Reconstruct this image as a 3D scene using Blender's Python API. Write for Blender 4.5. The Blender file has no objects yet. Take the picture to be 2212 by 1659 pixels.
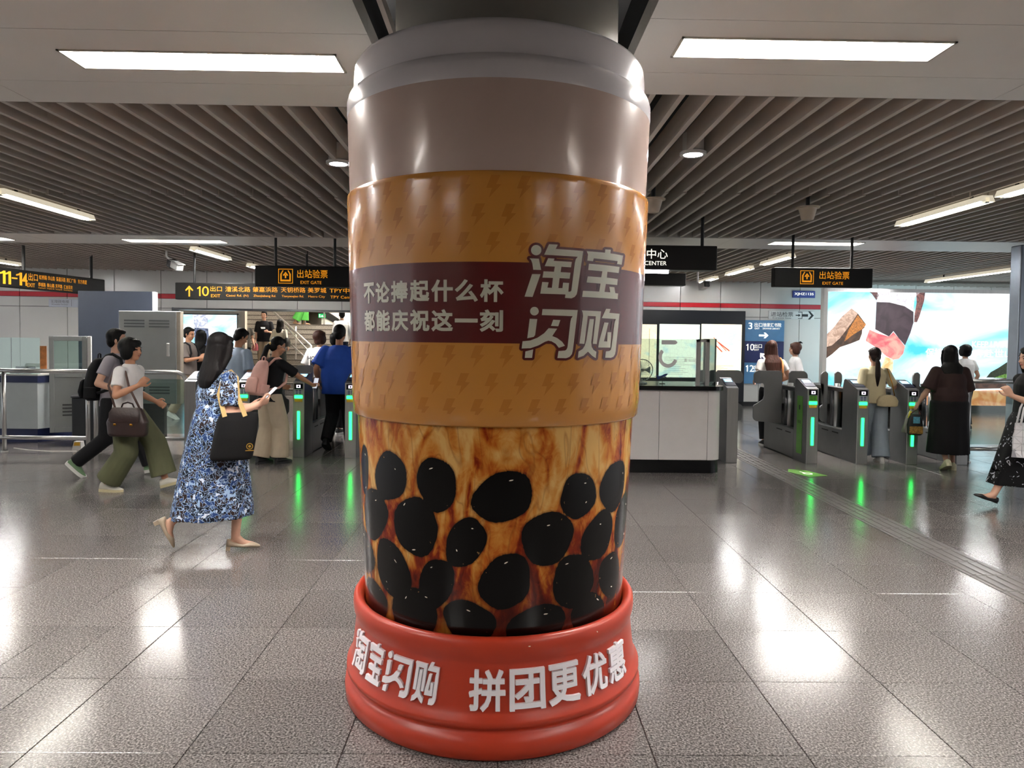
import bpy, bmesh, math, random
import numpy as np
from mathutils import Vector, Matrix, Euler
random.seed(7)
rng = np.random.default_rng(7)
PI = math.pi
SC = bpy.context.scene
COL = SC.collection

# ------------------------------------------------------------------ camera, world, exposure
FPX, IW, IH = 1550.0, 2212.0, 1659.0
PPX, PPY = 1106.0, 787.0
CAM = Vector((0, 0, 1.56))
cam_d = bpy.data.cameras.new('camera')
cam = bpy.data.objects.new('camera', cam_d); COL.objects.link(cam)
cam_d.sensor_fit = 'HORIZONTAL'; cam_d.sensor_width = 36.0
cam_d.lens = FPX / IW * 36.0
cam_d.shift_y = -(829.5 - PPY) / IW
cam_d.clip_start = 0.05; cam_d.clip_end = 200
CR = (Matrix.Rotation(-21 / FPX, 3, 'Z') @ Matrix.Rotation(PI / 2 - 54 / FPX, 3, 'X') @ Matrix.Rotation(0.012, 3, 'Z'))
cam.matrix_world = Matrix.Translation(CAM) @ CR.to_4x4()
SC.camera = cam
world = bpy.data.worlds.new('hall_ambient'); SC.world = world
world.use_nodes = True
world.node_tree.nodes['Background'].inputs[0].default_value = (0.93, 0.96, 1.0, 1)
world.node_tree.nodes['Background'].inputs[1].default_value = 0.75
SC.view_settings.view_transform = 'Standard'
SC.view_settings.look = 'None'
SC.view_settings.exposure = 0.6
SC.view_settings.gamma = 1.0
SC.view_settings.use_curve_mapping = False
SC.cycles.max_bounces = 6; SC.cycles.diffuse_bounces = 3; SC.cycles.glossy_bounces = 3; SC.cycles.transparent_max_bounces = 8
SC.cycles.use_light_tree = False; SC.cycles.caustics_reflective = False; SC.cycles.caustics_refractive = False
LAMP = 96.0          # strength of the fluorescent panels and tubes


def ray(px, py):
    return CR @ Vector(((px - PPX) / FPX, -(py - PPY) / FPX, -1.0))


def atY(px, py, Y):
    d = ray(px, py); return CAM + d * (Y / d.y)


def atZ(px, py, z=0.0):
    d = ray(px, py); return CAM + d * ((z - CAM.z) / d.z)


# ------------------------------------------------------------------ materials
def lin(c):
    if isinstance(c, str):
        c = c.lstrip('#'); c = [int(c[i:i + 2], 16) / 255 for i in (0, 2, 4)]
    return tuple((x / 12.92 if x <= 0.04045 else ((x + 0.055) / 1.055) ** 2.4) for x in c[:3])


MATS = {}


def mat(name, col, rough=0.5, metal=0.0, emit=None, es=0.0, var=0.06, vscale=6.0, bump=0.0, bscale=40.0,
        alpha=1.0, trans=0.0, coat=0.0, spec=0.5, stretch=(1, 1, 1)):
    if name in MATS:
        return MATS[name]
    m = bpy.data.materials.new(name); m.use_nodes = True
    nt = m.node_tree; N = nt.nodes; L = nt.links
    b = N['Principled BSDF']
    c = lin(col)
    tc = N.new('ShaderNodeTexCoord')
    mp = N.new('ShaderNodeMapping'); mp.inputs['Scale'].default_value = stretch
    L.new(tc.outputs['Object'], mp.inputs[0])
    if var > 0:
        no = N.new('ShaderNodeTexNoise'); no.inputs['Scale'].default_value = vscale
        no.inputs['Detail'].default_value = 4
        L.new(mp.outputs[0], no.inputs['Vector'])
        rp = N.new('ShaderNodeValToRGB')
        rp.color_ramp.elements[0].position = 0.3; rp.color_ramp.elements[1].position = 0.7
        rp.color_ramp.elements[0].color = tuple(x * (1 - var) for x in c) + (1,)
        rp.color_ramp.elements[1].color = tuple(min(1, x * (1 + var)) for x in c) + (1,)
        L.new(no.outputs[0], rp.inputs[0]); L.new(rp.outputs[0], b.inputs['Base Color'])
    else:
        b.inputs['Base Color'].default_value = c + (1,)
    b.inputs['Roughness'].default_value = rough
    b.inputs['Metallic'].default_value = metal
    b.inputs['Specular IOR Level'].default_value = spec
    if coat: b.inputs['Coat Weight'].default_value = coat; b.inputs['Coat Roughness'].default_value = 0.08
    if emit is not None:
        b.inputs['Emission Color'].default_value = lin(emit) + (1,); b.inputs['Emission Strength'].default_value = es
    if trans: b.inputs['Transmission Weight'].default_value = trans
    if alpha < 1: b.inputs['Alpha'].default_value = alpha
    if bump > 0:
        n2 = N.new('ShaderNodeTexNoise'); n2.inputs['Scale'].default_value = bscale; n2.inputs['Detail'].default_value = 3
        L.new(mp.outputs[0], n2.inputs['Vector'])
        bp = N.new('ShaderNodeBump'); bp.inputs['Strength'].default_value = bump; bp.inputs['Distance'].default_value = 0.01
        L.new(n2.outputs[0], bp.inputs['Height']); L.new(bp.outputs[0], b.inputs['Normal'])
    MATS[name] = m
    return m


def glass(name, tint='#dfeeea', a=0.16):
    if name in MATS: return MATS[name]
    m = bpy.data.materials.new(name); m.use_nodes = True
    nt = m.node_tree; N = nt.nodes; L = nt.links
    for n in list(N): N.remove(n)
    o = N.new('ShaderNodeOutputMaterial'); mx = N.new('ShaderNodeMixShader')
    t = N.new('ShaderNodeBsdfTransparent'); g = N.new('ShaderNodeBsdfGlossy'); fr = N.new('ShaderNodeFresnel')
    t.inputs[0].default_value = lin(tint) + (1,)
    g.inputs['Roughness'].default_value = 0.03
    mt = N.new('ShaderNodeMath'); mt.operation = 'ADD'; mt.inputs[1].default_value = a * 0.35; mt.use_clamp = True
    fr.inputs[0].default_value = 1.35
    L.new(fr.outputs[0], mt.inputs[0]); L.new(mt.outputs[0], mx.inputs[0])
    L.new(t.outputs[0], mx.inputs[1]); L.new(g.outputs[0], mx.inputs[2]); L.new(mx.outputs[0], o.inputs[0])
    MATS[name] = m
    return m


def granite(name, dark, mid, light, rough=0.22, rand=0.1, scale=150.0):
    m = bpy.data.materials.new(name); m.use_nodes = True
    nt = m.node_tree; N = nt.nodes; L = nt.links; b = N['Principled BSDF']
    geo = N.new('ShaderNodeNewGeometry')
    n1 = N.new('ShaderNodeTexNoise'); n1.inputs['Scale'].default_value = scale; n1.inputs['Detail'].default_value = 2.5
    n1.inputs['Roughness'].default_value = 0.65
    L.new(geo.outputs['Position'], n1.inputs['Vector'])
    rp = N.new('ShaderNodeValToRGB'); e = rp.color_ramp.elements
    e[0].position = 0.34; e[0].color = lin(dark) + (1,)
    e[1].position = 0.70; e[1].color = lin(light) + (1,)
    k = e.new(0.5); k.color = lin(mid) + (1,)
    L.new(n1.outputs[0], rp.inputs[0])
    n2 = N.new('ShaderNodeTexNoise'); n2.inputs['Scale'].default_value = 0.9; n2.inputs['Detail'].default_value = 2
    L.new(geo.outputs['Position'], n2.inputs['Vector'])
    oi = N.new('ShaderNodeObjectInfo')
    ad = N.new('ShaderNodeMath'); ad.operation = 'MULTIPLY_ADD'; ad.inputs[1].default_value = rand * 2; ad.inputs[2].default_value = 1 - rand * 1.3
    L.new(oi.outputs['Random'], ad.inputs[0])
    a2 = N.new('ShaderNodeMath'); a2.operation = 'MULTIPLY_ADD'; a2.inputs[1].default_value = 0.14
    L.new(n2.outputs[0], a2.inputs[0]); L.new(ad.outputs[0], a2.inputs[2])
    mx = N.new('ShaderNodeMix'); mx.data_type = 'RGBA'; mx.blend_type = 'MULTIPLY'; mx.inputs[0].default_value = 1
    L.new(rp.outputs[0], mx.inputs[6]); L.new(a2.outputs[0], mx.inputs[7])
    L.new(mx.outputs[2], b.inputs['Base Color'])
    n3 = N.new('ShaderNodeTexNoise'); n3.inputs['Scale'].default_value = 3.0; n3.inputs['Detail'].default_value = 5
    L.new(geo.outputs['Position'], n3.inputs['Vector'])
    mr = N.new('ShaderNodeMapRange'); mr.inputs[3].default_value = rough * 0.75; mr.inputs[4].default_value = rough * 1.35
    L.new(n3.outputs[0], mr.inputs[0]); L.new(mr.outputs[0], b.inputs['Roughness'])
    b.inputs['Specular IOR Level'].default_value = 0.62
    MATS[name] = m
    return m


# ------------------------------------------------------------------ mesh building
class MB:
    def __init__(s): s.v = []; s.f = []

    def add(s, v, f):
        o = len(s.v); s.v += [tuple(p) for p in v]; s.f += [tuple(i + o for i in q) for q in f]; return s

    def box(s, x0, x1, y0, y1, z0, z1, M=None):
        v = [(x, y, z) for z in (z0, z1) for y in (y0, y1) for x in (x0, x1)]
        if M is not None: v = [M @ Vector(p) for p in v]
        return s.add(v, [(0, 2, 3, 1), (4, 5, 7, 6), (0, 1, 5, 4), (2, 6, 7, 3), (0, 4, 6, 2), (1, 3, 7, 5)])

    def rbox(s, x0, x1, y0, y1, z0, z1, r=0.01, seg=2, M=None):
        bm = bmesh.new(); bmesh.ops.create_cube(bm, size=1)
        for v in bm.verts:
            v.co = Vector(((x0 + x1) / 2 + v.co.x * (x1 - x0), (y0 + y1) / 2 + v.co.y * (y1 - y0), (z0 + z1) / 2 + v.co.z * (z1 - z0)))
        bmesh.ops.bevel(bm, geom=bm.edges[:], offset=r, segments=seg, affect='EDGES', profile=0.5)
        bm.verts.index_update()
        v = [(M @ q.co if M is not None else q.co.copy()) for q in bm.verts]; f = [[q.index for q in p.verts] for p in bm.faces]
        bm.free(); return s.add(v, f)

    def tube(s, pts, r, n=10, caps=True):
        pts = [Vector(p) for p in pts]; rr = r if isinstance(r, (list, tuple)) else [r] * len(pts)
        v = []; f = []; prev = None
        for i, p in enumerate(pts):
            d = (pts[min(i + 1, len(pts) - 1)] - pts[max(i - 1, 0)]).normalized()
            if prev is None:
                a = d.cross(Vector((0, 0, 1)));
                if a.length < 0.05: a = d.cross(Vector((1, 0, 0)))
            else:
                a = prev - d * prev.dot(d)
            a.normalize(); prev = a; b = d.cross(a)
            for k in range(n):
                t = 2 * PI * k / n
                v.append(p + (a * math.cos(t) + b * math.sin(t)) * rr[i])
        for i in range(len(pts) - 1):
            for k in range(n):
                k2 = (k + 1) % n
                f.append((i * n + k, i * n + k2, (i + 1) * n + k2, (i + 1) * n + k))
        if caps:
            f.append(tuple(range(n))[::-1]); f.append(tuple((len(pts) - 1) * n + k for k in range(n)))
        return s.add(v, f)

    def lathe(s, prof, n=48, c=(0, 0, 0), cap0=False, cap1=False, a0=0.0, a1=2 * PI):
        full = abs(a1 - a0 - 2 * PI) < 1e-6
        m = n if full else n + 1
        v = []; f = []
        for (r, z) in prof:
            for k in range(m):
                t = a0 + (a1 - a0) * k / n
                v.append((c[0] + r * math.sin(t), c[1] - r * math.cos(t), c[2] + z))
        for i in range(len(prof) - 1):
            for k in range(n):
                k2 = (k + 1) % m
                f.append((i * m + k, i * m + k2, (i + 1) * m + k2, (i + 1) * m + k))
        if cap0: f.append(tuple(range(m))[::-1])
        if cap1: f.append(tuple((len(prof) - 1) * m + k for k in range(m)))
        return s.add(v, f)

    def prism(s, poly, t, M=None):
        """2-D polygon (x, z) extruded along y from 0 to t"""
        n = len(poly)
        v = [(p[0], 0, p[1]) for p in poly] + [(p[0], t, p[1]) for p in poly]
        if M is not None: v = [M @ Vector(p) for p in v]
        f = [tuple(range(n)), tuple(range(2 * n - 1, n - 1, -1))] + [((i + 1) % n, i, n + i, n + (i + 1) % n) for i in range(n)]
        return s.add(v, f)

    def build(s, name, m, parent=None, smooth=False, sharp=None):
        me = bpy.data.meshes.new(name); me.from_pydata(s.v, [], s.f); me.validate(); me.update()
        bm = bmesh.new(); bm.from_mesh(me); bmesh.ops.recalc_face_normals(bm, faces=bm.faces[:]); bm.to_mesh(me); bm.free()
        return link(name, me, m, parent, smooth, sharp)


def link(name, me, m, parent=None, smooth=False, sharp=None):
    if m is not None:
        me.materials.clear(); me.materials.append(m)
    if smooth:
        me.polygons.foreach_set('use_smooth', [True] * len(me.polygons))
        if sharp:
            me.set_sharp_from_angle(angle=math.radians(sharp))
    o = bpy.data.objects.new(name, me); COL.objects.link(o)
    if parent is not None: o.parent = parent
    return o


def tag(o, label=None, cat=None, group=None, kind=None):
    if label: o['label'] = label
    if cat: o['category'] = cat
    if group: o['group'] = group
    if kind: o['kind'] = kind
    return o


def empty(name, loc=(0, 0, 0), rz=0.0, label=None, cat=None, group=None, kind=None):
    o = bpy.data.objects.new(name, None); COL.objects.link(o)
    o.location = loc; o.rotation_euler = (0, 0, rz); o.empty_display_size = 0.1
    return tag(o, label, cat, group, kind)


def copy_tree(o, parent=None):
    c = o.copy(); COL.objects.link(c); c.parent = parent
    for ch in list(o.children): copy_tree(ch, c)
    return c


SCRATCH = bpy.data.scenes.new('scratch')


def baked(o):
    """mesh of an object with its modifiers, worked out in a small scratch scene"""
    SCRATCH.collection.objects.link(o)
    vl = SCRATCH.view_layers[0]; vl.update()
    me = bpy.data.meshes.new_from_object(o.evaluated_get(vl.depsgraph))
    SCRATCH.collection.objects.unlink(o)
    return me


def text_mesh(body, size=1.0, bold=0.0, extrude=0.0, align='CENTER', spacing=1.0, bevel=0.0):
    cu = bpy.data.curves.new('t', 'FONT'); cu.body = body; cu.size = size; cu.offset = bold * size
    cu.extrude = extrude; cu.align_x = align; cu.align_y = 'CENTER'; cu.space_character = spacing
    cu.resolution_u = 3
    if bevel: cu.bevel_depth = bevel
    o = bpy.data.objects.new('t', cu)
    me = baked(o)
    bpy.data.objects.remove(o); bpy.data.curves.remove(cu)
    return me


def lettering(body, size, m, parent, loc, rot=(PI / 2, 0, 0), bold=0.0, align='CENTER', width=None, name='lettering', spacing=1.0, height=None):
    me = text_mesh(body, size, bold, 0.0, align, spacing)
    n = len(me.vertices)
    if n:
        co = np.empty(n * 3); me.vertices.foreach_get('co', co); co = co.reshape(-1, 3)
        w = co[:, 0].max() - co[:, 0].min(); h = co[:, 1].max() - co[:, 1].min()
        if width: co[:, 0] *= width / w
        if height: co[:, 1] *= height / h
        co[:, 1] -= (co[:, 1].max() + co[:, 1].min()) / 2
        if align == 'CENTER': co[:, 0] -= (co[:, 0].max() + co[:, 0].min()) / 2
        if align == 'LEFT': co[:, 0] -= co[:, 0].min()
        me.vertices.foreach_set('co', co.ravel())
    o = link(name, me, m, parent)
    o.location = loc; o.rotation_euler = rot
    return o


def one(parent, x, z, h, m, wide=0.55):
    P = [(-0.03, -0.5), (0.12, -0.5), (0.12, 0.5), (0.0, 0.5), (-0.09, 0.40), (-0.24, 0.33), (-0.24, 0.22), (-0.12, 0.25), (-0.03, 0.30)]
    mb = MB(); mb.prism([(p[0] * h * wide * 1.6, p[1] * h) for p in P], 0.0015, Matrix.Translation((x, -0.0045, z)))
    return mb.build('digit', m, parent)


# common materials
M_white = mat('white_enamel', '#d9d8d4', 0.32, var=0.03)
M_panel = mat('ceiling_panel_white', '#e2dfda', 0.42, var=0.03, vscale=2)
M_wallp = mat('wall_panel_white', '#dcdad5', 0.22, var=0.03, vscale=1.5)
M_slat = mat('slat_warm_grey', '#bfb6ae', 0.5, var=0.08, vscale=3)
M_black = mat('matt_black', '#0c0c0e', 0.55, var=0.1)
M_blackg = mat('gloss_black', '#08090b', 0.2, var=0.1)
M_steel = mat('brushed_steel', '#c6c6c5', 0.3, metal=0.85, var=0.06, vscale=30, stretch=(1, 1, 0.08))
M_steeld = mat('dark_steel', '#6f7072', 0.33, metal=1.0, var=0.06, vscale=20)
M_lamp = mat('lamp_diffuser', '#ffffff', 0.4, emit='#fffaf5', es=LAMP, var=0)
M_tube = mat('fluorescent_tube', '#ffffff', 0.4, emit='#fffcf8', es=LAMP * 0.42, var=0)
M_red = mat('red_stripe', '#c3202f', 0.3, var=0.05)
M_amber = mat('sign_amber', '#dd9418', 0.6, emit='#f09a14', es=0.45, var=0)
M_signw = mat('sign_white', '#f4f2e6', 0.5, emit='#f7f3e2', es=0.9, var=0)
M_green = mat('green_led', '#18d848', 0.4, emit='#1cf05a', es=5.0, var=0)
M_glass = glass('clear_glass')
M_glasst = glass('tinted_glass', '#e2efeb', 0.3)
M_navy = mat('navy_paint', '#1b2440', 0.35, var=0.06)
M_grey = mat('cabinet_grey', '#a9aeae', 0.4, var=0.03)
M_flap = mat('flap_grey', '#77797c', 0.42, var=0.04)

# ------------------------------------------------------------------ floor of granite tiles
M_gran = granite('granite_tile', '#33302f', '#635f5d', '#9f9996', 0.17, 0.12, 115)
M_grout = mat('joint_dark', '#3a3633', 0.7, var=0.1)
floor = MB().box(-16, 16, -5, 27, -0.2, -0.006).build('floor', M_grout)
tag(floor, kind='structure')
T = 0.585
rows = [2.645 + T * k for k in range(-7, 5)] + [5.57, 6.0, 6.43]
rows = sorted(set(round(r, 3) for r in rows if r < 5.5)) + [5.57, 6.0, 6.43]
y = 6.43 + T
while y < 19.2:
    rows.append(round(y, 3)); y += T
colsL = [0.0]
x = 0.0
while x > -13: x -= T; colsL.append(x)
cols = sorted(colsL + [-2.06] + [T * k for k in range(1, 24)])
tiles = []
for i in range(len(rows) - 1):
    for j in range(len(cols) - 1):
        x0, x1, y0, y1 = cols[j], cols[j + 1], rows[i], rows[i + 1]
        cx_, cy_ = (x0 + x1) / 2, (y0 + y1) / 2
        tiles.append((x0, x1, y0, y1))


def tile_key(t):
    cx_, cy_ = (t[0] + t[1]) / 2, (t[2] + t[3]) / 2
    if cy_ < 2.2 or abs(cx_) > 0.74 * cy_ + 0.5: return 1e6 + cy_
    return cy_


tiles.sort(key=tile_key)
tile_mesh = {}
G = 0.0018
for t in tiles[:290]:
    w, h = t[1] - t[0], t[3] - t[2]
    key = (round(w, 2), round(h, 2))
    if key not in tile_mesh:
        mb = MB()
        c = 0.0016
        hw, hh = w / 2 - G, h / 2 - G
        v = [(-hw, -hh, -0.006), (hw, -hh, -0.006), (hw, hh, -0.006), (-hw, hh, -0.006),
             (-hw, -hh, -c), (hw, -hh, -c), (hw, hh, -c), (-hw, hh, -c),
             (-hw + c, -hh + c, 0), (hw - c, -hh + c, 0), (hw - c, hh - c, 0), (-hw + c, hh - c, 0)]
        f = [(8, 9, 10, 11)] + [(a, (a + 1) % 4, 4 + (a + 1) % 4, 4 + a) for a in range(4)] + [(4 + a, 4 + (a + 1) % 4, 8 + (a + 1) % 4, 8 + a) for a in range(4)]
        o = mb.add(v, f).build('floor_tile', M_gran, floor)
        tile_mesh[key] = o.data
    else:
        o = link('floor_tile', tile_mesh[key], None, floor)
    o.location = ((t[0] + t[1]) / 2, (t[2] + t[3]) / 2, rng.uniform(-0.0004, 0.0004))
mb = MB()
for t in tiles[290:]:
    mb.box(t[0] + G, t[1] - G, t[2] + G, t[3] - G, -0.006, 0.0)
tag(mb.build('far_floor_tiles', M_gran, floor), kind='stuff')

# tactile guide strip
M_tact = mat('tactile_stone', '#6c6866', 0.3, var=0.1, vscale=60)
tm = MB()
tm.box(-0.147, 0.147, -0.147, 0.147, 0.0, 0.002)
for k in range(4):
    xx = -0.105 + 0.07 * k
    tm.rbox(xx - 0.014, xx + 0.014, -0.135, 0.135, 0.0, 0.007, 0.003, 1)
t0 = None
for k in range(26):
    yy = 3.4 + 0.3 * k
    if t0 is None:
        o = tm.build('tactile_tile', M_tact, floor); t0 = o.data
    else:
        o = link('tactile_tile', t0, None, floor)
    o.location = (3.32, yy, 0.001)
# green floor sticker with white accessible mark
p = atZ(1738, 1022)
st = MB(); st.add([(-0.19, -0.28, 0.003), (0.19, -0.28, 0.003), (0.19, 0.16, 0.003), (0, 0.34, 0.003), (-0.19, 0.16, 0.003)], [(0, 1, 2, 3, 4)])
st = st.build('floor_sticker', mat('sticker_green', '#6fae3a', 0.4))
st.location = (p.x, p.y, 0); st.rotation_euler = (0, 0, 0.35); st.scale = (0.72, 0.8, 1)
tag(st, 'green arrow sticker on the floor before the accessible gate', 'sticker')
mk = MB(); mk.lathe([(0.05, 0), (0.075, 0)], 20, (0.0, -0.06, 0.004)); mk.box(-0.012, 0.012, -0.02, 0.1, 0.0035, 0.0042)
mk.build('wheelchair_mark', M_signw, st)

# ------------------------------------------------------------------ ceiling: dark void, slats, white panels
cp_ = [(-16, -5), (16, -5), (16, 18.5), (3.2, 18.5), (3.2, 17.3), (-16, 17.3)]
ceiling = MB().add([(a, b, z) for z in (3.6, 3.8) for a, b in cp_], [tuple(range(5, -1, -1)), tuple(range(6, 12))] + [(i, (i + 1) % 6, 6 + (i + 1) % 6, 6 + i) for i in range(6)]).build('ceiling', mat('void_black', '#0a0a0b', 0.9))
tag(ceiling, kind='structure')
ZC = 3.0
SP = 0.175
slat_mesh = {}
SL_ALL = []


def slat_row(y0, y1, xa, xb, phase, z0=ZC, z1=ZC + 0.16):
    x = xa + phase
    while x < xb:
        SL_ALL.append((x, y0, y1 or 16.93 + 0.08 * x, z0, z1)); x += SP


slat_row(4.56, 7.47, -10.5, -0.06, 0.02); slat_row(4.24, 6.95, -0.03, 10.5, 0.02)
slat_row(7.53, 10.45, -12, -0.1, 0.105); slat_row(7.0, 9.95, -0.1, 12, 0.105)
slat_row(11.5, None, -14, -0.08, 0.05); slat_row(11.05, None, -0.08, 14, 0.05)
slat_row(-4.5, 2.6, -9, 9, 0.03)


def slat_key(s):
    # how much of it shows: near rows first, then whatever lies in the frame
    ymid = s[2]
    if s[2] < 3: return 99
    if abs(s[0]) > 0.74 * s[2] + 0.3: return 90 + abs(s[0]) * 0.1
    return s[1] * 0.5 + abs(s[0]) * 0.15


SL_ALL.sort(key=slat_key)
for s in SL_ALL[:285]:
    if not slat_mesh:
        o = MB().box(-0.017, 0.017, -0.5, 0.5, 0, 0.16).build('slat', M_slat, ceiling); slat_mesh[0] = o.data
    else:
        o = link('slat', slat_mesh[0], None, ceiling)
    o.scale = (1, s[2] - s[1], 1)
    o.location = (s[0], (s[1] + s[2]) / 2, s[3] + rng.uniform(-0.003, 0.003))
mb = MB()
for s in SL_ALL[285:]:
    mb.box(s[0] - 0.016, s[0] + 0.016, s[1], s[2], s[3], s[4])
tag(mb.build('outer_slats', M_slat, ceiling), kind='stuff')


def panels(xs, ys, holes=(), z=ZC - 0.005, t=0.1):
    for i in range(len(xs) - 1):
        for j in range(len(ys) - 1):
            x0, x1, y0, y1 = xs[i] + 0.002, xs[i + 1] - 0.002, ys[j] + 0.002, ys[j + 1] - 0.002
            hs = [h for h in holes if x0 - 0.01 <= h[0] and h[1] <= x1 + 0.01 and y0 - 0.01 <= h[2] and h[3] <= y1 + 0.01]
            mb = MB()
            cur = x0
            for h in sorted(hs):
                mb.box(cur, h[0], y0, y1, z, z + t); mb.box(h[0], h[1], y0, h[2], z, z + t); mb.box(h[0], h[1], h[3], y1, z, z + t); cur = h[1]
            mb.box(cur, x1, y0, y1, z, z + t)
            mb.build('ceiling_panel', M_panel, ceiling)


def panel_light(x0, x1, y0, y1, label, z=ZC):
    root = empty('ceiling_light', ((x0 + x1) / 2, (y0 + y1) / 2, z), 0, label, 'light', 'recessed ceiling lights')
    hx, hy = (x1 - x0) / 2, (y1 - y0) / 2
    fr = MB()
    for (a, b, c, d) in ((-hx, hx, -hy, -hy + 0.012), (-hx, hx, hy - 0.012, hy), (-hx, -hx + 0.012, -hy, hy), (hx - 0.012, hx, -hy, hy)):
        fr.box(a, b, c, d, -0.012, 0.06)
    fr.build('frame', mat('lamp_frame', '#b9b4a8', 0.4), root)
    hb = MB(); hb.box(-hx + 0.012, hx - 0.012, -hy + 0.012, hy - 0.012, 0.052, 0.06)
    hb.build('diffuser', M_lamp, root)
    for sx in (-0.62, 0.72):
        MB().box(sx * hx - 0.02, sx * hx + 0.02, hy - 0.03, hy - 0.018, 0.03, 0.052).build('clip', M_steeld, root)
    return root


LP = (-2.27, -0.86, 3.70, 3.95); RP = (0.83, 2.14, 3.42, 3.66)
panels([-5.8, -2.92, -0.655], [2.72, 3.46, 4.16, 4.54], [LP])
panels([0.64, 2.85, 5.8], [2.42, 3.24, 3.88, 4.22], [RP])
panels([-9.5, -5.8], [2.72, 4.54]); panels([5.8, 9.5], [2.42, 4.22])
panel_light(*LP, 'long recessed ceiling light left of the giant cup')
panel_light(*RP, 'long recessed ceiling light right of the giant cup')
for sx, yy in ((-1, 3.70), (1, 3.42)):   # the next lamps of the same row, just out of the frame
    panel_light(*(sorted((sx * 4.0, sx * 5.35))), yy, yy + 0.25, 'recessed ceiling light in the near row, outermost ' + ('left' if sx < 0 else 'right'), z=ZC - 0.06)
B2L = (-5.75, -4.25, 10.9, 11.2); B2R = (3.85, 5.15, 10.2, 10.5); B2LL = (-8.9, -7.5, 10.9, 11.2)
panels([-12, -9.2, -7.0, -3.6, -0.1], [10.47, 11.5], [B2L, B2LL])
panels([-0.1, 3.2, 5.9, 8.6, 12], [9.97, 11.05], [B2R])
panel_light(*B2L, 'slim recessed light in the far ceiling beam above the bullet camera')
panel_light(*B2LL, 'slim recessed light in the far ceiling beam at the left edge')
panel_light(*B2R, 'slim recessed light in the far ceiling beam right of the cup')
# inner edges of the slot around the column
mb = MB(); mb.box(-0.70, -0.66, 1.2, 4.5, ZC + 0.02, ZC + 0.32); mb.build('slot_cheek', M_black, ceiling)
mb = MB(); mb.box(0.645, 0.685, 1.2, 4.2, ZC + 0.02, ZC + 0.32); mb.build('slot_cheek', M_black, ceiling)
mb = MB(); mb.box(-0.61, -0.585, 1.2, 4.4, ZC + 0.14, ZC + 0.2); mb.build('conduit_rail', M_slat, ceiling)
# panels and lamps overhead and behind the viewer
wl = MB().box(-16, 16, -5.2, -5.0, 0, 3.6).build('light_block_wall', mat('light_block_dark', '#4c4a48', 0.6)); tag(wl, kind='structure')  # unseen dark wall added behind the viewer to cut light on the cup front
for k, (xx, yy) in enumerate(((-3.5, 0.7), (3.5, 0.5), (-3.5, -2.6), (3.5, -2.6))):
    panel_light(xx - 0.7, xx + 0.7, yy - 0.125, yy + 0.125, 'recessed ceiling light overhead, ' + ['left of the viewer', 'right of the viewer', 'behind on the left', 'behind on the right'][k], z=ZC - 0.08)


def tube_light(x, y0, y1, z, label):
    root = empty('tube_light', (x, (y0 + y1) / 2, z), 0, label, 'light', 'fluorescent tubes hung along the slats')
    h = (y1 - y0) / 2
    s = -1 if x > 0 else 1
    tr = MB(); tr.add([(-0.05, -h, 0.06), (0.05, -h, 0.06), (0.075 * 1, -h, 0.0), (-0.075, -h, 0.0), (-0.05, h, 0.06), (0.05, h, 0.06), (0.075, h, 0), (-0.075, h, 0)],
                      [(0, 1, 5, 4), (0, 4, 7, 3), (1, 2, 6, 5), (0, 3, 2, 1), (4, 5, 6, 7)])
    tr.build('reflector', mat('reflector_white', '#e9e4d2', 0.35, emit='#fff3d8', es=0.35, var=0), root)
    MB().tube([(0, -h + 0.06, 0.012), (0, h - 0.06, 0.012)], 0.018, 10).build('tube', M_tube if y1 < 10 else mat('fluorescent_tube_far', '#ffffff', 0.4, emit='#fdfdff', es=LAMP * 0.95, var=0), root, True)
    for q in (-h, h - 0.05):
        MB().box(-0.02, 0.02, q, q + 0.05, -0.01, 0.04).build('lamp_holder', M_white, root)
    for q in (-h * 0.7, h * 0.7):
        MB().box(-0.012, 0.012, q, q + 0.02, 0.05, 0.3).build('hanger', M_black, root)
    return root


for (y0, y1, w) in ((5.5, 6.95, 'cut by the left edge'), (7.2, 8.75, 'above the long exit sign, nearest on the left'), (11.65, 13.1, 'beyond the far beam on the left'), (14.2, 15.6, 'deepest on the left')):
    tube_light(-4.98, y0, y1, 2.93, 'bare fluorescent tube in a white trough ' + w)
for (y0, y1, w) in ((5.3, 6.65, 'cut by the right edge'), (6.85, 8.35, 'right of the cone speaker'), (11.5, 12.75, 'beyond the far beam on the right'), (13.4, 14.75, 'second beyond the far beam on the right'), (15.6, 16.8, 'deepest on the right')):
    tube_light(4.62, y0, y1, 2.93, 'bare fluorescent tube in a white trough ' + w)
tube_light(9.2, 11.6, 15.5, 2.9, 'long fluorescent run above the runner billboard')
tube_light(-9.6, 11.9, 14.4, 2.9, 'fluorescent tube behind the angled exit sign')


def downlight(px, py, label):
    p = atZ(px, py, ZC - 0.02)
    r = empty('downlight', p, 0, label, 'light', 'round downlights')
    m = MB(); m.lathe([(0.072, 0.0), (0.1, 0.0), (0.1, 0.02), (0.08, 0.03), (0.08, 0.16), (0.0, 0.16)], 32)
    m.build('housing', M_white, r, True, 40)
    m = MB(); m.lathe([(0.0, 0.004), (0.072, 0.002)], 32); m.build('lens', mat('downlight_lens', '#ffffff', 0.4, emit='#fff4ff', es=LAMP * 1.3, var=0), r)


downlight(731, 355, 'round white downlight at the left side of the cup')
downlight(1497, 335, 'round white downlight at the right side of the cup')


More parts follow.
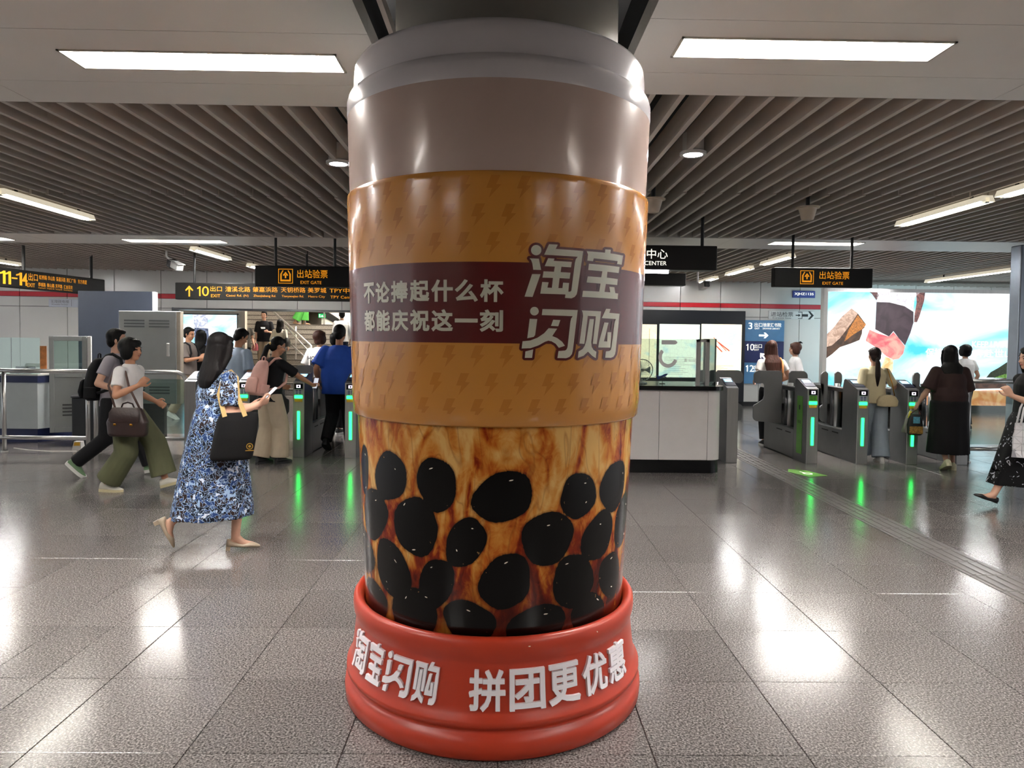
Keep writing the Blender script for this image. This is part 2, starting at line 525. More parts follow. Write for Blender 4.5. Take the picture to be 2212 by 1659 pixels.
def cone_speaker(px, py, Y, label):
    p = atY(px, py, Y)
    r = empty('cone_speaker', (p.x, p.y, 2.92), 0, label, 'speaker', 'cone speakers under the slats')
    m = MB(); m.lathe([(0.0, -0.13), (0.052, -0.13), (0.06, -0.12), (0.088, -0.015), (0.115, -0.012), (0.115, 0.0), (0.0, 0.0)], 24)
    m.build('horn', mat('speaker_beige', '#b9ad9b', 0.5), r, True, 35)
    m = MB(); m.tube([(0.0, 0, 0), (0.0, 0, 0.5)], 0.02); m.build('stem', M_black, r)


cone_speaker(1745, 442, 7.2, 'beige cone speaker hanging right of the cup')
cone_speaker(1411, 437, 6.9, 'beige cone speaker half hidden by the cup edge')

# ------------------------------------------------------------------ column and giant cup
CX, CY = -0.026, 3.245
mb = MB(); mb.lathe([(0.49, 2.73), (0.49, 3.59)], 64, (CX + 0.03, CY, 0))
tag(mb.build('column', mat('column_grey', '#8d8982', 0.5), None, True), kind='structure')
cup = empty('giant_cup', (CX, CY, 0), 0, 'giant milk tea cup wrapped round the station column on a red base', 'advert')

# profiles (radius, height)
PB = [(0.55, 0.0), (0.650, 0.0), (0.664, 0.012), (0.668, 0.05), (0.664, 0.082), (0.648, 0.098), (0.640, 0.106), (0.648, 0.116), (0.661, 0.13), (0.660, 0.148),
      (0.645, 0.165), (0.636, 0.20), (0.628, 0.26), (0.622, 0.32), (0.618, 0.345), (0.622, 0.36), (0.630, 0.38), (0.633, 0.405), (0.631, 0.434), (0.622, 0.448), (0.606, 0.449), (0.592, 0.436), (0.585, 0.42)]
PL = [(0.584, 0.40), (0.6225, 1.26)]
PS = [(0.622, 1.236), (0.634, 1.236), (0.640, 1.243), (0.645, 1.30), (0.671, 2.135), (0.671, 2.158), (0.666, 2.164), (0.658, 2.165)]
PU = [(0.660, 2.15), (0.672, 2.50)]
PR = [(0.672, 2.49), (0.674, 2.505), (0.674, 2.55), (0.668, 2.572), (0.650, 2.584), (0.646, 2.590)]
PT = [(0.647, 2.586), (0.6465, 2.65), (0.642, 2.698), (0.630, 2.718), (0.61, 2.727), (0.48, 2.728)]
KR = 0.985
PL, PS, PU, PR, PT = [[(r * KR, z) for r, z in P] for P in (PL, PS, PU, PR, PT)]
PB = [(r * 0.992, z) for r, z in PB]
ALLP = sorted([(z, r) for (r, z) in PB[2:22] + [(r * KR, z) for r, z in ((0.634, 1.24), (0.645, 1.30), (0.671, 2.17), (0.672, 2.5), (0.587, 0.47), (0.621, 1.23))]])


def rad(z):
    zs = [a for a, _ in ALLP]; rs = [b for _, b in ALLP]
    return float(np.interp(z, zs, rs))


def cup_hit(px, py):
    """pixel -> (theta, z) on the cup's outside"""
    d = ray(px, py)
    t = 2.3
    while t < 3.6:
        p = CAM + d * t
        if math.hypot(p.x - CX, p.y - CY) <= rad(p.z): break
        t += 0.002
    p = CAM + d * t
    return math.atan2(p.x - CX, -(p.y - CY)), p.z


def onsurf(th, z, off=0.0):
    r = rad(z) + off
    return (r * math.sin(th), -r * math.cos(th), z)


def smooth_lathe(prof, name, m, n=160, sharp=None):
    return MB().lathe(prof, n).build(name, m, cup, True, sharp)


M_base = mat('red_base_plastic', '#aa341d', 0.36, var=0.04, vscale=3, bump=0.02)
M_cupw = mat('cup_white', '#e4e0e4', 0.2, var=0.02, coat=0.4)
M_cupm = mat('cup_milk', '#c3ada3', 0.26, var=0.03, coat=0.3)
M_slv = mat('sleeve_orange', '#c4853a', 0.24, var=0.04, vscale=2.5, coat=0.3)
M_slvd = mat('sleeve_bolt', '#b5752f', 0.24, var=0.04, coat=0.3)
M_maroon = mat('sleeve_maroon', '#551a18', 0.26, var=0.05, coat=0.3)
M_cream = mat('print_cream', '#c9c6b4', 0.3, var=0.02, coat=0.2)
base = smooth_lathe(PB, 'pedestal', M_base)
sleeve = smooth_lathe(PS, 'sleeve', M_slv, 160, 50)
smooth_lathe(PU, 'upper_wall', M_cupm)
smooth_lathe(PR, 'shoulder_ring', M_cupw)
smooth_lathe(PT, 'lid', M_cupw, 160, 60)


def decal(name, polys2d, m, off, parent, maxlen=0.03):
    """polygons in (theta, z) wrapped on the cup"""
    bm = bmesh.new()
    for P in polys2d:
        vs = [bm.verts.new((p[0] * 0.65, p[1], 0)) for p in P]
        try: bm.faces.new(vs)
        except ValueError: pass
    bmesh.ops.triangulate(bm, faces=bm.faces[:])
    for _ in range(7):
        es = [e for e in bm.edges if e.calc_length() > maxlen]
        if not es: break
        bmesh.ops.subdivide_edges(bm, edges=es, cuts=1)
        bmesh.ops.triangulate(bm, faces=[f for f in bm.faces if len(f.verts) > 3])
    for v in bm.verts: v.co = Vector(onsurf(v.co.x / 0.65, v.co.y, off))
    bmesh.ops.recalc_face_normals(bm, faces=bm.faces[:])
    me = bpy.data.meshes.new(name); bm.to_mesh(me); bm.free()
    for q in me.polygons:
        pass
    return link(name, me, m, parent, True)


# maroon band
zt, zb = 1.838, 1.545
n = 160
v = []; f = []
for (z) in (zb, zt):
    for k in range(n): v.append(onsurf(2 * PI * k / n, z, 0.0012))
f = [(k, (k + 1) % n, n + (k + 1) % n, n + k) for k in range(n)]
MB().add(v, f).build('maroon_band', M_maroon, sleeve, True)
# lightning bolts
bolt = [(-0.10, 0.5), (0.34, 0.5), (0.13, 0.10), (0.38, 0.10), (-0.22, -0.5), (-0.06, -0.06), (-0.34, -0.06)]
pol = []
rowz = [2.105, 2.004, 1.903] + [1.495, 1.394, 1.300]
for i, z in enumerate(rowz):
    k = 0; st_ = 2 * PI / 38
    while k < 38:
        th = k * st_ + (0.5 * st_ if i % 2 else 0) - 0.02
        pol.append([(th + bx * 0.075 / 0.66, z + by * 0.082) for bx, by in bolt]); k += 1
pol = [P for P in pol]
tag(decal('bolt_print', pol, M_slvd, 0.0016, sleeve, 0.02), kind='stuff')

# big logo traced stroke by stroke (units of a 1487-wide drawing)
LG = {}


def circ(cx, cy, r, n=22): return [(cx + r * math.cos(2 * PI * k / n), cy + r * math.sin(2 * PI * k / n)) for k in range(n)]


LG['a'] = [circ(272, 175, 64), [(190, 275), (305, 281), (332, 420), (236, 417), (225, 340), (210, 298)], [(222, 470), (325, 472), (228, 752), (130, 748)],
           [(428, 102), (538, 107), (512, 160), (848, 186), (778, 680), (768, 720), (745, 752), (705, 770), (624, 764), (630, 715), (664, 688), (690, 687), (703, 675), (745, 330), (758, 285), (780, 258), (370, 232)],
           [(418, 274), (496, 279), (486, 307), (708, 321), (697, 388), (580, 380), (571, 446), (692, 453), (682, 528), (558, 520), (545, 644), (594, 643), (602, 576), (676, 580), (664, 690), (640, 722), (322, 712), (345, 568), (425, 572), (410, 638), (464, 640), (478, 518), (350, 514), (362, 436), (490, 442), (500, 378), (376, 372)]]
LG['b'] = [[(890, 188), (1115, 206), (1120, 165), (1188, 170), (1184, 214), (1338, 242), (1322, 355), (1264, 346), (1272, 312), (978, 276), (970, 312), (897, 304), (905, 230)],
           [(920, 342), (1296, 382), (1284, 458), (1145, 442), (1138, 514), (1275, 532), (1265, 606), (1128, 592), (1112, 690), (1178, 695), (1170, 626), (1230, 632), (1243, 704), (1278, 710), (1270, 780), (836, 752), (845, 676), (1046, 686), (1060, 588), (890, 574), (902, 498), (1070, 510), (1082, 436), (910, 420)]]
LG['c'] = [circ(250, 928, 53), [(192, 1022), (285, 1026), (258, 1225), (240, 1245), (163, 1262)], [(140, 1425), (235, 1400), (222, 1504), (132, 1504)],
           [(350, 902), (783, 914), (722, 1410), (708, 1460), (680, 1492), (640, 1508), (532, 1506), (545, 1420), (625, 1414), (645, 1400), (655, 1370), (690, 1060), (700, 1020), (720, 990), (340, 976)],
           [(480, 1034), (568, 1038), (543, 1114), (454, 1110)],
           [(425, 1138), (528, 1144), (470, 1235), (530, 1260), (590, 1305), (625, 1355), (548, 1380), (510, 1330), (460, 1300), (420, 1292), (380, 1305), (300, 1350), (200, 1385), (93, 1388), (105, 1300), (200, 1290), (290, 1255), (370, 1200)]]
LG['d'] = [[(830, 918), (1068, 930), (1015, 1335), (965, 1330), (1003, 992), (905, 986), (862, 1332), (803, 1328), (845, 990), (842, 950)],
           [(925, 1024), (980, 1026), (945, 1310), (955, 1370), (975, 1405), (1010, 1430), (1003, 1508), (960, 1480), (905, 1428), (850, 1480), (782, 1506), (793, 1425), (840, 1395), (868, 1350), (885, 1290)],
           [(1130, 898), (1186, 901), (1170, 948), (1293, 960), (1248, 1420), (1238, 1460), (1220, 1490), (1190, 1504), (1117, 1502), (1126, 1424), (1170, 1418), (1188, 1405), (1195, 1370), (1230, 1080), (1238, 1050), (1250, 1026), (1075, 1014)],
           [(1108, 1066), (1160, 1070), (1104, 1300), (1140, 1302), (1145, 1186), (1194, 1188), (1180, 1378), (1032, 1376), (1045, 1290)]]


def px_logo(p): return cup_hit(1110 + p[0] / 5.72, 510 + p[1] / 5.72)


main = []; rim = []
for k in 'abcd':
    for P in LG[k]:
        main.append([px_logo(q) for q in P])
        rim.append([px_logo(q) for q in P])
        n = len(P)
        for i in range(n):
            a = Vector(P[i]); b = Vector(P[(i + 1) % n]); d = b - a
            rim.append([px_logo(q) for q in circ(a.x, a.y, 30, 12)])
            if d.length > 12:
                nn = Vector((-d.y, d.x)).normalized() * 30
                rim.append([px_logo(q) for q in (a + nn, b + nn, b - nn, a - nn)])
decal('logo_outline', rim, M_maroon, 0.0024, sleeve, 0.05)
decal('logo_lettering', main, M_cream, 0.0036, sleeve)


def glyph_pieces(ch, grow):
    """triangles of one glyph plus a border of half-width grow (em), as 2-D polygons"""
    me = text_mesh(ch, 1.0)
    bm = bmesh.new(); bm.from_mesh(me); bpy.data.meshes.remove(me)
    bmesh.ops.remove_doubles(bm, verts=bm.verts[:], dist=1e-5)
    P = [[(v.co.x, v.co.y) for v in f.verts] for f in bm.faces]
    for e in bm.edges:
        if len(e.link_faces) == 1:
            a, b = e.verts[0].co.xy, e.verts[1].co.xy; d = b - a
            if d.length < 1e-6: continue
            n_ = Vector((-d.y, d.x)).normalized() * grow; t_ = d.normalized() * grow * 0.8
            P.append([tuple(a - t_ + n_), tuple(a - t_ - n_), tuple(b + t_ - n_), tuple(b + t_ + n_)])
    bm.free()
    return P


def wrap_text(body, name, m, th0, th1, zc, h, bold, off, parent, extrude=0.0, gap=0.08):
    """letters wrapped round the cup from angle th0 to th1; each glyph fills its own cell"""
    n = len(body); cell = (th1 - th0) / n
    allv = []; allf = []
    for i, ch in enumerate(body):
        P = glyph_pieces(ch, bold)
        xs = [p[0] for q in P for p in q]; ys = [p[1] for q in P for p in q]
        x0, x1, y0, y1 = min(xs), max(xs), min(ys), max(ys)
        kx = cell * (1 - gap) / (x1 - x0); kz = h / (y1 - y0) if ch != '一' else h * 1.15
        bm = bmesh.new()
        for q in P:
            try: fc = bm.faces.new([bm.verts.new((p[0], p[1], 0)) for p in q])
            except ValueError: continue
            if extrude:
                r = bmesh.ops.extrude_face_region(bm, geom=[fc])
                for g_ in r['geom']:
                    if isinstance(g_, bmesh.types.BMVert): g_.co.z = extrude
        bmesh.ops.triangulate(bm, faces=bm.faces[:])
        for _ in range(4):
            es = [e for e in bm.edges if e.calc_length() > 0.3]
            if not es: break
            bmesh.ops.subdivide_edges(bm, edges=es, cuts=1)
            bmesh.ops.triangulate(bm, faces=[f for f in bm.faces if len(f.verts) > 3])
        o = len(allv)
        bm.verts.index_update()
        for v in bm.verts:
            th = th0 + cell * (i + 0.5) + (v.co.x - (x0 + x1) / 2) * kx
            z = zc + (v.co.y - (y0 + y1) / 2) * kz
            allv.append(onsurf(th, z, off + v.co.z))
        allf += [tuple(q.index + o for q in fc.verts) for fc in bm.faces]
        bm.free()
    me = bpy.data.meshes.new(name); me.from_pydata(allv, [], allf); me.update()
    return link(name, me, m, parent)


ta = cup_hit(786, 628)[0]; tb_ = cup_hit(1090, 628)[0]
z1 = cup_hit(940, 628)[1]; z2 = cup_hit(940, 692)[1]
hh = abs(cup_hit(940, 604)[1] - cup_hit(940, 652)[1])
wrap_text('不论捧起什么杯', 'slogan_lettering', M_cream, ta, tb_, z1, hh, 0.036, 0.0026, sleeve)
wrap_text('都能庆祝这一刻', 'slogan_lettering', M_cream, ta, tb_, z2, hh, 0.036, 0.0026, sleeve)

# raised letters on the base: the logo in a row
M_let = mat('raised_white', '#eae6ea', 0.35, var=0.01)


def extruded_decal(name, polys, m, z_off, depth, parent):
    bm = bmesh.new()
    for P in polys:
        vs = [bm.verts.new((p[0] * 0.63, p[1], 0)) for p in P]
        try: fc = bm.faces.new(vs)
        except ValueError: continue
        r = bmesh.ops.extrude_face_region(bm, geom=[fc])
        for g in r['geom']:
            if isinstance(g, bmesh.types.BMVert): g.co.z = depth
    bmesh.ops.triangulate(bm, faces=bm.faces[:])
    for _ in range(5):
        es = [e for e in bm.edges if e.calc_length() > 0.03]
        if not es: break
        bmesh.ops.subdivide_edges(bm, edges=es, cuts=1)
        bmesh.ops.triangulate(bm, faces=[f for f in bm.faces if len(f.verts) > 3])
    for v in bm.verts: v.co = Vector(onsurf(v.co.x / 0.63, v.co.y, z_off + v.co.z))
    bmesh.ops.recalc_face_normals(bm, faces=bm.faces[:])
    me = bpy.data.meshes.new(name); bm.to_mesh(me); bm.free()
    return link(name, me, m, parent)


BZ = 0.262; BH = 0.150
u = BH / 680.0 / 0.632
boxes = {'a': (130, 850, 102, 770), 'b': (836, 1340, 165, 780), 'c': (93, 783, 876, 1508), 'd': (782, 1293, 898, 1508)}
seq = 'abcd'; tot = sum(boxes[k][1] - boxes[k][0] for k in seq) + 3 * 12
thr = cup_hit(950, 1470)[0]
th = thr - tot * u
for k in seq:
    bx0, bx1, by0, by1 = boxes[k]
    P2 = []
    for P in LG[k]:
        q2 = []
        for (a, b) in P:
            sk = 0.075 if k in 'ab' else 0.02
            b2 = b - sk * (a - bx0)
            q2.append((th + (a - bx0) * u, BZ + (0.5 - (b2 - by0) / (by1 - by0 - sk * (bx1 - bx0) * 0.9)) * BH))
        P2.append(q2)
    extruded_decal('raised_letter', P2, M_let, -0.004, 0.014, base)
    th += (bx1 - bx0 + 12) * u
t0_ = cup_hit(1009, 1495)[0]; t1_ = cup_hit(1349, 1440)[0]
cell = (t1_ - t0_) / 5
for i, ch in enumerate('拼团更优惠'):
    wrap_text(ch, 'raised_letter', M_let, t0_ + cell * i, t0_ + cell * (i + 1), BZ - 0.004, BH * 0.98, 0.022, -0.004, base, extrude=0.014, gap=0.1)

# lower cup wall with the printed pearls
PEARLS = [(140, 240, 25, 105), (272, 285, 68, 108), (490, 320, 85, 118), (800, 380, 130, 112), (1155, 375, 78, 100), (1318, 330, 52, 108), (200, 465, 48, 115), (392, 520, 95, 128),
          (625, 595, 85, 110), (1010, 575, 112, 118), (1245, 565, 65, 105), (1358, 490, 25, 110), (152, 630, 30, 115), (285, 722, 72, 122), (488, 787, 75, 110), (812, 780, 112, 122),
          (1130, 778, 88, 118), (1302, 752, 42, 100), (190, 860, 60, 85), (385, 930, 100, 110), (642, 965, 112, 90), (965, 1010, 135, 115), (1210, 930, 80, 90)]
pl = []
for (a, b, ra, rb) in PEARLS:
    X, Y = 720 + a / 2.186, 900 + b / 2.186
    th, z = cup_hit(X, Y)
    tl = cup_hit(max(X - ra / 2.186, 782), Y)[0]; tr_ = cup_hit(min(X + ra / 2.186, 1352), Y)[0]
    zu = cup_hit(X, Y - rb / 2.186)[1]; zd = cup_hit(X, min(Y + rb / 2.186, 1372 - abs(X - 1062) * 0.28))[1]
    pl.append(((tl + tr_) / 2, z, max((tr_ - tl) / 2 * 0.6, 0.035) * 1.07, max(zu - z, 0.05) * 1.07, random.uniform(-0.25, 0.25)))
for k in range(24):   # the far side of the cup
    pl.append((1.75 + (k % 8) * 0.36 + random.uniform(-.05, .05), 0.55 + (k // 8) * 0.2 + random.uniform(-.03, .03), 0.075, 0.085, 0))
NT, NZ = 620, 170
ths = np.linspace(-PI, PI, NT, endpoint=False); zs = np.linspace(0.40, 1.26, NZ)
TH, ZZ = np.meshgrid(ths, zs)
RR = np.interp(ZZ, [0.40, 1.26], [PL[0][0], PL[1][0]])
co = np.stack([RR * np.sin(TH), -RR * np.cos(TH), ZZ], -1).reshape(-1, 3)
D = np.full(TH.shape, 9.0)
for (t_, z_, rs, rz, tl) in pl:
    ds = ((TH - t_ + PI) % (2 * PI) - PI) * 0.6; dz = ZZ - z_
    a = ds + tl * dz
    ang = np.arctan2(dz / rz, a / rs)
    d = np.sqrt((a / rs) ** 2 + (dz / rz) ** 2) * (1 + 0.035 * np.sin(3 * ang + t_ * 9) + 0.02 * np.sin(5 * ang + z_ * 20)) - 1
    D = np.minimum(D, d)
idx = np.arange(NT * NZ).reshape(NZ, NT)
f = np.stack([idx[:-1, :], np.roll(idx, -1, 1)[:-1, :], np.roll(idx, -1, 1)[1:, :], idx[1:, :]], -1).reshape(-1, 4)
me = bpy.data.meshes.new('printed_wall'); me.from_pydata(co.tolist(), [], f.tolist()); me.update()
at_ = me.attributes.new('pearl', 'FLOAT', 'POINT'); at_.data.foreach_set('value', D.ravel())
at_ = me.attributes.new('arc', 'FLOAT_VECTOR', 'POINT')
at_.data.foreach_set('vector', np.stack([TH * 0.6, ZZ, 0 * ZZ], -1).ravel())


def pearl_mat():
    m = bpy.data.materials.new('pearl_print'); m.use_nodes = True
    nt = m.node_tree; N = nt.nodes; L = nt.links; b = N['Principled BSDF']
    A = N.new('ShaderNodeAttribute'); A.attribute_name = 'arc'
    P = N.new('ShaderNodeAttribute'); P.attribute_name = 'pearl'

    def noise(sc, detail, stretch, dist=0.0, src=None):
        mp = N.new('ShaderNodeMapping'); mp.inputs['Scale'].default_value = stretch
        L.new(src or A.outputs['Vector'], mp.inputs[0])
        n = N.new('ShaderNodeTexNoise'); n.inputs['Scale'].default_value = sc; n.inputs['Detail'].default_value = detail
        n.inputs['Distortion'].default_value = dist; n.inputs['Roughness'].default_value = 0.6
        L.new(mp.outputs[0], n.inputs['Vector']); return n.outputs[0]

    def math_(op, a, b_, c=None):
        n = N.new('ShaderNodeMath'); n.operation = op
        for i, q in enumerate((a, b_, c)):
            if q is None: continue
            if isinstance(q, (int, float)): n.inputs[i].default_value = q
            else: L.new(q, n.inputs[i])
        return n.outputs[0]

    def ramp(x, stops):
        n = N.new('ShaderNodeValToRGB'); e = n.color_ramp.elements
        while len(e) < len(stops): e.new(0.5)
        for i, (p, c) in enumerate(stops): e[i].position = p; e[i].color = lin(c) + (1,) if not isinstance(c, float) else (c, c, c, 1)
        L.new(x, n.inputs[0]); return n.outputs[0]

    def mix(fac, a, b_, mode='MIX'):
        n = N.new('ShaderNodeMix'); n.data_type = 'RGBA'; n.blend_type = mode
        if isinstance(fac, (int, float)): n.inputs[0].default_value = fac
        else: L.new(fac, n.inputs[0])
        for i, q in ((6, a), (7, b_)):
            if isinstance(q, tuple): n.inputs[i].default_value = q
            else: L.new(q, n.inputs[i])
        return n.outputs[2]
    big = noise(4.6, 2.5, (1.5, 0.5, 1), 1.3)
    fine = noise(16, 3.5, (1.2, 0.7, 1), 2.6)
    vein = noise(5.0, 1, (1.6, 0.5, 1), 1.6)
    sep = N.new('ShaderNodeSeparateXYZ'); L.new(A.outputs['Vector'], sep.inputs[0])
    hz = N.new('ShaderNodeMapRange'); hz.inputs[1].default_value = 0.42; hz.inputs[2].default_value = 1.1
    L.new(sep.outputs['Y'], hz.inputs[0])
    v = math_('ADD', big, math_('MULTIPLY', math_('SUBTRACT', fine, 0.5), 0.2))
    v = math_('ADD', v, math_('MULTIPLY', math_('SUBTRACT', hz.outputs[0], 0.72), 0.16))
    col = ramp(v, [(0.30, '#4a0f06'), (0.39, '#8a2a10'), (0.45, '#b8611f'), (0.53, '#d08a38'), (0.64, '#e2b268')])
    ve = ramp(math_('ABSOLUTE', math_('SUBTRACT', vein, 0.5), 0), [(0.0, 1.0), (0.035, 0.0)])
    col = mix(math_('MULTIPLY', ve, 0.35), col, lin('#5c1a0a') + (1,))
    pd = math_('ADD', P.outputs['Fac'], math_('MULTIPLY', math_('SUBTRACT', fine, 0.5), 0.10))
    halo = ramp(pd, [(0.0, 1.0), (0.11, 0.0)])
    low = N.new('ShaderNodeMapRange'); low.inputs[1].default_value = 0.42; low.inputs[2].default_value = 0.72; low.inputs[3].default_value = 0.75; low.inputs[4].default_value = 0.12
    L.new(sep.outputs['Y'], low.inputs[0])
    col = mix(math_('MULTIPLY', halo, 0.75), col, lin('#4a1608') + (1,))
    col = mix(low.outputs[0], col, lin('#2c0a05') + (1,))
    inside = ramp(pd, [(-0.0, 1.0), (0.02, 0.0)])
    rimn = noise(40, 2, (1, 1, 1), 0.5)
    # printed sugar glints near the rim of each pearl
    rimb = math_('MULTIPLY', math_('GREATER_THAN', P.outputs['Fac'], -0.20), math_('LESS_THAN', P.outputs['Fac'], -0.05))
    gl = math_('MULTIPLY', rimb, math_('GREATER_THAN', rimn, 0.70))
    pc = mix(math_('MULTIPLY', gl, 0.55), lin('#040303') + (1,), lin('#b58a58') + (1,))
    col = mix(inside, col, pc)
    L.new(col, b.inputs['Base Color'])
    b.inputs['Roughness'].default_value = 0.18
    b.inputs['Specular IOR Level'].default_value = 0.3
    return m


pw = link('printed_wall', me, pearl_mat(), cup, True)
M_glint = mat('print_glint', '#e8dcc8', 0.4, var=0)
gl = []
for (t_, z_, rs, rz, tl) in pl[:23]:
    for k in range(random.choice((1, 1, 2))):
        a = random.uniform(0.5, 2.4) if k == 0 else random.uniform(-2.5, -0.6)
        q = random.uniform(0.45, 0.86)
        cx_, cz_ = t_ + (math.cos(a) * rs * q - tl * math.sin(a) * rz * q) / 0.6, z_ + math.sin(a) * rz * q
        l_ = random.uniform(0.004, 0.010); w_ = 0.0022; an = a + PI / 2 + random.uniform(-.6, .6)
        ux, uz = math.cos(an), math.sin(an)
        gl.append([(cx_ + (sx * l_ * ux - sy * w_ * uz) / 0.6, cz_ + sx * l_ * uz + sy * w_ * ux) for sx, sy in ((-1, -.4), (-.3, -1), (.5, -1), (1, .2), (.4, 1), (-.5, .8))])
tag(decal('printed_glints', gl, M_glint, 0.0012, cup), kind='stuff')

# ------------------------------------------------------------------ far wall (runs a little askew)
WA = math.atan(0.08)
WM = Matrix.Translation((0, 17.0, 0)) @ Matrix.Rotation(WA, 4, 'Z')
WMI = WM.inverted()


def wp(px, py):
    """pixel -> (u, z) on the far wall"""
    d = ray(px, py); t = 17.0 / (d.y - 0.08 * d.x); p = WMI @ (CAM + d * t)
    return p.x, p.z


wall = MB()
UO0, UO1 = wp(376, 700)[0], wp(905, 700)[0]     # stair opening
OZ = 2.19
wall.box(-14, UO0, 0.02, 0.3, 0, 3.6); wall.box(UO1, 14, 0.02, 0.3, 0, 3.6); wall.box(UO0, UO1, 0.02, 0.3, OZ, 3.6)
wall = wall.build('wall_back', mat('wall_backing', '#6f6d6a', 0.6)); wall.matrix_world = WM; tag(wall, kind='structure')
u0s = []
uu = wp(42, 700)[0] - 3
while uu < 13.5: u0s.append(uu); uu += 1.005
UB = wp(1774, 700)[0]
for a in u0s:
    b = a + 1.005
    for (z0, z1, nm) in ((0.1, 2.165, 'wall_panel'), (2.175, 2.385, 'wall_panel'), (2.39, 2.495, 'red_stripe'), (2.50, 3.3, 'wall_panel')):
        xa, xb = a, b
        if a > UB - 0.2 and z0 < 2.4: continue
        if z1 < OZ + 0.2:
            if xa >= UO0 - 0.02 and xb <= UO1 + 0.02 and z0 < 1: continue
            if xa < UO0 < xb and z0 < 1: xb = UO0
            if xa < UO1 < xb and z0 < 1: xa = UO1
        if xb - xa < 0.05: continue
        mb = MB(); mb.rbox(xa + 0.006, xb - 0.006, -0.015 if nm == 'red_stripe' else -0.01, 0.022, z0, z1, 0.004, 1)
        mb.build(nm, M_red if nm == 'red_stripe' else M_wallp, wall)
mb = MB(); mb.box(-14, UO0 - 0.01, -0.02, 0.02, 0, 0.1); mb.box(UO1 + 0.01, 14, -0.02, 0.02, 0, 0.1)
bb_ = mb.build('baseboard_back', M_black); bb_.matrix_world = WM; tag(bb_, kind='structure')
mb = MB(); mb.box(UO0 - 0.03, UO1 + 0.03, -0.03, 0.3, OZ - 0.05, OZ - 0.005); mb.box(UO0 - 0.04, UO0, -0.03, 0.3, 0, OZ); mb.box(UO1, UO1 + 0.04, -0.03, 0.3, 0, OZ)
tr = mb.build('trim_1', M_steeld); tr.matrix_world = WM; tag(tr, kind='structure')


def on_wall(name, u0, u1, z0, z1, m, label, cat, t=0.03, w0=-0.012):
    o = empty(name, WM @ Vector(((u0 + u1) / 2, w0 - t / 2, (z0 + z1) / 2)), WA, label, cat)
    hx, hz = (u1 - u0) / 2, (z1 - z0) / 2
    MB().rbox(-hx, hx, -t / 2, t / 2, -hz, hz, min(0.006, t / 3), 1).build('plate', m, o)
    return o, hx, hz, -t / 2 - 0.002


def wall_rect(x0, y0, x1, y1):
    a, b = wp(x0, y0), wp(x1, y1); return a[0], b[0], min(a[1], b[1]), max(a[1], b[1])


# wall plates
M_plateb = mat('plate_blue', '#4a56a8', 0.4)
u0, u1, z0, z1 = wall_rect(1711, 628, 1759, 644)
o, hx, hz, y_ = on_wall('number_plate', u0, u1, z0, z1, M_plateb, 'small blue number plate high on the wall above the entrance arrow', 'sign')
lettering('XJHZ1135', 0.2, M_signw, o, (0, y_, 0), width=hx * 1.7, height=hz * 0.9, bold=0.006)
u0, u1, z0, z1 = wall_rect(1659, 671, 1757, 691)
o, hx, hz, y_ = on_wall('entrance_sign', u0, u1, z0, z1, mat('plate_pale', '#e8e8e6', 0.4), 'white strip sign with a bold black arrow pointing right', 'sign')
M_ink = mat('ink_black', '#1b1b1d', 0.5)
lettering('进站检票', 0.16, M_ink, o, (-hx * 0.42, y_, hz * 0.2), width=hx * 0.98, height=hz * 1.1)
lettering('Entrance Gate', 0.06, M_ink, o, (-hx * 0.42, y_, -hz * 0.68), width=hx * 0.8, height=hz * 0.32)
mb = MB(); a = hx * 0.72
for q in ([(-0.16, -0.03), (0.0, -0.03), (0.0, 0.03), (-0.16, 0.03)], [(0.0, -0.1), (0.05, -0.1), (0.15, 0), (0.05, 0.1), (0.0, 0.1), (0.08, 0.0)]):
    mb.prism(q, 0.002, Matrix.Translation((a, y_, 0)))
mb.build('arrow', M_ink, o)
mb = MB()
for q in ([(-0.01, 0.085), (0.1, 0.085), (0.1, -0.085), (-0.01, -0.085), (-0.01, -0.07), (0.085, -0.07), (0.085, 0.07), (-0.01, 0.07)], [(-0.07, -0.012), (0.0, -0.012), (0.0, -0.04), (0.05, 0), (0.0, 0.04), (0.0, 0.012), (-0.07, 0.012)]):
    mb.prism(q, 0.002, Matrix.Translation((hx * 0.3, y_, 0)))
mb.build('door_icon', M_ink, o)
u0, u1, z0, z1 = wall_rect(107, 645, 172, 664)
o, hx, hz, y_ = on_wall('lift_sign', u0, u1, z0, z1, mat('plate_lilac', '#cfd3de', 0.4), 'pale lift sign on the white wall left of the dark panel', 'sign')
M_inkg = mat('ink_grey', '#7d8088', 0.5)
lettering('无障碍电梯', 0.12, M_inkg, o, (-hx * 0.25, y_, hz * 0.3), width=hx * 1.2, height=hz * 0.8)
lettering('Accessible Elevator', 0.05, M_inkg, o, (-hx * 0.25, y_, -hz * 0.35), width=hx * 1.1)
mb = MB(); mb.box(hx * 0.52, hx * 0.54, y_ - 0.001, y_, -hz * 0.8, hz * 0.8); mb.lathe([(0.03, 0), (0.04, 0)], 16, (0, 0, 0))
mb.build('lift_icon', M_inkg, o)

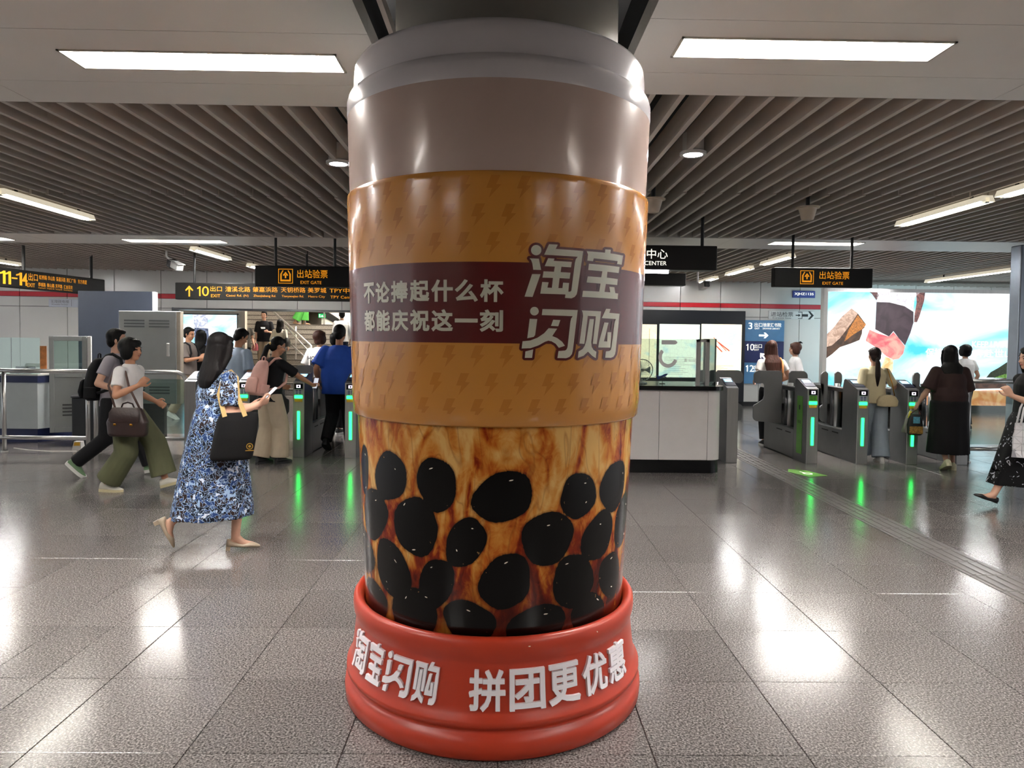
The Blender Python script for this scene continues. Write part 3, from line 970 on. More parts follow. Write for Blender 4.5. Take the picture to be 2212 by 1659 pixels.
# blue directory
u0, u1, z0, z1 = wall_rect(1604, 691, 1689, 829)
root = empty('exit_directory', WM @ Vector(((u0 + u1) / 2, -0.055, z0)), WA, 'blue three-band exit directory on the wall beside the map boards', 'sign')
hw = (u1 - u0) / 2; bh = (z1 - z0) / 3
M_sky = mat('directory_sky', '#5a93c6', 0.35); M_deep = mat('directory_navy', '#1c2a63', 0.35)
for k, (num, txt, en, ar) in enumerate((('12', '出口', 'EXIT', 0.8), ('10', '出口', 'EXIT', 2.3), ('3', '出口', 'EXIT', 0.0))):
    pl_ = MB().rbox(-hw, hw, 0, 0.03, k * bh + 0.002, (k + 1) * bh - 0.002, 0.004, 1).build('band', M_deep if k == 1 else M_sky, root)
    zc = k * bh + bh * 0.72
    for j_, dg_ in enumerate(num):
        xx = -hw * 0.66 + 0.115 * (j_ - (len(num) - 1) / 2)
        if dg_ == '1': one(pl_, xx, zc, 0.16, M_signw)
        else: lettering(dg_, 0.3, M_signw, pl_, (xx, -0.003, zc), height=0.16, width=0.1, name='digit')
    lettering(txt, 0.15, M_signw, pl_, (-hw * 0.27, -0.003, zc + 0.03), width=0.2, height=0.1)
    lettering(en, 0.06, M_signw, pl_, (-hw * 0.33, -0.003, zc - 0.06), width=0.12, height=0.04)
    if k == 2:
        lettering('徐家汇书院', 0.12, M_signw, pl_, (hw * 0.4, -0.003, zc + 0.03), width=0.46, height=0.095)
        lettering('ZIKAWEI LIBRARY', 0.05, M_signw, pl_, (hw * 0.36, -0.003, zc - 0.06), width=0.44, height=0.035)
    mb = MB(); R_ = Matrix.Translation((0.0, -0.004, k * bh + bh * 0.28)) @ Matrix.Rotation(-ar, 4, 'Y')
    mb.prism([(-0.12, -0.02), (0.04, -0.02), (0.0, -0.07), (0.04, -0.07), (0.12, 0.0), (0.04, 0.07), (0.0, 0.07), (0.04, 0.02), (-0.12, 0.02)], 0.002, R_)
    mb.build('arrow', M_signw, pl_)

# black map board with three lit maps
u0, u1, z0, z1 = wall_rect(1330, 668, 1603, 850)
z0 = 0.1
root = empty('map_board', WM @ Vector(((u0 + u1) / 2, -0.1, 0)), WA, 'black information board with three backlit maps behind the service counter', 'notice board')
hw = (u1 - u0) / 2; uc = (u0 + u1) / 2
MB().rbox(-hw, hw, 0, 0.08, z0, z1, 0.006, 1).build('board', mat('board_black', '#12151c', 0.3), root)


def poster_mat(name, bg, seed, es=0.9):
    m = bpy.data.materials.new(name); m.use_nodes = True
    nt = m.node_tree; N = nt.nodes; L = nt.links; b = N['Principled BSDF']
    tc = N.new('ShaderNodeTexCoord')
    mp = N.new('ShaderNodeMapping'); mp.inputs['Location'].default_value = (seed, seed * 2, seed); L.new(tc.outputs['Object'], mp.inputs[0])
    vo = N.new('ShaderNodeTexVoronoi'); vo.feature = 'DISTANCE_TO_EDGE'; vo.inputs['Scale'].default_value = 9
    no = N.new('ShaderNodeTexNoise'); no.inputs['Scale'].default_value = 3; no.inputs['Detail'].default_value = 2
    L.new(mp.outputs[0], vo.inputs['Vector']); L.new(mp.outputs[0], no.inputs['Vector'])
    r1 = N.new('ShaderNodeValToRGB'); r1.color_ramp.elements[0].color = tuple(x * 0.75 for x in lin(bg)) + (1,); r1.color_ramp.elements[1].color = lin(bg) + (1,)
    r1.color_ramp.elements[1].position = 0.03; L.new(vo.outputs['Distance'], r1.inputs[0])
    r2 = N.new('ShaderNodeValToRGB'); r2.color_ramp.elements[0].color = lin(bg) + (1,); r2.color_ramp.elements[1].color = lin('#c4dce0') + (1,)
    r2.color_ramp.elements[0].position = 0.52; r2.color_ramp.elements[1].position = 0.62; L.new(no.outputs[0], r2.inputs[0])
    mx = N.new('ShaderNodeMix'); mx.data_type = 'RGBA'; mx.blend_type = 'MULTIPLY'; mx.inputs[0].default_value = 1
    L.new(r1.outputs[0], mx.inputs[6]); L.new(r2.outputs[0], mx.inputs[7])
    L.new(mx.outputs[2], b.inputs['Base Color']); L.new(mx.outputs[2], b.inputs['Emission Color']); b.inputs['Emission Strength'].default_value = es
    return m


M_mapr = mat('map_red', '#c8503c', 0.5, emit='#c8503c', es=0.5, var=0); M_mapk = mat('map_grey', '#8a8478', 0.5, var=0)
for i, (xa, xb, bg) in enumerate(((1334, 1414, '#ece6d2'), (1422, 1506, '#e9ece2'), (1512, 1596, '#f0eadc'))):
    a, b, c, d = wall_rect(xa, 700, xb, 815)
    fr = MB().rbox(a - uc, b - uc, -0.02, 0.0, c, d, 0.006, 1).build('map_panel', poster_mat('map_%d' % i, bg, i * 3.7, 1.0), root)
    w_, h_ = b - a, d - c
    mb = MB()
    if i == 2:
        for (p0, p1, t_) in (((0.3, 0.75), (0.62, 0.5), 0.008), ((0.42, 0.66), (0.70, 0.5), 0.014), ((0.36, 0.6), (0.52, 0.48), 0.014)):
            q0 = Vector((a - uc + w_ * p0[0], 0, c + h_ * p0[1])); q1 = Vector((a - uc + w_ * p1[0], 0, c + h_ * p1[1])); dd = (q1 - q0).normalized(); nn = Vector((-dd.z, 0, dd.x)) * t_
            mb.add([q + Vector((0, -0.023, 0)) for q in (q0 - nn, q1 - nn, q1 + nn, q0 + nn)], [(0, 1, 2, 3)])
        mb.build('route_lines', M_mapr, fr)
    mb = MB()
    if i == 0: mb.box(a - uc + w_ * 0.8, a - uc + w_ * 0.81, -0.023, -0.0225, c + h_ * 0.1, d - h_ * 0.08)
    for k in range(10):
        zz = c + h_ * (0.06 + 0.035 * k * (1 if i != 2 else 0.5)); mb.box(a - uc + w_ * 0.12, a - uc + w_ * random.uniform(0.5, 0.88), -0.023, -0.0225, zz, zz + 0.006)
    tag(mb.build('map_print', M_mapk, fr), kind='stuff')

# ------------------------------------------------------------------ big runner billboard
BY = 16.4
bp0 = atY(1787, 632, BY); bp1 = atY(2198, 632, BY)
root = empty('runner_billboard', ((bp0.x + bp1.x) / 2, BY, 0), 0, 'huge backlit billboard of a running leg and shoe under a blue sky', 'billboard')
bw = (bp1.x - bp0.x) / 2; bz0, bz1 = 0.16, 2.74


def sky_ad(name, es, sc=0.55, seed=0.0):
    m = bpy.data.materials.new(name); m.use_nodes = True
    nt = m.node_tree; N = nt.nodes; L = nt.links; b = N['Principled BSDF']
    tc = N.new('ShaderNodeTexCoord'); mp = N.new('ShaderNodeMapping'); mp.inputs['Scale'].default_value = (1, 1, 1.9); mp.inputs['Location'].default_value = (seed, 0, 0)
    L.new(tc.outputs['Object'], mp.inputs[0])
    no = N.new('ShaderNodeTexNoise'); no.inputs['Scale'].default_value = sc; no.inputs['Detail'].default_value = 5; no.inputs['Distortion'].default_value = 0.6
    L.new(mp.outputs[0], no.inputs['Vector'])
    r = N.new('ShaderNodeValToRGB'); e = r.color_ramp.elements
    e[0].position = 0.34; e[0].color = lin('#38b6dc') + (1,); e[1].position = 0.60; e[1].color = lin('#fbffff') + (1,)
    k = e.new(0.45); k.color = lin('#a8e4f2') + (1,)
    L.new(no.outputs[0], r.inputs[0]); L.new(r.outputs[0], b.inputs['Emission Color']); b.inputs['Emission Strength'].default_value = es
    b.inputs['Base Color'].default_value = (0.05, 0.05, 0.05, 1); b.inputs['Roughness'].default_value = 0.3
    return m


ADS = 1.15
screen = MB().box(-bw, bw, 0, 0.02, bz0, bz1).build('light_panel', sky_ad('ad_sky', ADS), root)
fr = MB(); fr.box(-bw - 0.09, -bw, -0.05, 0.12, 0.0, bz1 + 0.08); fr.build('frame_side', M_wallp, root)
fr = MB(); fr.box(bw, bw + 0.09, -0.05, 0.12, 0.0, bz1 + 0.08); fr.build('frame_side', M_wallp, root)
fr = MB(); fr.box(-bw, bw, -0.03, 0.3, bz1, bz1 + 0.08); fr.build('frame_top', M_steel, root)
fr = MB(); fr.box(-bw, bw, -0.04, 0.3, 0.0, bz0); fr.build('plinth', mat('plinth_dark', '#3a3836', 0.35), root)


def ad_mat(name, c, es=ADS * 0.85, c2=None, sc=9):
    m = bpy.data.materials.new(name); m.use_nodes = True
    nt = m.node_tree; N = nt.nodes; L = nt.links; b = N['Principled BSDF']
    tc = N.new('ShaderNodeTexCoord'); no = N.new('ShaderNodeTexNoise'); no.inputs['Scale'].default_value = sc; no.inputs['Detail'].default_value = 4; no.inputs['Distortion'].default_value = 1.5
    L.new(tc.outputs['Object'], no.inputs['Vector'])
    r = N.new('ShaderNodeValToRGB'); e = r.color_ramp.elements; e[0].position = 0.38; e[1].position = 0.62
    e[0].color = lin(c) + (1,); e[1].color = lin(c2 or c) + (1,)
    L.new(no.outputs[0], r.inputs[0]); L.new(r.outputs[0], b.inputs['Emission Color']); b.inputs['Emission Strength'].default_value = es
    b.inputs['Base Color'].default_value = (0.03, 0.03, 0.03, 1)
    return m


def adp(name, pts, m, lay, src='c'):
    """outline read off the photograph's billboard (crop pixels) laid flat on the panel as print"""
    P = []
    for (a, b) in pts:
        q = atY(1760 + a / 2.593, 480 + b / 2.593, BY)
        P.append((min(max(q.x - root.location.x, -bw), bw), min(max(q.z, bz0), bz1)))
    return MB().prism(P, 0.0005, Matrix.Translation((0, -0.001 - 0.0012 * lay, 0))).build(name, m, screen)


adp('track_print', [(40, 1045), (40, 945), (590, 948), (1150, 940), (1150, 1045)], ad_mat('ad_track', '#d9824a', 1.0, '#f0b07a', 4), 1)
adp('bush_print', [(960, 870), (985, 840), (1030, 815), (1075, 785), (1110, 768), (1150, 770), (1150, 872)], ad_mat('ad_bush', '#161c14', 0.6, '#3b4a30', 25), 1)
adp('grass_print', [(1000, 872), (1060, 852), (1150, 842), (1150, 875)], ad_mat('ad_grass', '#6f9a3a', 0.9, '#3e6a2a', 20), 2)
adp('rail_print', [(590, 905), (1150, 870), (1150, 930), (590, 940)], ad_mat('ad_rail', '#5a4238', 0.8, '#3a2c28', 6), 2)
adp('shirt_print', [(350, 385), (590, 385), (560, 420), (550, 500), (500, 470), (420, 450), (345, 450)], ad_mat('ad_shirt', '#f4f1f4', ADS, '#b9b4bc', 12), 3)
adp('arm_print', [(305, 380), (350, 382), (358, 410), (345, 438), (318, 400)], ad_mat('ad_arm', '#4a3438', 0.8, '#7a5350'), 3)
adp('arm_print', [(568, 388), (618, 388), (612, 440), (585, 530), (572, 560), (556, 560), (558, 520), (570, 450)], ad_mat('ad_arm2', '#4a3438', 0.8, '#9a6660'), 3)
adp('shorts_print', [(345, 447), (420, 450), (500, 470), (552, 502), (553, 560), (535, 620), (505, 690), (470, 650), (440, 610), (415, 640), (375, 620), (338, 600)], ad_mat('ad_shorts', '#3d2f38', 0.75, '#54434d', 3), 4)
adp('leg_print', [(300, 600), (360, 625), (415, 640), (440, 615), (470, 650), (505, 695), (495, 735), (470, 765), (440, 770), (400, 750), (340, 700), (285, 665)], ad_mat('ad_leg', '#c25560', ADS, '#e89a8c', 3), 4)
adp('leg_print', [(395, 752), (440, 770), (435, 830), (415, 890), (378, 890), (372, 810)], ad_mat('ad_leg2', '#f0a268', ADS, '#ffd9b4', 3), 3)
adp('shoe_print', [(60, 765), (58, 690), (90, 610), (150, 530), (205, 483), (240, 510), (285, 570), (265, 620), (250, 660), (200, 680), (140, 700), (95, 740)], ad_mat('ad_shoe', '#3a2820', 0.8, '#5e4230', 5), 4)
adp('shoe_sole_print', [(60, 700), (62, 630), (105, 590), (150, 530), (205, 483), (240, 512), (205, 565), (140, 650), (95, 690)], ad_mat('ad_sole', '#d8b8a4', ADS * 0.8, '#ab8a76', 8), 5)
adp('shoe_knit_print', [(240, 520), (286, 575), (262, 600), (215, 630), (165, 668), (190, 600)], ad_mat('ad_knit', '#d88a3a', ADS * 0.85, '#7a4c26', 40), 6)
adp('sock_print', [(265, 600), (288, 582), (305, 605), (285, 660), (260, 655)], ad_mat('ad_sock', '#e9dde2', ADS * 0.9), 6)
M_adw = mat('ad_white', '#ffffff', 0.5, emit='#ffffff', es=1.6, var=0)
for t_, a, b, w_ in (('KEEP LIVING', 995, 685, 0.95), ('保持', 668, 730, 0.4), ('奔赴世山', 1000, 735, 0.9)):
    q = atY(1760 + a / 2.593, 480 + b / 2.593, BY)
    lettering(t_, 0.2, M_adw, screen, (q.x - root.location.x, -0.011, q.z), width=w_)

# ------------------------------------------------------------------ stair hall behind the opening
SX0 = atY(529, 700, 19.0).x
M_beige = mat('stair_wall_beige', '#d9cfbf', 0.5, var=0.03)
hall = MB()
hall.box(-11, SX0, 19.0, 19.17, 0, 5.4)
o = hall.build('wall_stair_left', M_beige); tag(o, kind='structure')
o = MB().box(SX0 - 2.9, SX0 - 2.7, 19.5, 27, 0, 5.4).build('wall_stair_side', M_beige); tag(o, kind='structure')
o = MB().box(-11, 3, 26.6, 26.8, 0, 5.4).build('wall_stair_back', M_beige); tag(o, kind='structure')
o = MB().box(-0.6, -0.4, 17.3, 26.7, 0, 5.4).build('wall_stair_right', M_beige); tag(o, kind='structure')
o = MB().box(-11, 3, 17.4, 26.7, 5.2, 5.35).build('ceiling_stair', M_white); tag(o, kind='structure')
o = MB().box(-11.2, -11, 16.3, 19.3, 0, 5.4).build('wall_stair_end', M_beige); tag(o, kind='structure')
M_step = granite('granite_step', '#4e4b47', '#8f8a83', '#c4beb5', 0.4, 0.05, 60)
M_nose = mat('step_nosing', '#4b4642', 0.5)
stair = empty('staircase', (SX0, 19.2, 0), 0, kind='structure')
XR = atY(745, 700, 22.5).x - SX0; XW = -0.6 - SX0
XL = atY(643, 700, 23).x - SX0
for k in range(1, 20):
    w_ = XW if k <= 13 else XL
    st_ = MB().box(-2.7, w_, 0.3 * (k - 1) + (0.31 if False else 0.0), 0.3 * (k - 1) + (0.32 if k != 13 else 0.32), 0.15 * (k - 1) if k > 1 else 0.0, 0.15 * k).build('step', M_step, stair)
    MB().box(-2.7, w_, 0.3 * (k - 1) + (0.31 if False else 0.0) - 0.012, 0.3 * (k - 1) + 0.03, 0.15 * k - 0.022, 0.15 * k + 0.004).build('nosing', M_nose, st_)
MB().box(XL, XW, 0.3 * 12 + 0.32, 7.2, 1.80, 1.95).build('landing', M_step, stair)
MB().box(XL, XW, 3.92, 4.0, 0, 1.80).build('landing_face', M_step, stair)
MB().box(-2.7, XL, 5.72, 7.2, 2.7, 2.85).build('landing', M_step, stair)
# white wall beyond the landing with a black skirt
MB().box(XL + 0.3, XW, 5.6, 5.7, 1.95, 4.5).build('landing_wall', M_white, stair)
mb = MB(); mb.prism([(XL + 0.3, 2.3), (XL + 0.9, 1.96), (XW, 1.96), (XW, 2.1), (XL + 1.0, 2.1), (XL + 0.3, 2.7)], 0.02, Matrix.Translation((0, 5.57, 0))); mb.build('skirting', M_black, stair)


def railrun(name, pts, r, m, parent): return MB().tube(pts, r, 8).build(name, m, parent, True)


hr = empty('stair_handrail', (SX0, 19.2, 0), 0, 'steel handrail running down the granite stairs', 'handrail')
pA = atY(588, 671, 22.6); pB = atY(672, 748, 19.6); pA2 = atY(610, 715, 22.0); pB2 = atY(667, 768, 19.6)
lp = lambda p: (p.x - SX0, p.y - 19.2, p.z)
railrun('top_rail', [lp(pA), lp(pB), (lp(pB)[0], lp(pB)[1] - 0.1, 0.95)], 0.035, M_steel, hr)
pC = atY(612, 700, 22.2); pD = atY(668, 760, 19.6); pE = atY(625, 740, 21.2); pF = atY(664, 776, 19.6)
railrun('mid_rail', [lp(pC), lp(pD)], 0.02, M_steel, hr); railrun('mid_rail', [lp(pE), lp(pF)], 0.02, M_steel, hr)
pt = atY(639, 720, 20.9); railrun('post', [(lp(pt)[0], lp(pt)[1], 0.75), (lp(pt)[0], lp(pt)[1], 1.86)], 0.022, M_steel, hr)
railrun('post', [(lp(pB)[0], lp(pB)[1], 0.15), (lp(pB)[0], lp(pB)[1], 1.2)], 0.022, M_steel, hr)
lr = empty('landing_rail', (SX0, 19.2, 0), 0, 'steel guard rail on the upper stair landing', 'handrail')
x1_, x2_ = atY(661, 680, 23.1).x - SX0, atY(702, 680, 23.1).x - SX0
for q in (x1_, x2_): railrun('post', [(q, 3.8, 1.95), (q, 3.8, 3.0)], 0.022, M_steel, lr)
railrun('top_rail', [(x1_, 3.8, 3.0), (x2_, 3.8, 3.0), (x2_ + 1.6, 2.2, 2.2)], 0.03, M_steel, lr)
railrun('mid_rail', [(x1_, 3.8, 2.45), (x2_, 3.8, 2.45), (x2_ + 1.6, 2.2, 1.65)], 0.018, M_steel, lr)
q = atY(695, 682, 24.7)
es_ = empty('exit_lamp', (q.x, 24.72, q.z), 0, 'small green running man exit lamp over the stair landing', 'sign')
MB().rbox(-0.12, 0.12, 0, 0.04, -0.07, 0.07, 0.005, 1).build('case', mat('exit_green', '#0d6a38', 0.4, emit='#13a050', es=0.8, var=0), es_)
mb = MB(); mb.prism([(-0.02, 0.0), (0.02, 0.02), (0.05, -0.02), (0.03, -0.05), (0.0, -0.02), (-0.03, -0.05)], 0.003, Matrix.Translation((0, -0.004, 0))); mb.lathe([(0, 0), (0.012, 0)], 8, (0, 0, 0)); mb.box(-0.09, -0.06, -0.004, -0.001, -0.05, 0.05)
mb.build('running_figure', mat('exit_pale', '#b8ffd0', 0.4, emit='#b8ffd0', es=1.5, var=0), es_)
# poster in the stair hall
a = atY(393, 676, 18.95); b = atY(515, 676, 18.95)
root2 = empty('hall_lightbox', ((a.x + b.x) / 2, 18.98, 0), 0, 'backlit blue sky poster on the wall left of the stairs', 'billboard')
hw = (b.x - a.x) / 2
sc2 = MB().box(-hw + 0.03, hw - 0.03, -0.06, -0.02, 0.5, a.z - 0.03).build('light_panel', sky_ad('ad_sky_small', 1.3, 0.9, 3.0), root2)
mb = MB()
for (x0, x1, z0, z1) in ((-hw, hw, a.z - 0.04, a.z), (-hw, hw, 0.46, 0.5), (-hw, -hw + 0.03, 0.46, a.z), (hw - 0.03, hw, 0.46, a.z)): mb.box(x0, x1, -0.07, 0, z0, z1)
mb.build('frame', M_steel, root2)
lz = a.z
MB().prism([(-0.35, lz - 0.04), (0.05, lz - 0.04), (0.06, lz - 0.4), (-0.3, lz - 0.38)], 0.002, Matrix.Translation((-0.1, -0.063, 0))).build('shirt_print', ad_mat('ad_shirt_s', '#eceef4', 1.2, '#9aa0b4', 8), sc2)
MB().prism([(-0.3, lz - 0.38), (0.06, lz - 0.4), (0.1, lz - 0.85), (-0.08, lz - 0.9), (-0.3, lz - 0.75)], 0.002, Matrix.Translation((-0.1, -0.063, 0))).build('shorts_print', ad_mat('ad_short_s', '#3d4660', 0.9, '#77829a', 8), sc2)
# lamps of the stair hall
for k, (xx, yy, w_) in enumerate(((-5.0, 20.5, 'over the lower steps'), (-3.0, 20.5, 'over the right steps'), (-5.0, 23.5, 'over the landing'))):
    r_ = empty('ceiling_light', (xx, yy, 5.19), 0, 'stair hall ceiling lamp ' + w_, 'light', 'stair hall lamps')
    MB().rbox(-0.7, 0.7, -0.15, 0.15, -0.03, 0.0, 0.008, 1).build('frame', M_white, r_)
    MB().box(-0.66, 0.66, -0.12, 0.12, -0.036, -0.031).build('diffuser', mat('hall_lamp', '#ffffff', 0.4, emit='#fff3e4', es=LAMP * 2.0, var=0), r_)

# ------------------------------------------------------------------ hanging signs
M_sign = mat('sign_black', '#0a0a0a', 0.5, var=0.05, spec=0.3)


def hang_sign(name, x0, x1, y, z0, z1, label, t=0.12, rz=0.0, rods=(0.2, 0.8)):
    cx_ = (x0 + x1) / 2; hw = (x1 - x0) / 2; hz = (z1 - z0) / 2
    r = empty(name, (cx_, y, (z0 + z1) / 2), rz, label, 'sign', None)
    MB().rbox(-hw, hw, 0, t, -hz, hz, 0.012, 2).build('case', M_sign, r)
    for q in rods:
        xx = -hw + 2 * hw * q
        MB().tube([(xx, t / 2, hz - 0.01), (xx, t / 2, hz + (ZC + 0.3 - z1))], 0.02, 8).build('hanging_rod', M_black, r)
    return r, hw, hz


def gate_icon(parent, x, z, s, y=-0.004):
    mb = MB(); M_ = Matrix.Translation((x, y, z)) @ Matrix.Scale(s, 4)
    o_, i_ = 0.5, 0.455
    for q in ([(-o_, -o_), (o_, -o_), (o_, -i_), (-o_, -i_)], [(-o_, i_), (o_, i_), (o_, o_), (-o_, o_)], [(-o_, -i_), (-i_, -i_), (-i_, i_), (-o_, i_)], [(i_, -i_), (o_, -i_), (o_, i_), (i_, i_)],
              [(-0.36, -0.36), (0.36, -0.36), (0.36, -0.24), (-0.36, -0.24)], [(-0.36, -0.24), (-0.26, -0.24), (-0.26, 0.14), (-0.36, 0.14)], [(0.26, -0.24), (0.36, -0.24), (0.36, 0.14), (0.26, 0.14)],
              [(-0.36, 0.14), (-0.26, 0.14), (-0.14, 0.38), (-0.2, 0.4)], [(0.26, 0.14), (0.36, 0.14), (0.2, 0.4), (0.14, 0.38)],
              [(-0.05, -0.14), (0.05, -0.14), (0.05, 0.1), (-0.05, 0.1)], [(-0.19, 0.06), (-0.1, 0.02), (0.0, 0.16), (0.1, 0.02), (0.19, 0.06), (0.0, 0.3)]):
        mb.prism(q, 0.0015, M_)
    return mb.build('gate_icon', M_amber, parent)


def up_arrow(parent, x, z, s, m):
    mb = MB(); M_ = Matrix.Translation((x, -0.004, z)) @ Matrix.Scale(s, 4)
    mb.prism([(-0.07, -0.5), (0.07, -0.5), (0.07, 0.2), (0.3, 0.0), (0.36, 0.1), (0.0, 0.5), (-0.36, 0.1), (-0.3, 0.0), (-0.07, 0.2)], 0.0015, M_)
    return mb.build('arrow', m, parent)


def exit_gate_sign(x0p, x1p, ytop, ybot, Y, icon_p, text_p, label):
    a = atY(x0p, ytop, Y); b = atY(x1p, ybot, Y)
    r, hw, hz = hang_sign('exit_gate_sign', a.x, b.x, Y, b.z, a.z, label)
    gate_icon(r, atY(icon_p, 600, Y).x - r.location.x, 0, hz * 2 * 0.7)
    tx = atY(text_p, 600, Y).x - r.location.x
    lettering('出站验票', 0.3, M_amber, r, (tx + 0.02, -0.004, hz * 0.24), width=0.042 * Y, bold=0.0028, height=hz * 0.8)
    lettering('EXIT GATE', 0.1, M_amber, r, (tx, -0.004, -hz * 0.58), width=0.029 * Y, height=hz * 0.3)
    return r


exit_gate_sign(550, 764, 573, 621, 10.5, 617, 672, 'black exit gate sign over the gates left of the cup')
exit_gate_sign(1673, 1885, 577, 622, 9.8, 1743, 1799, 'black exit gate sign over the gates right of the cup')

Y_ = 12.6
a = atY(378, 610, Y_); b = atY(812, 652, Y_)
r, hw, hz = hang_sign('exit_road_sign', a.x, b.x, Y_, b.z, a.z, 'long black exit 10 sign listing roads in amber letters', rods=(0.09, 0.65))
gx = lambda p: atY(p, 628, Y_).x - r.location.x
up_arrow(r, gx(409), 0, hz * 1.3, M_amber)
one(r, gx(431), 0, hz * 1.15, M_amber, 0.6)
lettering('0', 0.4, M_amber, r, (gx(444), -0.004, 0), height=hz * 1.15, width=0.12, bold=0.0, name='digit')
lettering('出口', 0.2, M_amber, r, (gx(467), -0.004, hz * 0.3), height=hz * 0.62, width=gx(480) - gx(455), bold=0.0021)
lettering('EXIT', 0.1, M_amber, r, (gx(466), -0.004, -hz * 0.52), width=gx(476) - gx(456), height=hz * 0.36)
for t_, en, x0, x1 in (('漕溪北路', 'Caoxi Rd. (N)', 487, 541), ('肇嘉浜路', 'Zhaojiabang Rd.', 546, 600), ('天钥桥路', 'Tianyaoqiao Rd.', 607, 660), ('美罗城', 'Metro City', 665, 705), ('TPY中心', 'TPY Center', 712, 772)):
    lettering(t_, 0.2, M_amber, r, ((gx(x0) + gx(x1)) / 2, -0.004, hz * 0.28), width=gx(x1) - gx(x0), bold=0.0021, height=hz * 0.62)
    lettering(en, 0.1, M_amber, r, (gx(x0) + (gx(x1) - gx(x0)) * 0.48, -0.004, -hz * 0.5), width=(gx(x1) - gx(x0)) * 0.9, height=hz * 0.34)

# the angled exit 11-14 sign at the left edge
pa = Vector((-7.93, 11.05, 0)); pb = Vector((-7.55, 13.75, 0))
dirv = (pb - pa).normalized(); pa = pa - dirv * 1.4
mid = (pa + pb) / 2; ln = (pb - pa).length
zt_ = 2.595; zb_ = 2.29
r = empty('exit_range_sign', (mid.x, mid.y, (zt_ + zb_) / 2), math.atan2(dirv.y, dirv.x), 'black exit 11 to 14 sign seen at a slant at the left edge', 'sign')
hw = ln / 2; hz = (zt_ - zb_) / 2
MB().rbox(-hw, hw, 0, 0.12, -hz, hz, 0.012, 2).build('case', M_sign, r)
for q in (0.55, 0.93):
    MB().tube([(-hw + 2 * hw * q, 0.06, hz - 0.01), (-hw + 2 * hw * q, 0.06, ZC + 0.3 - r.location.z)], 0.025, 8).build('hanging_rod', M_black, r)
L0 = -hw + 1.4


def sg(p):   # place along the sign for a picture column
    d = ray(p, 600); n_ = Vector((-dirv.y, dirv.x, 0)); t = (pa - CAM).dot(n_) / d.dot(n_); h = CAM + d * t
    return (h - mid).dot(dirv)


for q_ in (7, 19, 43): one(r, sg(q_), 0, hz * 1.35, M_amber, 1.0)
MB().box(sg(25), sg(37), -0.0055, -0.004, -hz * 0.06, hz * 0.08).build('dash', M_amber, r)
lettering('4', 0.3, M_amber, r, (sg(53), -0.004, 0), width=sg(59) - sg(47), height=hz * 1.35, bold=0.004, name='digit')
lettering('出口', 0.2, M_amber, r, ((sg(61) + sg(81)) / 2, -0.004, hz * 0.33), width=sg(81) - sg(61), height=hz * 0.8)
lettering('EXIT', 0.1, M_amber, r, ((sg(58) + sg(75)) / 2, -0.004, -hz * 0.55), width=sg(75) - sg(58), height=hz * 0.42, bold=0.0035)
for t_, x0, x1 in (('虹桥路', 84, 101), ('华山路', 103, 118), ('肇嘉浜路', 121, 141), ('港汇广场', 143, 163), ('东方商厦', 168, 187)):
    lettering(t_, 0.1, M_amber, r, ((sg(x0) + sg(x1)) / 2, -0.004, hz * 0.42), width=sg(x1) - sg(x0), height=hz * 0.5, bold=0.0042)
for t_, x0, x1 in (('恭城路', 82, 98), ('衡山路', 101, 117), ('天平路', 119, 134), ('汇金百货', 137, 156)):
    lettering(t_, 0.1, M_amber, r, ((sg(x0) + sg(x1)) / 2, -0.004, -hz * 0.38), width=sg(x1) - sg(x0), height=hz * 0.45, bold=0.0042)
    lettering('Gongcheng Rd.' if x0 == 82 else 'Hengshan Rd.' if x0 == 101 else 'Tianping Rd.' if x0 == 119 else 'Grand Gateway', 0.05, M_amber, r, ((sg(x0) + sg(x1)) / 2, -0.004, -hz * 0.76), height=hz * 0.14, width=sg(x1) - sg(x0), bold=0.0042)

# service center sign over the counter
a = atY(1240, 527, 8.45); b = atY(1549, 584, 8.45)
r, hw, hz = hang_sign('service_sign', a.x, b.x, 8.45, b.z, a.z, 'black service centre sign cut by the right side of the cup', t=0.22, rods=(0.1, 0.91))
gx = lambda p: atY(p, 560, 8.45).x - r.location.x
lettering('服务中心', 0.25, M_signw, r, (gx(1395), -0.004, hz * 0.28), height=hz * 0.8, width=gx(1442) - gx(1348), bold=0.0014)
lettering('SERVICE CENTER', 0.12, M_signw, r, (gx(1391), -0.004, -hz * 0.48), height=hz * 0.34, width=gx(1440) - gx(1342), bold=0.0014)
MB().tube([(-hw * 0.6, 0.11, -hz - 0.02), (hw * 0.35, 0.11, -hz - 0.02)], 0.014, 8).build('light_strip', M_tube, r)
a = atY(1300, 588, 11.6); b = atY(1482, 617, 11.6)
r, hw, hz = hang_sign('back_sign', a.x, b.x, 11.6, b.z, a.z, 'plain black sign back hanging behind the service centre sign', t=0.2)


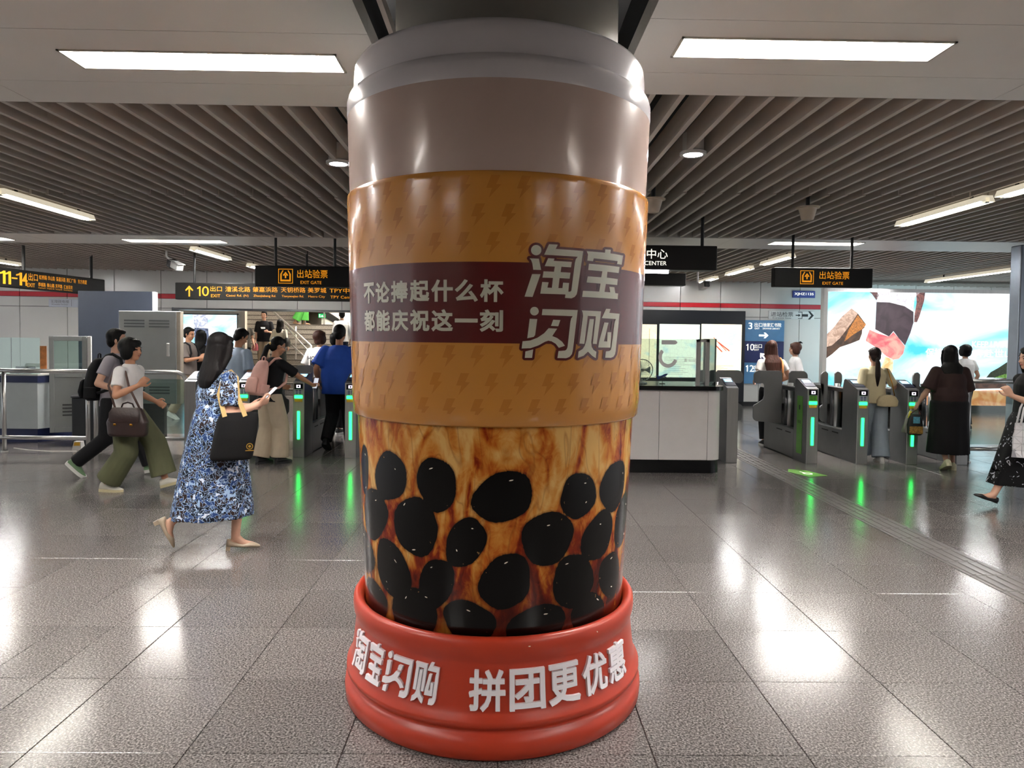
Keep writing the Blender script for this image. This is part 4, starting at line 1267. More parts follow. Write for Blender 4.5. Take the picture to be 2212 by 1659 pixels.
# ------------------------------------------------------------------ surveillance cameras
def bullet_camera(px, py, Y, rz, label, ln=0.3, tilt=-0.25, k=1.0, shade='front'):
    p = atY(px, py, Y)
    r = empty('security_camera', p, rz, label, 'camera')
    T_ = Matrix.Rotation(tilt, 4, 'X') @ Matrix.Scale(k, 4)
    MB().rbox(-0.055, 0.055, -ln, 0.0, -0.05, 0.05, 0.015, 2, T_).build('housing', M_white, r)
    if shade == 'front': MB().rbox(-0.05, 0.05, -ln - 0.03, -ln + 0.01, -0.045, 0.045, 0.012, 2, T_).build('front', M_blackg, r)
    else: MB().rbox(-0.06, 0.06, -0.10, 0.03, -0.06, 0.065, 0.015, 2, T_).build('rear_cap', M_blackg, r)
    MB().rbox(-0.062, 0.062, -ln - 0.04, 0.0, 0.05, 0.06, 0.004, 1, T_).build('sunshield', M_white, r)
    MB().tube([(0, -0.02, 0.05 * k), (-0.06 * k, -0.02, 0.07 * k), (-0.08 * k, -0.02, 0.1 * k), (-0.08 * k, -0.02, max(ZC + 0.1 - p.z, 0.15))], 0.018 * k, 8).build('bracket', M_white, r)
    return r


bullet_camera(370, 568, 12.6, 0.85, 'white bullet camera under the slats above the exit sign', ln=0.3, k=1.15, shade='rear', tilt=0.3)
bullet_camera(1514, 622, 13.0, 0.25, 'white bullet camera hanging above the red wall stripe', ln=0.2)

# ------------------------------------------------------------------ ticket gates
M_gatebody = mat('gate_dark_steel', '#77797b', 0.32, metal=0.6, var=0.08, vscale=4)
M_hood = mat('gate_hood', '#2b3242', 0.3, metal=0.3)
M_scr = mat('gate_screen', '#9ed2ea', 0.3, emit='#9fd8f0', es=0.9, var=0.2, vscale=30)
M_scro = mat('gate_screen_warm', '#f2c89a', 0.3, emit='#f0c9a0', es=0.8, var=0.1)
M_yel = mat('gate_yellow', '#d8a42c', 0.5)
M_lav = mat('gate_reader_light', '#efe0f5', 0.4, emit='#f3e4ff', es=1.2, var=0)
M_sticker = mat('gate_stickers', '#c9ccd6', 0.5)
W2 = 0.075


def gate_body(lit=True):
    r = empty('ticket_gate')
    side = [(0.0, 0.0), (0.0, 0.965), (0.06, 0.985), (0.29, 1.075), (0.34, 1.085), (0.37, 1.07), (0.40, 0.98), (0.40, 0.0)]
    # front block from the side outline, extruded across
    v = [(x, p[0], p[1]) for x in (-W2, W2) for p in side]; n = len(side)
    f = [tuple(range(n)), tuple(range(2 * n - 1, n - 1, -1))] + [(i, (i + 1) % n, n + (i + 1) % n, n + i) for i in range(n)]
    MB().add(v, f).build('front_cabinet', M_gatebody, r)
    MB().rbox(-W2 + 0.004, W2 - 0.004, -0.006, 0.004, 0.0, 0.97, 0.003, 1).build('front_plate', M_steel, r)
    sl = math.atan2(0.09, 0.23)
    T_ = Matrix.Translation((0, 0.175, 1.033)) @ Matrix.Rotation(sl, 4, 'X')
    hd = MB().rbox(-W2 + 0.006, W2 - 0.006, -0.11, 0.11, -0.003, 0.005, 0.003, 1, T_).build('display_hood', M_hood, r)
    MB().box(-0.05, 0.05, 0.0, 0.085, 0.0052, 0.0065, T_).build('display', M_scr, hd)
    MB().box(-0.025, 0.025, 0.04, 0.07, 0.0066, 0.0075, T_).build('display_icon', M_scro, hd)
    # low plinth box, poles, rail and glass behind
    MB().rbox(-W2, W2, 0.40, 1.40, 0.0, 0.40, 0.01, 1).build('low_case', M_gatebody, r)
    for (ya, yb) in ((0.5, 0.68), (0.8, 1.0)):
        for s_ in (-1, 1):
            MB().box(s_ * (W2 + 0.001) - 0.002, s_ * (W2 + 0.001) + 0.002, ya, yb, 0.33, 0.345).build('slot', M_black, r)
    MB().rbox(-0.05, 0.05, 0.40, 1.40, 0.90, 0.96, 0.01, 1).build('top_rail', M_steeld, r)
    MB().tube([(0, 0.72, 0.38), (0, 0.72, 1.0)], 0.035, 12).build('pole', M_steel, r, True)
    MB().tube([(0, 0.86, 0.38), (0, 0.86, 0.95)], 0.028, 12).build('pole', M_steeld, r, True)
    MB().box(-0.006, 0.006, 0.42, 0.70, 0.40, 0.90).build('side_glass', M_glasst, r)
    MB().box(-0.006, 0.006, 0.92, 1.36, 0.40, 0.90).build('side_glass', M_glasst, r)
    MB().rbox(-W2, W2, 1.36, 1.50, 0.0, 0.97, 0.012, 2).build('rear_cabinet', M_gatebody, r)
    if lit:
        rd = MB().rbox(-0.055, 0.055, -0.012, -0.004, 0.885, 0.955, 0.004, 1).build('reader', M_blackg, r)
        MB().box(-0.026, 0.026, -0.0135, -0.0121, 0.902, 0.94).build('reader_light', M_lav, rd)
        MB().box(-0.01, 0.01, -0.0145, -0.0136, 0.91, 0.932).build('reader_mark', M_black, rd)
        MB().box(-0.045, 0.045, -0.0075, -0.006, 0.815, 0.878).build('card_sticker', M_sticker, r)
        mk = MB()
        for i in range(2):
            for j in range(3):
                mk.box(-0.038 + i * 0.042, -0.006 + i * 0.042, -0.0085, -0.0076, 0.821 + j * 0.0195, 0.835 + j * 0.0195)
        tag(mk.build('card_logos', mat('card_logo_ink', '#4a4f7a', 0.5, var=0.5, vscale=40), r), kind='stuff')
        MB().rbox(-0.052, 0.052, -0.016, -0.005, 0.765, 0.806, 0.006, 2).build('status_light', M_green, r)
        MB().box(-0.05, 0.05, -0.0075, -0.006, 0.722, 0.76).build('notice_sticker', M_yel, r)
        MB().rbox(-0.018, 0.018, -0.016, -0.004, 0.235, 0.60, 0.006, 2).build('light_bar', M_green, r)
    return r


def flap_poly(w, h=0.74, rr=0.07):
    """outline with a scooped outer edge, hinge side at x = 0"""
    pts = []

    def arc(cx_, cz_, r_, a0, a1, n=6):
        for k in range(n + 1):
            t = a0 + (a1 - a0) * k / n; pts.append((cx_ + r_ * math.cos(t), cz_ + r_ * math.sin(t)))
    arc(w * 0.12, rr * 0.8, rr * 0.8, PI, 1.5 * PI) if False else None
    pts.append((0, 0)); arc(w - rr, rr * 1.3, rr, -PI / 2, 0)
    arc(w - rr * 0.6, h * 0.30, rr * 0.6, 0, PI / 2.2)
    pts.append((w * 0.66, h * 0.45)); pts.append((w * 0.62, h * 0.52)); pts.append((w * 0.62, h * 0.72)); pts.append((w * 0.66, h * 0.76))
    arc(w - rr * 0.7, h * 0.82, rr * 0.7, -PI / 2, 0, 4)
    arc(w - rr, h - rr, rr, 0, PI / 2)
    pts.append((0.03, h)); pts.append((0, h - 0.03))
    return pts


def add_flap(r, side, w, y=0.9, z=0.42):
    mb = MB(); mb.prism([(side * p[0], p[1]) for p in flap_poly(w)], 0.03, Matrix.Translation((side * 0.05, y, z)))
    return mb.build('flap', M_flap, r)


gate_lit = gate_body(True)
gate_plain = gate_body(False)
GX = {}
GL = [(411, 'plain'), (527, 'lit'), (645, 'lit'), (757, 'lit')]
GR = [(1580, 'plain'), (1753, 'lit'), (1861, 'lit'), (1969, 'lit'), (2078, 'plain')]
first = {'lit': True, 'plain': True}
LABS = {411: 'plain steel end gate beside the rail on the left', 527: 'ticket gate half hidden behind the woman in the floral dress', 645: 'ticket gate being tapped by the woman with the pink backpack', 757: 'ticket gate cut by the left edge of the cup',
        1580: 'plain steel gate standing against the service counter', 1753: 'ticket gate with a green accessible sticker on its side', 1861: 'middle lit ticket gate right of the green-stickered one', 1969: 'lit ticket gate beside the woman in the black skirt', 2078: 'plain steel end gate behind the woman in the black skirt'}
for lst, y0 in ((GL, 9.28), (GR, 9.18)):
    for (px, kind) in lst:
        src = gate_lit if kind == 'lit' else gate_plain
        if first[kind]: g = src; first[kind] = False
        else: g = copy_tree(src)
        X = atY(px, 980, y0).x
        g.location = (X, y0, 0)
        tag(g, LABS[px], 'ticket gate', 'exit ticket gates')
        GX[px] = g
for (px, sd, w_) in ((411, 1, 0.1), (527, -1, 0.1), (527, 1, 0.26), (645, -1, 0.26), (645, 1, 0.1), (757, -1, 0.1), (757, 1, 0.26), (1580, 1, 0.38), (1580, -1, 0.16), (1753, -1, 0.40), (1753, 1, 0.26), (1861, -1, 0.1), (1861, 1, 0.1), (1969, -1, 0.1), (1969, 1, 0.1), (2078, -1, 0.1)):
    add_flap(GX[px], sd, w_)
g = GX[1753]
sg_ = MB().box(-W2 - 0.004, -W2 - 0.001, 0.13, 0.30, 0.10, 0.86).build('accessible_sticker', mat('sticker_lime', '#62a83a', 0.4), g)
MB().box(-W2 - 0.0055, -W2 - 0.0045, 0.2, 0.23, 0.68, 0.74).build('wheelchair_mark', M_ink, sg_)
lettering('无障碍通道', 0.05, M_ink, sg_, (-W2 - 0.006, 0.215, 0.52), rot=(PI / 2, 0, -PI / 2), width=0.11)
MB().box(-0.05, 0.05, -0.0085, -0.0077, 0.812, 0.88).build('accessible_sticker', MATS['sticker_lime'], g)

# ------------------------------------------------------------------ service counter
sc_root = empty('service_counter', (0.95, 8.4, 0), 0, 'white panelled service counter with black top behind the cup', 'counter')
X0, X1, YD = -1.75, 1.66, 0.95
rc = 0.16


def rounded_slab(x0, x1, y0, y1, z0, z1, r, n=8):
    P = [(x0, y0)]
    for k in range(n + 1):
        t = -PI / 2 + PI / 2 * k / n; P.append((x1 - r + r * math.cos(t), y0 + r + r * math.sin(t)))
    P += [(x1, y1), (x0, y1)]
    m = MB(); nn = len(P)
    m.add([(p[0], p[1], z0) for p in P] + [(p[0], p[1], z1) for p in P], [tuple(range(nn))[::-1], tuple(range(nn, 2 * nn))] + [(i, (i + 1) % nn, nn + (i + 1) % nn, nn + i) for i in range(nn)])
    return m


rounded_slab(X0, X1, 0.03, YD, 0.0, 0.16, rc).build('plinth', M_blackg, sc_root, True, 30)
M_ctr = mat('counter_white', '#d6d3d0', 0.16, var=0.02)
xs_ = [X0, -0.9, -0.1, atY(1424, 900, 8.4).x - 0.95, atY(1529, 900, 8.4).x - 0.95]
for i in range(4):
    MB().rbox(xs_[i] + 0.002, xs_[i + 1] - 0.002, 0.0, 0.04, 0.16, 0.985, 0.003, 1).build('front_panel', M_ctr, sc_root)
rounded_slab(xs_[4] + 0.002, X1, 0.0, YD, 0.16, 0.985, rc).build('corner_panel', M_ctr, sc_root, True, 30)
rounded_slab(X0, X1 + 0.03, -0.03, YD + 0.02, 0.985, 1.035, rc).build('worktop', M_blackg, sc_root, True, 30)
# glass screens stand on the counter
gs = empty('counter_glass_screen', (0.95, 8.5, 1.035), 0, 'clear glass screen on the counter with a pale round emblem', 'glass screen')
gx = lambda p: atY(p, 780, 8.5).x - 0.95
MB().box(-1.3, gx(1503), 0.0, 0.012, 0.0, 0.55).build('pane', glass('screen_glass', '#eaf5f1', 0.3), gs)
MB().box(gx(1505), gx(1512), -0.01, 0.03, 0.0, 0.55).build('post', M_steel, gs)
MB().box(gx(1525), gx(1532), -0.01, 0.03, 0.0, 0.55).build('post', M_steel, gs)
MB().box(gx(1505), gx(1532), -0.01, 0.03, 0.52, 0.55).build('post_cap', M_steel, gs)
MB().box(gx(1534), gx(1547), 0.0, 0.55, 0.0, 0.56).build('end_pane', M_glasst, gs)
mb = MB(); cxx, czz = gx(1443), 0.55 - (765 - 737) * 8.5 / 1550 - 0.06
n = 28
for (a0, a1, r0, r1) in ((0.75 * PI, 1.9 * PI, 0.075, 0.115),):
    v = []; f = []
    for k in range(n + 1):
        t = a0 + (a1 - a0) * k / n
        for rr in (r0, r1): v.append((cxx + rr * math.cos(t), -0.002, czz + rr * math.sin(t) * 1.1))
    f = [(2 * k, 2 * k + 1, 2 * k + 3, 2 * k + 2) for k in range(n)]
    mb.add(v, f)
mb.add([(cxx - 0.08, -0.002, czz + 0.15), (cxx + 0.08, -0.002, czz + 0.15), (cxx + 0.11, -0.002, czz + 0.17), (cxx + 0.09, -0.002, czz + 0.2), (cxx - 0.08, -0.002, czz + 0.2)], [(0, 1, 2, 3, 4)])
mb.build('emblem', mat('emblem_white', '#eef0ee', 0.4), gs)
lettering('乘车码', 0.05, MATS['emblem_white'], gs, (gx(1490), -0.002, 0.30), width=0.14)
# desk fan seen through the glass, model aeroplane, papers
p = atY(1392, 820, 8.75)
fan = empty('desk_fan', (p.x - 0.03, 8.75, 1.035), 0, 'white desk fan on the counter at the cup edge', 'fan')
mb = MB()
for k in range(14):
    t = PI * k / 14
    mb.tube([(0.13 * math.cos(t) * s_, -0.03 * (1 - abs(s_)) - 0.0, 0.17 + 0.13 * math.sin(t) * s_) for s_ in (-1, -0.5, 0, 0.5, 1)], 0.002, 4)
mb.build('grille', M_white, fan)
mb = MB(); mb.tube([(0.13 * math.cos(2 * PI * k / 24), 0, 0.17 + 0.13 * math.sin(2 * PI * k / 24)) for k in range(25)], 0.006, 6); mb.build('rim', M_white, fan)
for k in range(3):
    t = 2 * PI * k / 3
    MB().prism([(0.02 * math.cos(t), 0.17 + 0.02 * math.sin(t)), (0.11 * math.cos(t - .4), 0.17 + 0.11 * math.sin(t - .4)), (0.11 * math.cos(t + .4), 0.17 + 0.11 * math.sin(t + .4))], 0.004, Matrix.Translation((0, 0.0, 0))).build('blade', mat('fan_blade', '#9fb4b8', 0.4), fan)
mb = MB(); mb.lathe([(0.0, 0.0), (0.07, 0.0), (0.07, 0.015), (0.015, 0.03), (0.015, 0.06), (0, 0.06)], 20, (0, 0.03, 0)); mb.build('stand', M_white, fan, True, 30)
p = atY(1431, 812, 8.8)
pln = empty('model_aeroplane', (p.x, 8.8, 1.035), 0.6, 'small blue model aeroplane on the counter', 'model')
M_pb = mat('plane_blue', '#2b3f9c', 0.3)
MB().tube([(-0.09, 0, 0.06), (-0.07, 0, 0.07), (0.06, 0, 0.11), (0.09, 0, 0.12)], [0.006, 0.014, 0.014, 0.005], 10).build('fuselage', M_pb, pln, True)
for s_ in (-1, 1): MB().add([(-0.02, 0, 0.085), (0.02, 0, 0.098), (-0.03, s_ * 0.1, 0.09), (-0.05, s_ * 0.1, 0.085)], [(0, 1, 2, 3)]).build('wing', M_pb, pln)
MB().prism([(-0.085, 0.065), (-0.055, 0.075), (-0.08, 0.11), (-0.1, 0.11)], 0.004, Matrix.Identity(4)).build('tail_fin', M_pb, pln)
mb = MB(); mb.tube([(0, 0, 0.09), (0, 0, 0.0)], 0.004, 6); mb.box(-0.03, 0.03, -0.02, 0.02, 0, 0.006); mb.build('stand', M_black, pln)

# ------------------------------------------------------------------ rails, booth and cabinets on the left
Yr = 9.5


def steel_fence(name, label, xs, y, ztop, zbot, glassspan=(), bend=False):
    r = empty(name, (xs[0], y, 0), 0, label, 'railing')
    x0 = 0; x1 = xs[-1] - xs[0]
    if bend: MB().tube([(x0, 0, ztop), (x1 - 0.12, 0, ztop), (x1 - 0.05, 0, ztop - 0.03), (x1 - 0.01, 0, ztop - 0.1), (x1, 0, ztop - 0.2), (x1, 0, 0.0)], 0.028, 12).build('top_rail', M_steel, r, True)
    else: MB().tube([(x0, 0, ztop), (x1, 0, ztop)], 0.028, 12).build('top_rail', M_steel, r, True)
    MB().tube([(x0, 0, zbot), (x1, 0, zbot)], 0.026, 12).build('lower_rail', M_steel, r, True)
    for q in xs[:-1] if bend else xs:
        MB().tube([(q - xs[0], 0, 0.0), (q - xs[0], 0, ztop)], 0.026, 12).build('post', M_steel, r, True)
        MB().lathe([(0.0, 0.0), (0.045, 0.0), (0.045, 0.012), (0.028, 0.018)], 16, (q - xs[0], 0, 0)).build('foot', M_steel, r)
    for (a, b, z0, z1) in glassspan:
        MB().box(a - xs[0], b - xs[0], -0.005, 0.005, z0, z1).build('glass_infill', M_glasst, r)
    return r


xl = lambda p: atY(p, 900, Yr).x
steel_fence('steel_railing', 'polished steel railing in front of the booth at far left', [xl(-130), xl(9), xl(190)], Yr, 1.07, 0.19)
steel_fence('steel_railing', 'polished steel railing with glass ending by the plain gate', [xl(207), xl(404)], Yr, 1.07, 0.19, [(xl(215), xl(398), 0.26, 0.98)], True)
steel_fence('steel_railing', 'dark topped steel railing with glass at the far right', [atY(2092, 900, 9.4).x, atY(2192, 900, 9.4).x], 9.4, 1.08, 0.18, [(atY(2096, 900, 9.4).x, atY(2190, 900, 9.4).x, 0.24, 0.95)])
p = atY(2204, 700, 9.55)
o = MB().rbox(p.x - 0.06, p.x + 0.12, 9.5, 9.7, 0, 2.9, 0.015, 2).build('steel_post', mat('post_grey', '#8d97a3', 0.25, metal=0.5))
tag(o, 'tall blue grey post at the right edge', 'post')

# booth desk
b0 = atY(12, 950, 10.3).x; b1 = atY(82, 950, 10.3).x
bo = empty('booth_desk', (b0 - 1.2, 10.3, 0), 0, 'white booth desk with a navy band behind the left railing', 'desk')
w_ = b1 - b0 + 1.2
M_bd = mat('booth_white', '#c9d2d4', 0.25, var=0.03)
P = [(0, 0), (w_, 0), (w_ + 0.42, 0.75), (0, 0.75)]


def slab(P, z0, z1):
    m = MB(); n_ = len(P)
    return m.add([(p[0], p[1], z0) for p in P] + [(p[0], p[1], z1) for p in P], [tuple(range(n_))[::-1], tuple(range(n_, 2 * n_))] + [(i, (i + 1) % n_, n_ + (i + 1) % n_, n_ + i) for i in range(n_)])


slab([(0.03, 0.04), (w_ - 0.03, 0.04), (w_ + 0.36, 0.72), (0.03, 0.72)], 0.0, 0.2).build('plinth', mat('booth_navy', '#1f2a52', 0.35), bo)
slab(P, 0.2, 0.86).build('body', M_bd, bo)
slab([(-0.01, -0.01), (w_ + 0.01, -0.01), (w_ + 0.43, 0.76), (-0.01, 0.76)], 0.86, 0.96).build('navy_band', MATS['booth_navy'], bo)
slab([(-0.02, -0.02), (w_ + 0.02, -0.02), (w_ + 0.44, 0.77), (-0.02, 0.77)], 0.96, 0.98).build('worktop', M_white, bo)
for q in (0.2, 0.62): MB().box(w_ * q, w_ * q + 0.004, -0.002, 0.0, 0.2, 0.86).build('seam', M_steeld, bo)
bg = empty('booth_glass', (b0 - 1.2, 10.36, 0.98), 0, 'glass screen standing on the booth desk', 'glass screen')
for (a, b) in ((0.0, w_ * 0.52), (w_ * 0.525, w_ * 0.75), (w_ * 0.755, w_)):
    MB().box(a, b, 0, 0.01, 0, 0.52).build('pane', M_glasst, bg)
M_ora = mat('leaflet_orange', '#d98a52', 0.5, var=0.3, vscale=12)
lf = MB().box(-0.05, 0.05, 0, 0.004, 0.0, 0.4).build('poster_strip', M_ora); p = atY(87, 800, 10.55); lf.location = (p.x, 10.62, 0.98)
tag(lf, 'orange leaflet strip taped on the booth glass', 'poster')
kb = empty('monitor_back', (b0 + 0.12, 10.55, 0.98), 0, 'black flat device lying on the booth desk', 'device')
MB().rbox(-0.16, 0.16, -0.1, 0.1, 0.0, 0.03, 0.008, 1).build('base', M_black, kb); MB().rbox(-0.14, 0.14, 0.0, 0.03, 0.03, 0.1, 0.008, 1).build('panel', M_blackg, kb)
# ajar steel door of the booth
p0 = atZ(106, 938); hd = empty('booth_door', (atY(106, 800, 10.4).x, 10.4, 0.13), 0.42, 'white half glazed booth door standing ajar with a vent', 'door')
dw, dh = 0.47, 1.40
for (a, b, c, d) in ((0, 0.06, 0, dh), (dw - 0.06, dw, 0, dh), (0.06, dw - 0.06, 0, 0.07), (0.06, dw - 0.06, dh - 0.07, dh), (0.06, dw - 0.06, 0.80, 0.86)):
    MB().rbox(a, b, 0, 0.04, c, d, 0.004, 1).build('frame_member', M_grey, hd)
MB().box(0.06, dw - 0.06, 0.012, 0.028, 0.07, 0.80).build('lower_panel', M_grey, hd)
MB().box(0.06, dw - 0.06, 0.015, 0.022, 0.86, dh - 0.07).build('pane', M_glass, hd)
for k in range(4): MB().rbox(0.16, 0.36, -0.002, 0.012, 0.24 + 0.05 * k, 0.262 + 0.05 * k, 0.003, 1).build('vent_slat', M_steeld, hd)
MB().tube([(dw - 0.03, 0.0, 0.78), (dw - 0.03, -0.05, 0.78), (dw + 0.05, -0.05, 0.78)], 0.012, 8).build('handle', M_steel, hd)
MB().rbox(dw + 0.01, dw + 0.06, -0.03, 0.07, 0.0, dh, 0.005, 1).build('door_post', M_white, hd)
# dark tall panel
a = atY(168, 628, 11.9); b = atY(335, 628, 11.9)
o = empty('dark_partition', ((a.x + b.x) / 2, 11.9, 0), 0, 'tall dark slate partition panel behind the backpack man', 'partition'); hw = (b.x - a.x) / 2
MB().rbox(-hw, hw - 0.05, 0, 0.08, 0.0, a.z, 0.006, 1).build('panel', mat('slate_panel', '#2b313c', 0.4, var=0.04), o)
MB().rbox(hw - 0.05, hw, 0, 0.1, 0.0, a.z, 0.006, 1).build('edge_post', M_grey, o)
# grey equipment cabinet
a = atY(256, 671, 11.0); b = atY(389, 672, 11.0)
o = empty('equipment_cabinet', ((a.x + b.x) / 2, 11.0, 0), 0, 'light grey metal equipment cabinet with louvre slots and a lock', 'cabinet'); hw = (b.x - a.x) / 2; zt_ = a.z; zb_ = atY(320, 872, 11.0).z
MB().rbox(-hw, hw - 0.06, 0, 0.10, zb_, zt_, 0.006, 1).build('body', M_grey, o)
MB().rbox(hw - 0.06, hw, 0.01, 0.12, zb_, zt_, 0.006, 1).build('side_channel', mat('channel_cream', '#c9bfae', 0.4), o)
MB().rbox(-hw + 0.3, hw - 0.25, 0.01, 0.1, 0.0, zb_, 0.006, 1).build('stand', M_steeld, o)
for (uu, zz) in ((-0.23, zt_ - 0.16), (0.15, zt_ - 0.16), (-0.23, zb_ + 0.24), (0.15, zb_ + 0.24)):
    for k in range(3): MB().box(uu * hw / 0.47 - 0.155, uu * hw / 0.47 + 0.155, -0.003, 0.001, zz - 0.045 * k, zz - 0.045 * k + 0.026).build('louvre', mat('louvre_dark', '#6d7274', 0.5), o)
MB().rbox(hw - 0.2, hw - 0.16, -0.02, 0.0, (zt_ + zb_) / 2 + 0.02, (zt_ + zb_) / 2 + 0.22, 0.005, 1).build('lock_handle', M_white, o)
# dark box and small yellow-labelled machine at the foot of the railing
p = atZ(170, 950)
o = empty('steel_bin', (atY(196, 900, 10.2).x, 10.2, 0), 0, 'low dark steel box behind the railing post', 'box')
MB().rbox(-0.27, 0.27, 0, 0.5, 0.0, 0.66, 0.01, 1).build('body', mat('bin_dark', '#3c3e40', 0.35, metal=0.5), o); MB().rbox(-0.28, 0.28, -0.01, 0.51, 0.66, 0.69, 0.008, 1).build('lid', M_steeld, o)
p = atZ(165, 972)
o = empty('floor_socket_box', (p.x, p.y, 0), 0.1, 'small white box with a yellow label under the railing', 'box')
MB().add([(-0.06, 0, 0), (0.06, 0, 0), (0.06, 0.12, 0), (-0.06, 0.12, 0), (-0.045, 0.03, 0.11), (0.045, 0.03, 0.11), (0.045, 0.11, 0.11), (-0.045, 0.11, 0.11)], [(0, 3, 2, 1), (4, 5, 6, 7), (0, 1, 5, 4), (1, 2, 6, 5), (2, 3, 7, 6), (3, 0, 4, 7)]).build('case', M_white, o)
MB().add([(-0.04, 0.011, 0.055), (0.04, 0.011, 0.055), (0.036, 0.024, 0.1), (-0.036, 0.024, 0.1)], [(0, 1, 2, 3)]).build('label_plate', M_yel, o)
mb = MB(); mb.tube([atZ(30, 968), atZ(60, 972), atZ(110, 975), atZ(165, 975)], 0.008, 6)
tag(mb.build('floor_cable', M_white), 'white cable lying along the floor under the left railing', 'cable')

# ------------------------------------------------------------------ people
def ellip(c, r, n=16, m=10, R=None):
    v = []; f = []
    for i in range(1, m):
        a = PI * i / m
        for k in range(n):
            t = 2 * PI * k / n
            q = Vector((r[0] * math.sin(a) * math.cos(t), r[1] * math.sin(a) * math.sin(t), r[2] * math.cos(a)))
            if R is not None: q = R @ q
            v.append(Vector(c) + q)
    top = Vector((0, 0, r[2])); bot = Vector((0, 0, -r[2]))
    if R is not None: top = R @ top; bot = R @ bot
    v += [Vector(c) + top, Vector(c) + bot]; T_ = len(v) - 2
    for i in range(m - 2):
        for k in range(n):
            k2 = (k + 1) % n; f.append((i * n + k, (i + 1) * n + k, (i + 1) * n + k2, i * n + k2))
    for k in range(n):
        k2 = (k + 1) % n; f.append((T_, k, k2)); f.append((T_ + 1, (m - 2) * n + k2, (m - 2) * n + k))
    return v, f


def loft(rings, n=18, wave=None):
    """rings: (centre, axisA, axisB) with axis lengths as radii; closed flat ends"""
    v = []; f = []
    for j, (c, A, B) in enumerate(rings):
        c, A, B = Vector(c), Vector(A), Vector(B)
        for k in range(n):
            t = 2 * PI * k / n; w = wave(j, t) if wave else 1.0
            v.append(c + (A * math.cos(t) + B * math.sin(t)) * w)
    for j in range(len(rings) - 1):
        for k in range(n):
            k2 = (k + 1) % n; f.append((j * n + k, j * n + k2, (j + 1) * n + k2, (j + 1) * n + k))
    f.append(tuple(range(n))[::-1]); f.append(tuple((len(rings) - 1) * n + k for k in range(n)))
    return v, f


def limb(pts, rr, n=12, flat=False):
    """a chain of tapered capsules with a ball at every joint (balls left out at the last end when flat)"""
    out = []
    pts = [Vector(p) for p in pts]
    for i in range(len(pts) - 1):
        d = pts[i + 1] - pts[i]
        if d.length < 1e-5: continue
        a = d.cross(Vector((0.3, 0.9, 0.2))).normalized(); b = d.normalized().cross(a)
        out.append(loft([(pts[i], a * rr[i], b * rr[i]), (pts[i + 1], a * rr[i + 1], b * rr[i + 1])], n))
    for i, p in enumerate(pts):
        if flat and i == len(pts) - 1: continue
        out.append(ellip(p, (rr[i] * 0.99,) * 3, n, 8))
    return out


def fuse(name, pieces, voxel, m, parent, it=3, smooth=0.5):
    """several overlapping closed shapes grown together into one continuous skin"""
    mb = MB()
    for v, f in pieces: mb.add(v, f)
    me = bpy.data.meshes.new(name); me.from_pydata(mb.v, [], mb.f); me.update()
    bm = bmesh.new(); bm.from_mesh(me); bmesh.ops.recalc_face_normals(bm, faces=bm.faces[:]); bm.to_mesh(me); bm.free()
    o = bpy.data.objects.new(name, me)
    r = o.modifiers.new('r', 'REMESH'); r.mode = 'VOXEL'; r.voxel_size = voxel
    s = o.modifiers.new('s', 'SMOOTH'); s.factor = smooth; s.iterations = it
    me2 = baked(o)
    bpy.data.objects.remove(o); bpy.data.meshes.remove(me)
    me2.name = name
    return link(name, me2, m, parent, True)


def ik(a, t, l1, l2, hint):
    a, t, hint = Vector(a), Vector(t), Vector(hint)
    d = t - a; L_ = min(d.length, (l1 + l2) * 0.999); dn = d.normalized()
    x = (l1 * l1 - l2 * l2 + L_ * L_) / (2 * L_); h = math.sqrt(max(l1 * l1 - x * x, 0))
    p = hint - dn * hint.dot(dn)
    p = p.normalized() if p.length > 1e-4 else Vector((1, 0, 0))
    return a + dn * x + p * h, a + dn * L_


def hand(wrist, d, palm, side, curl=0.5, thumb=0.6, fr=0.0085):
    """palm and five fingers; d = pointing way, palm = way the palm faces, side = +1 when the thumb is on w's + side"""
    d = Vector(d).normalized(); n = Vector(palm); n = (n - d * n.dot(d)).normalized(); w = d.cross(n) * side
    wrist = Vector(wrist); out = []
    out.append(loft([(wrist - d * 0.01, w * 0.026, n * 0.019), (wrist + d * 0.02, w * 0.030, n * 0.018), (wrist + d * 0.055, w * 0.039, n * 0.016), (wrist + d * 0.088, w * 0.039, n * 0.013), (wrist + d * 0.094, w * 0.033, n * 0.008)], 14))
    for i, (off, ln) in enumerate(((0.029, 0.068), (0.010, 0.078), (-0.010, 0.072), (-0.028, 0.056))):
        p = wrist + d * 0.084 + w * off; pts = [p]; a = 0.0
        for k, fr_ in enumerate((0.45, 0.31, 0.24)):
            a += curl * (0.55 + 0.12 * i) if k == 0 else curl * 0.85
            dd = d * math.cos(a) + n * math.sin(a) + w * off * 0.6
            p = p + dd.normalized() * ln * fr_; pts.append(p)
        out += limb(pts, [fr * 1.05, fr, fr * 0.93, fr * 0.8], 8)
    b = wrist + d * 0.022 + w * 0.027
    q1 = b + (d * 0.6 + w * 0.75 + n * 0.25 * thumb).normalized() * 0.034
    q2 = q1 + (d * 0.9 + w * 0.25 + n * thumb * 0.6).normalized() * 0.03
    q3 = q2 + (d * 0.9 - w * 0.15 * thumb + n * thumb * 0.8).normalized() * 0.024
    out += limb([wrist + d * 0.014 + w * 0.012, b, q1, q2, q3], [0.015, 0.013, 0.0112, 0.0098, 0.0085], 8)
    return out


def cloth(name, col, rough=0.8, bump=0.35, bscale=9, var=0.12, col2=None):
    return mat(name, col, rough, var=var, vscale=5, bump=bump, bscale=bscale, spec=0.25, stretch=(1, 1, 0.6))


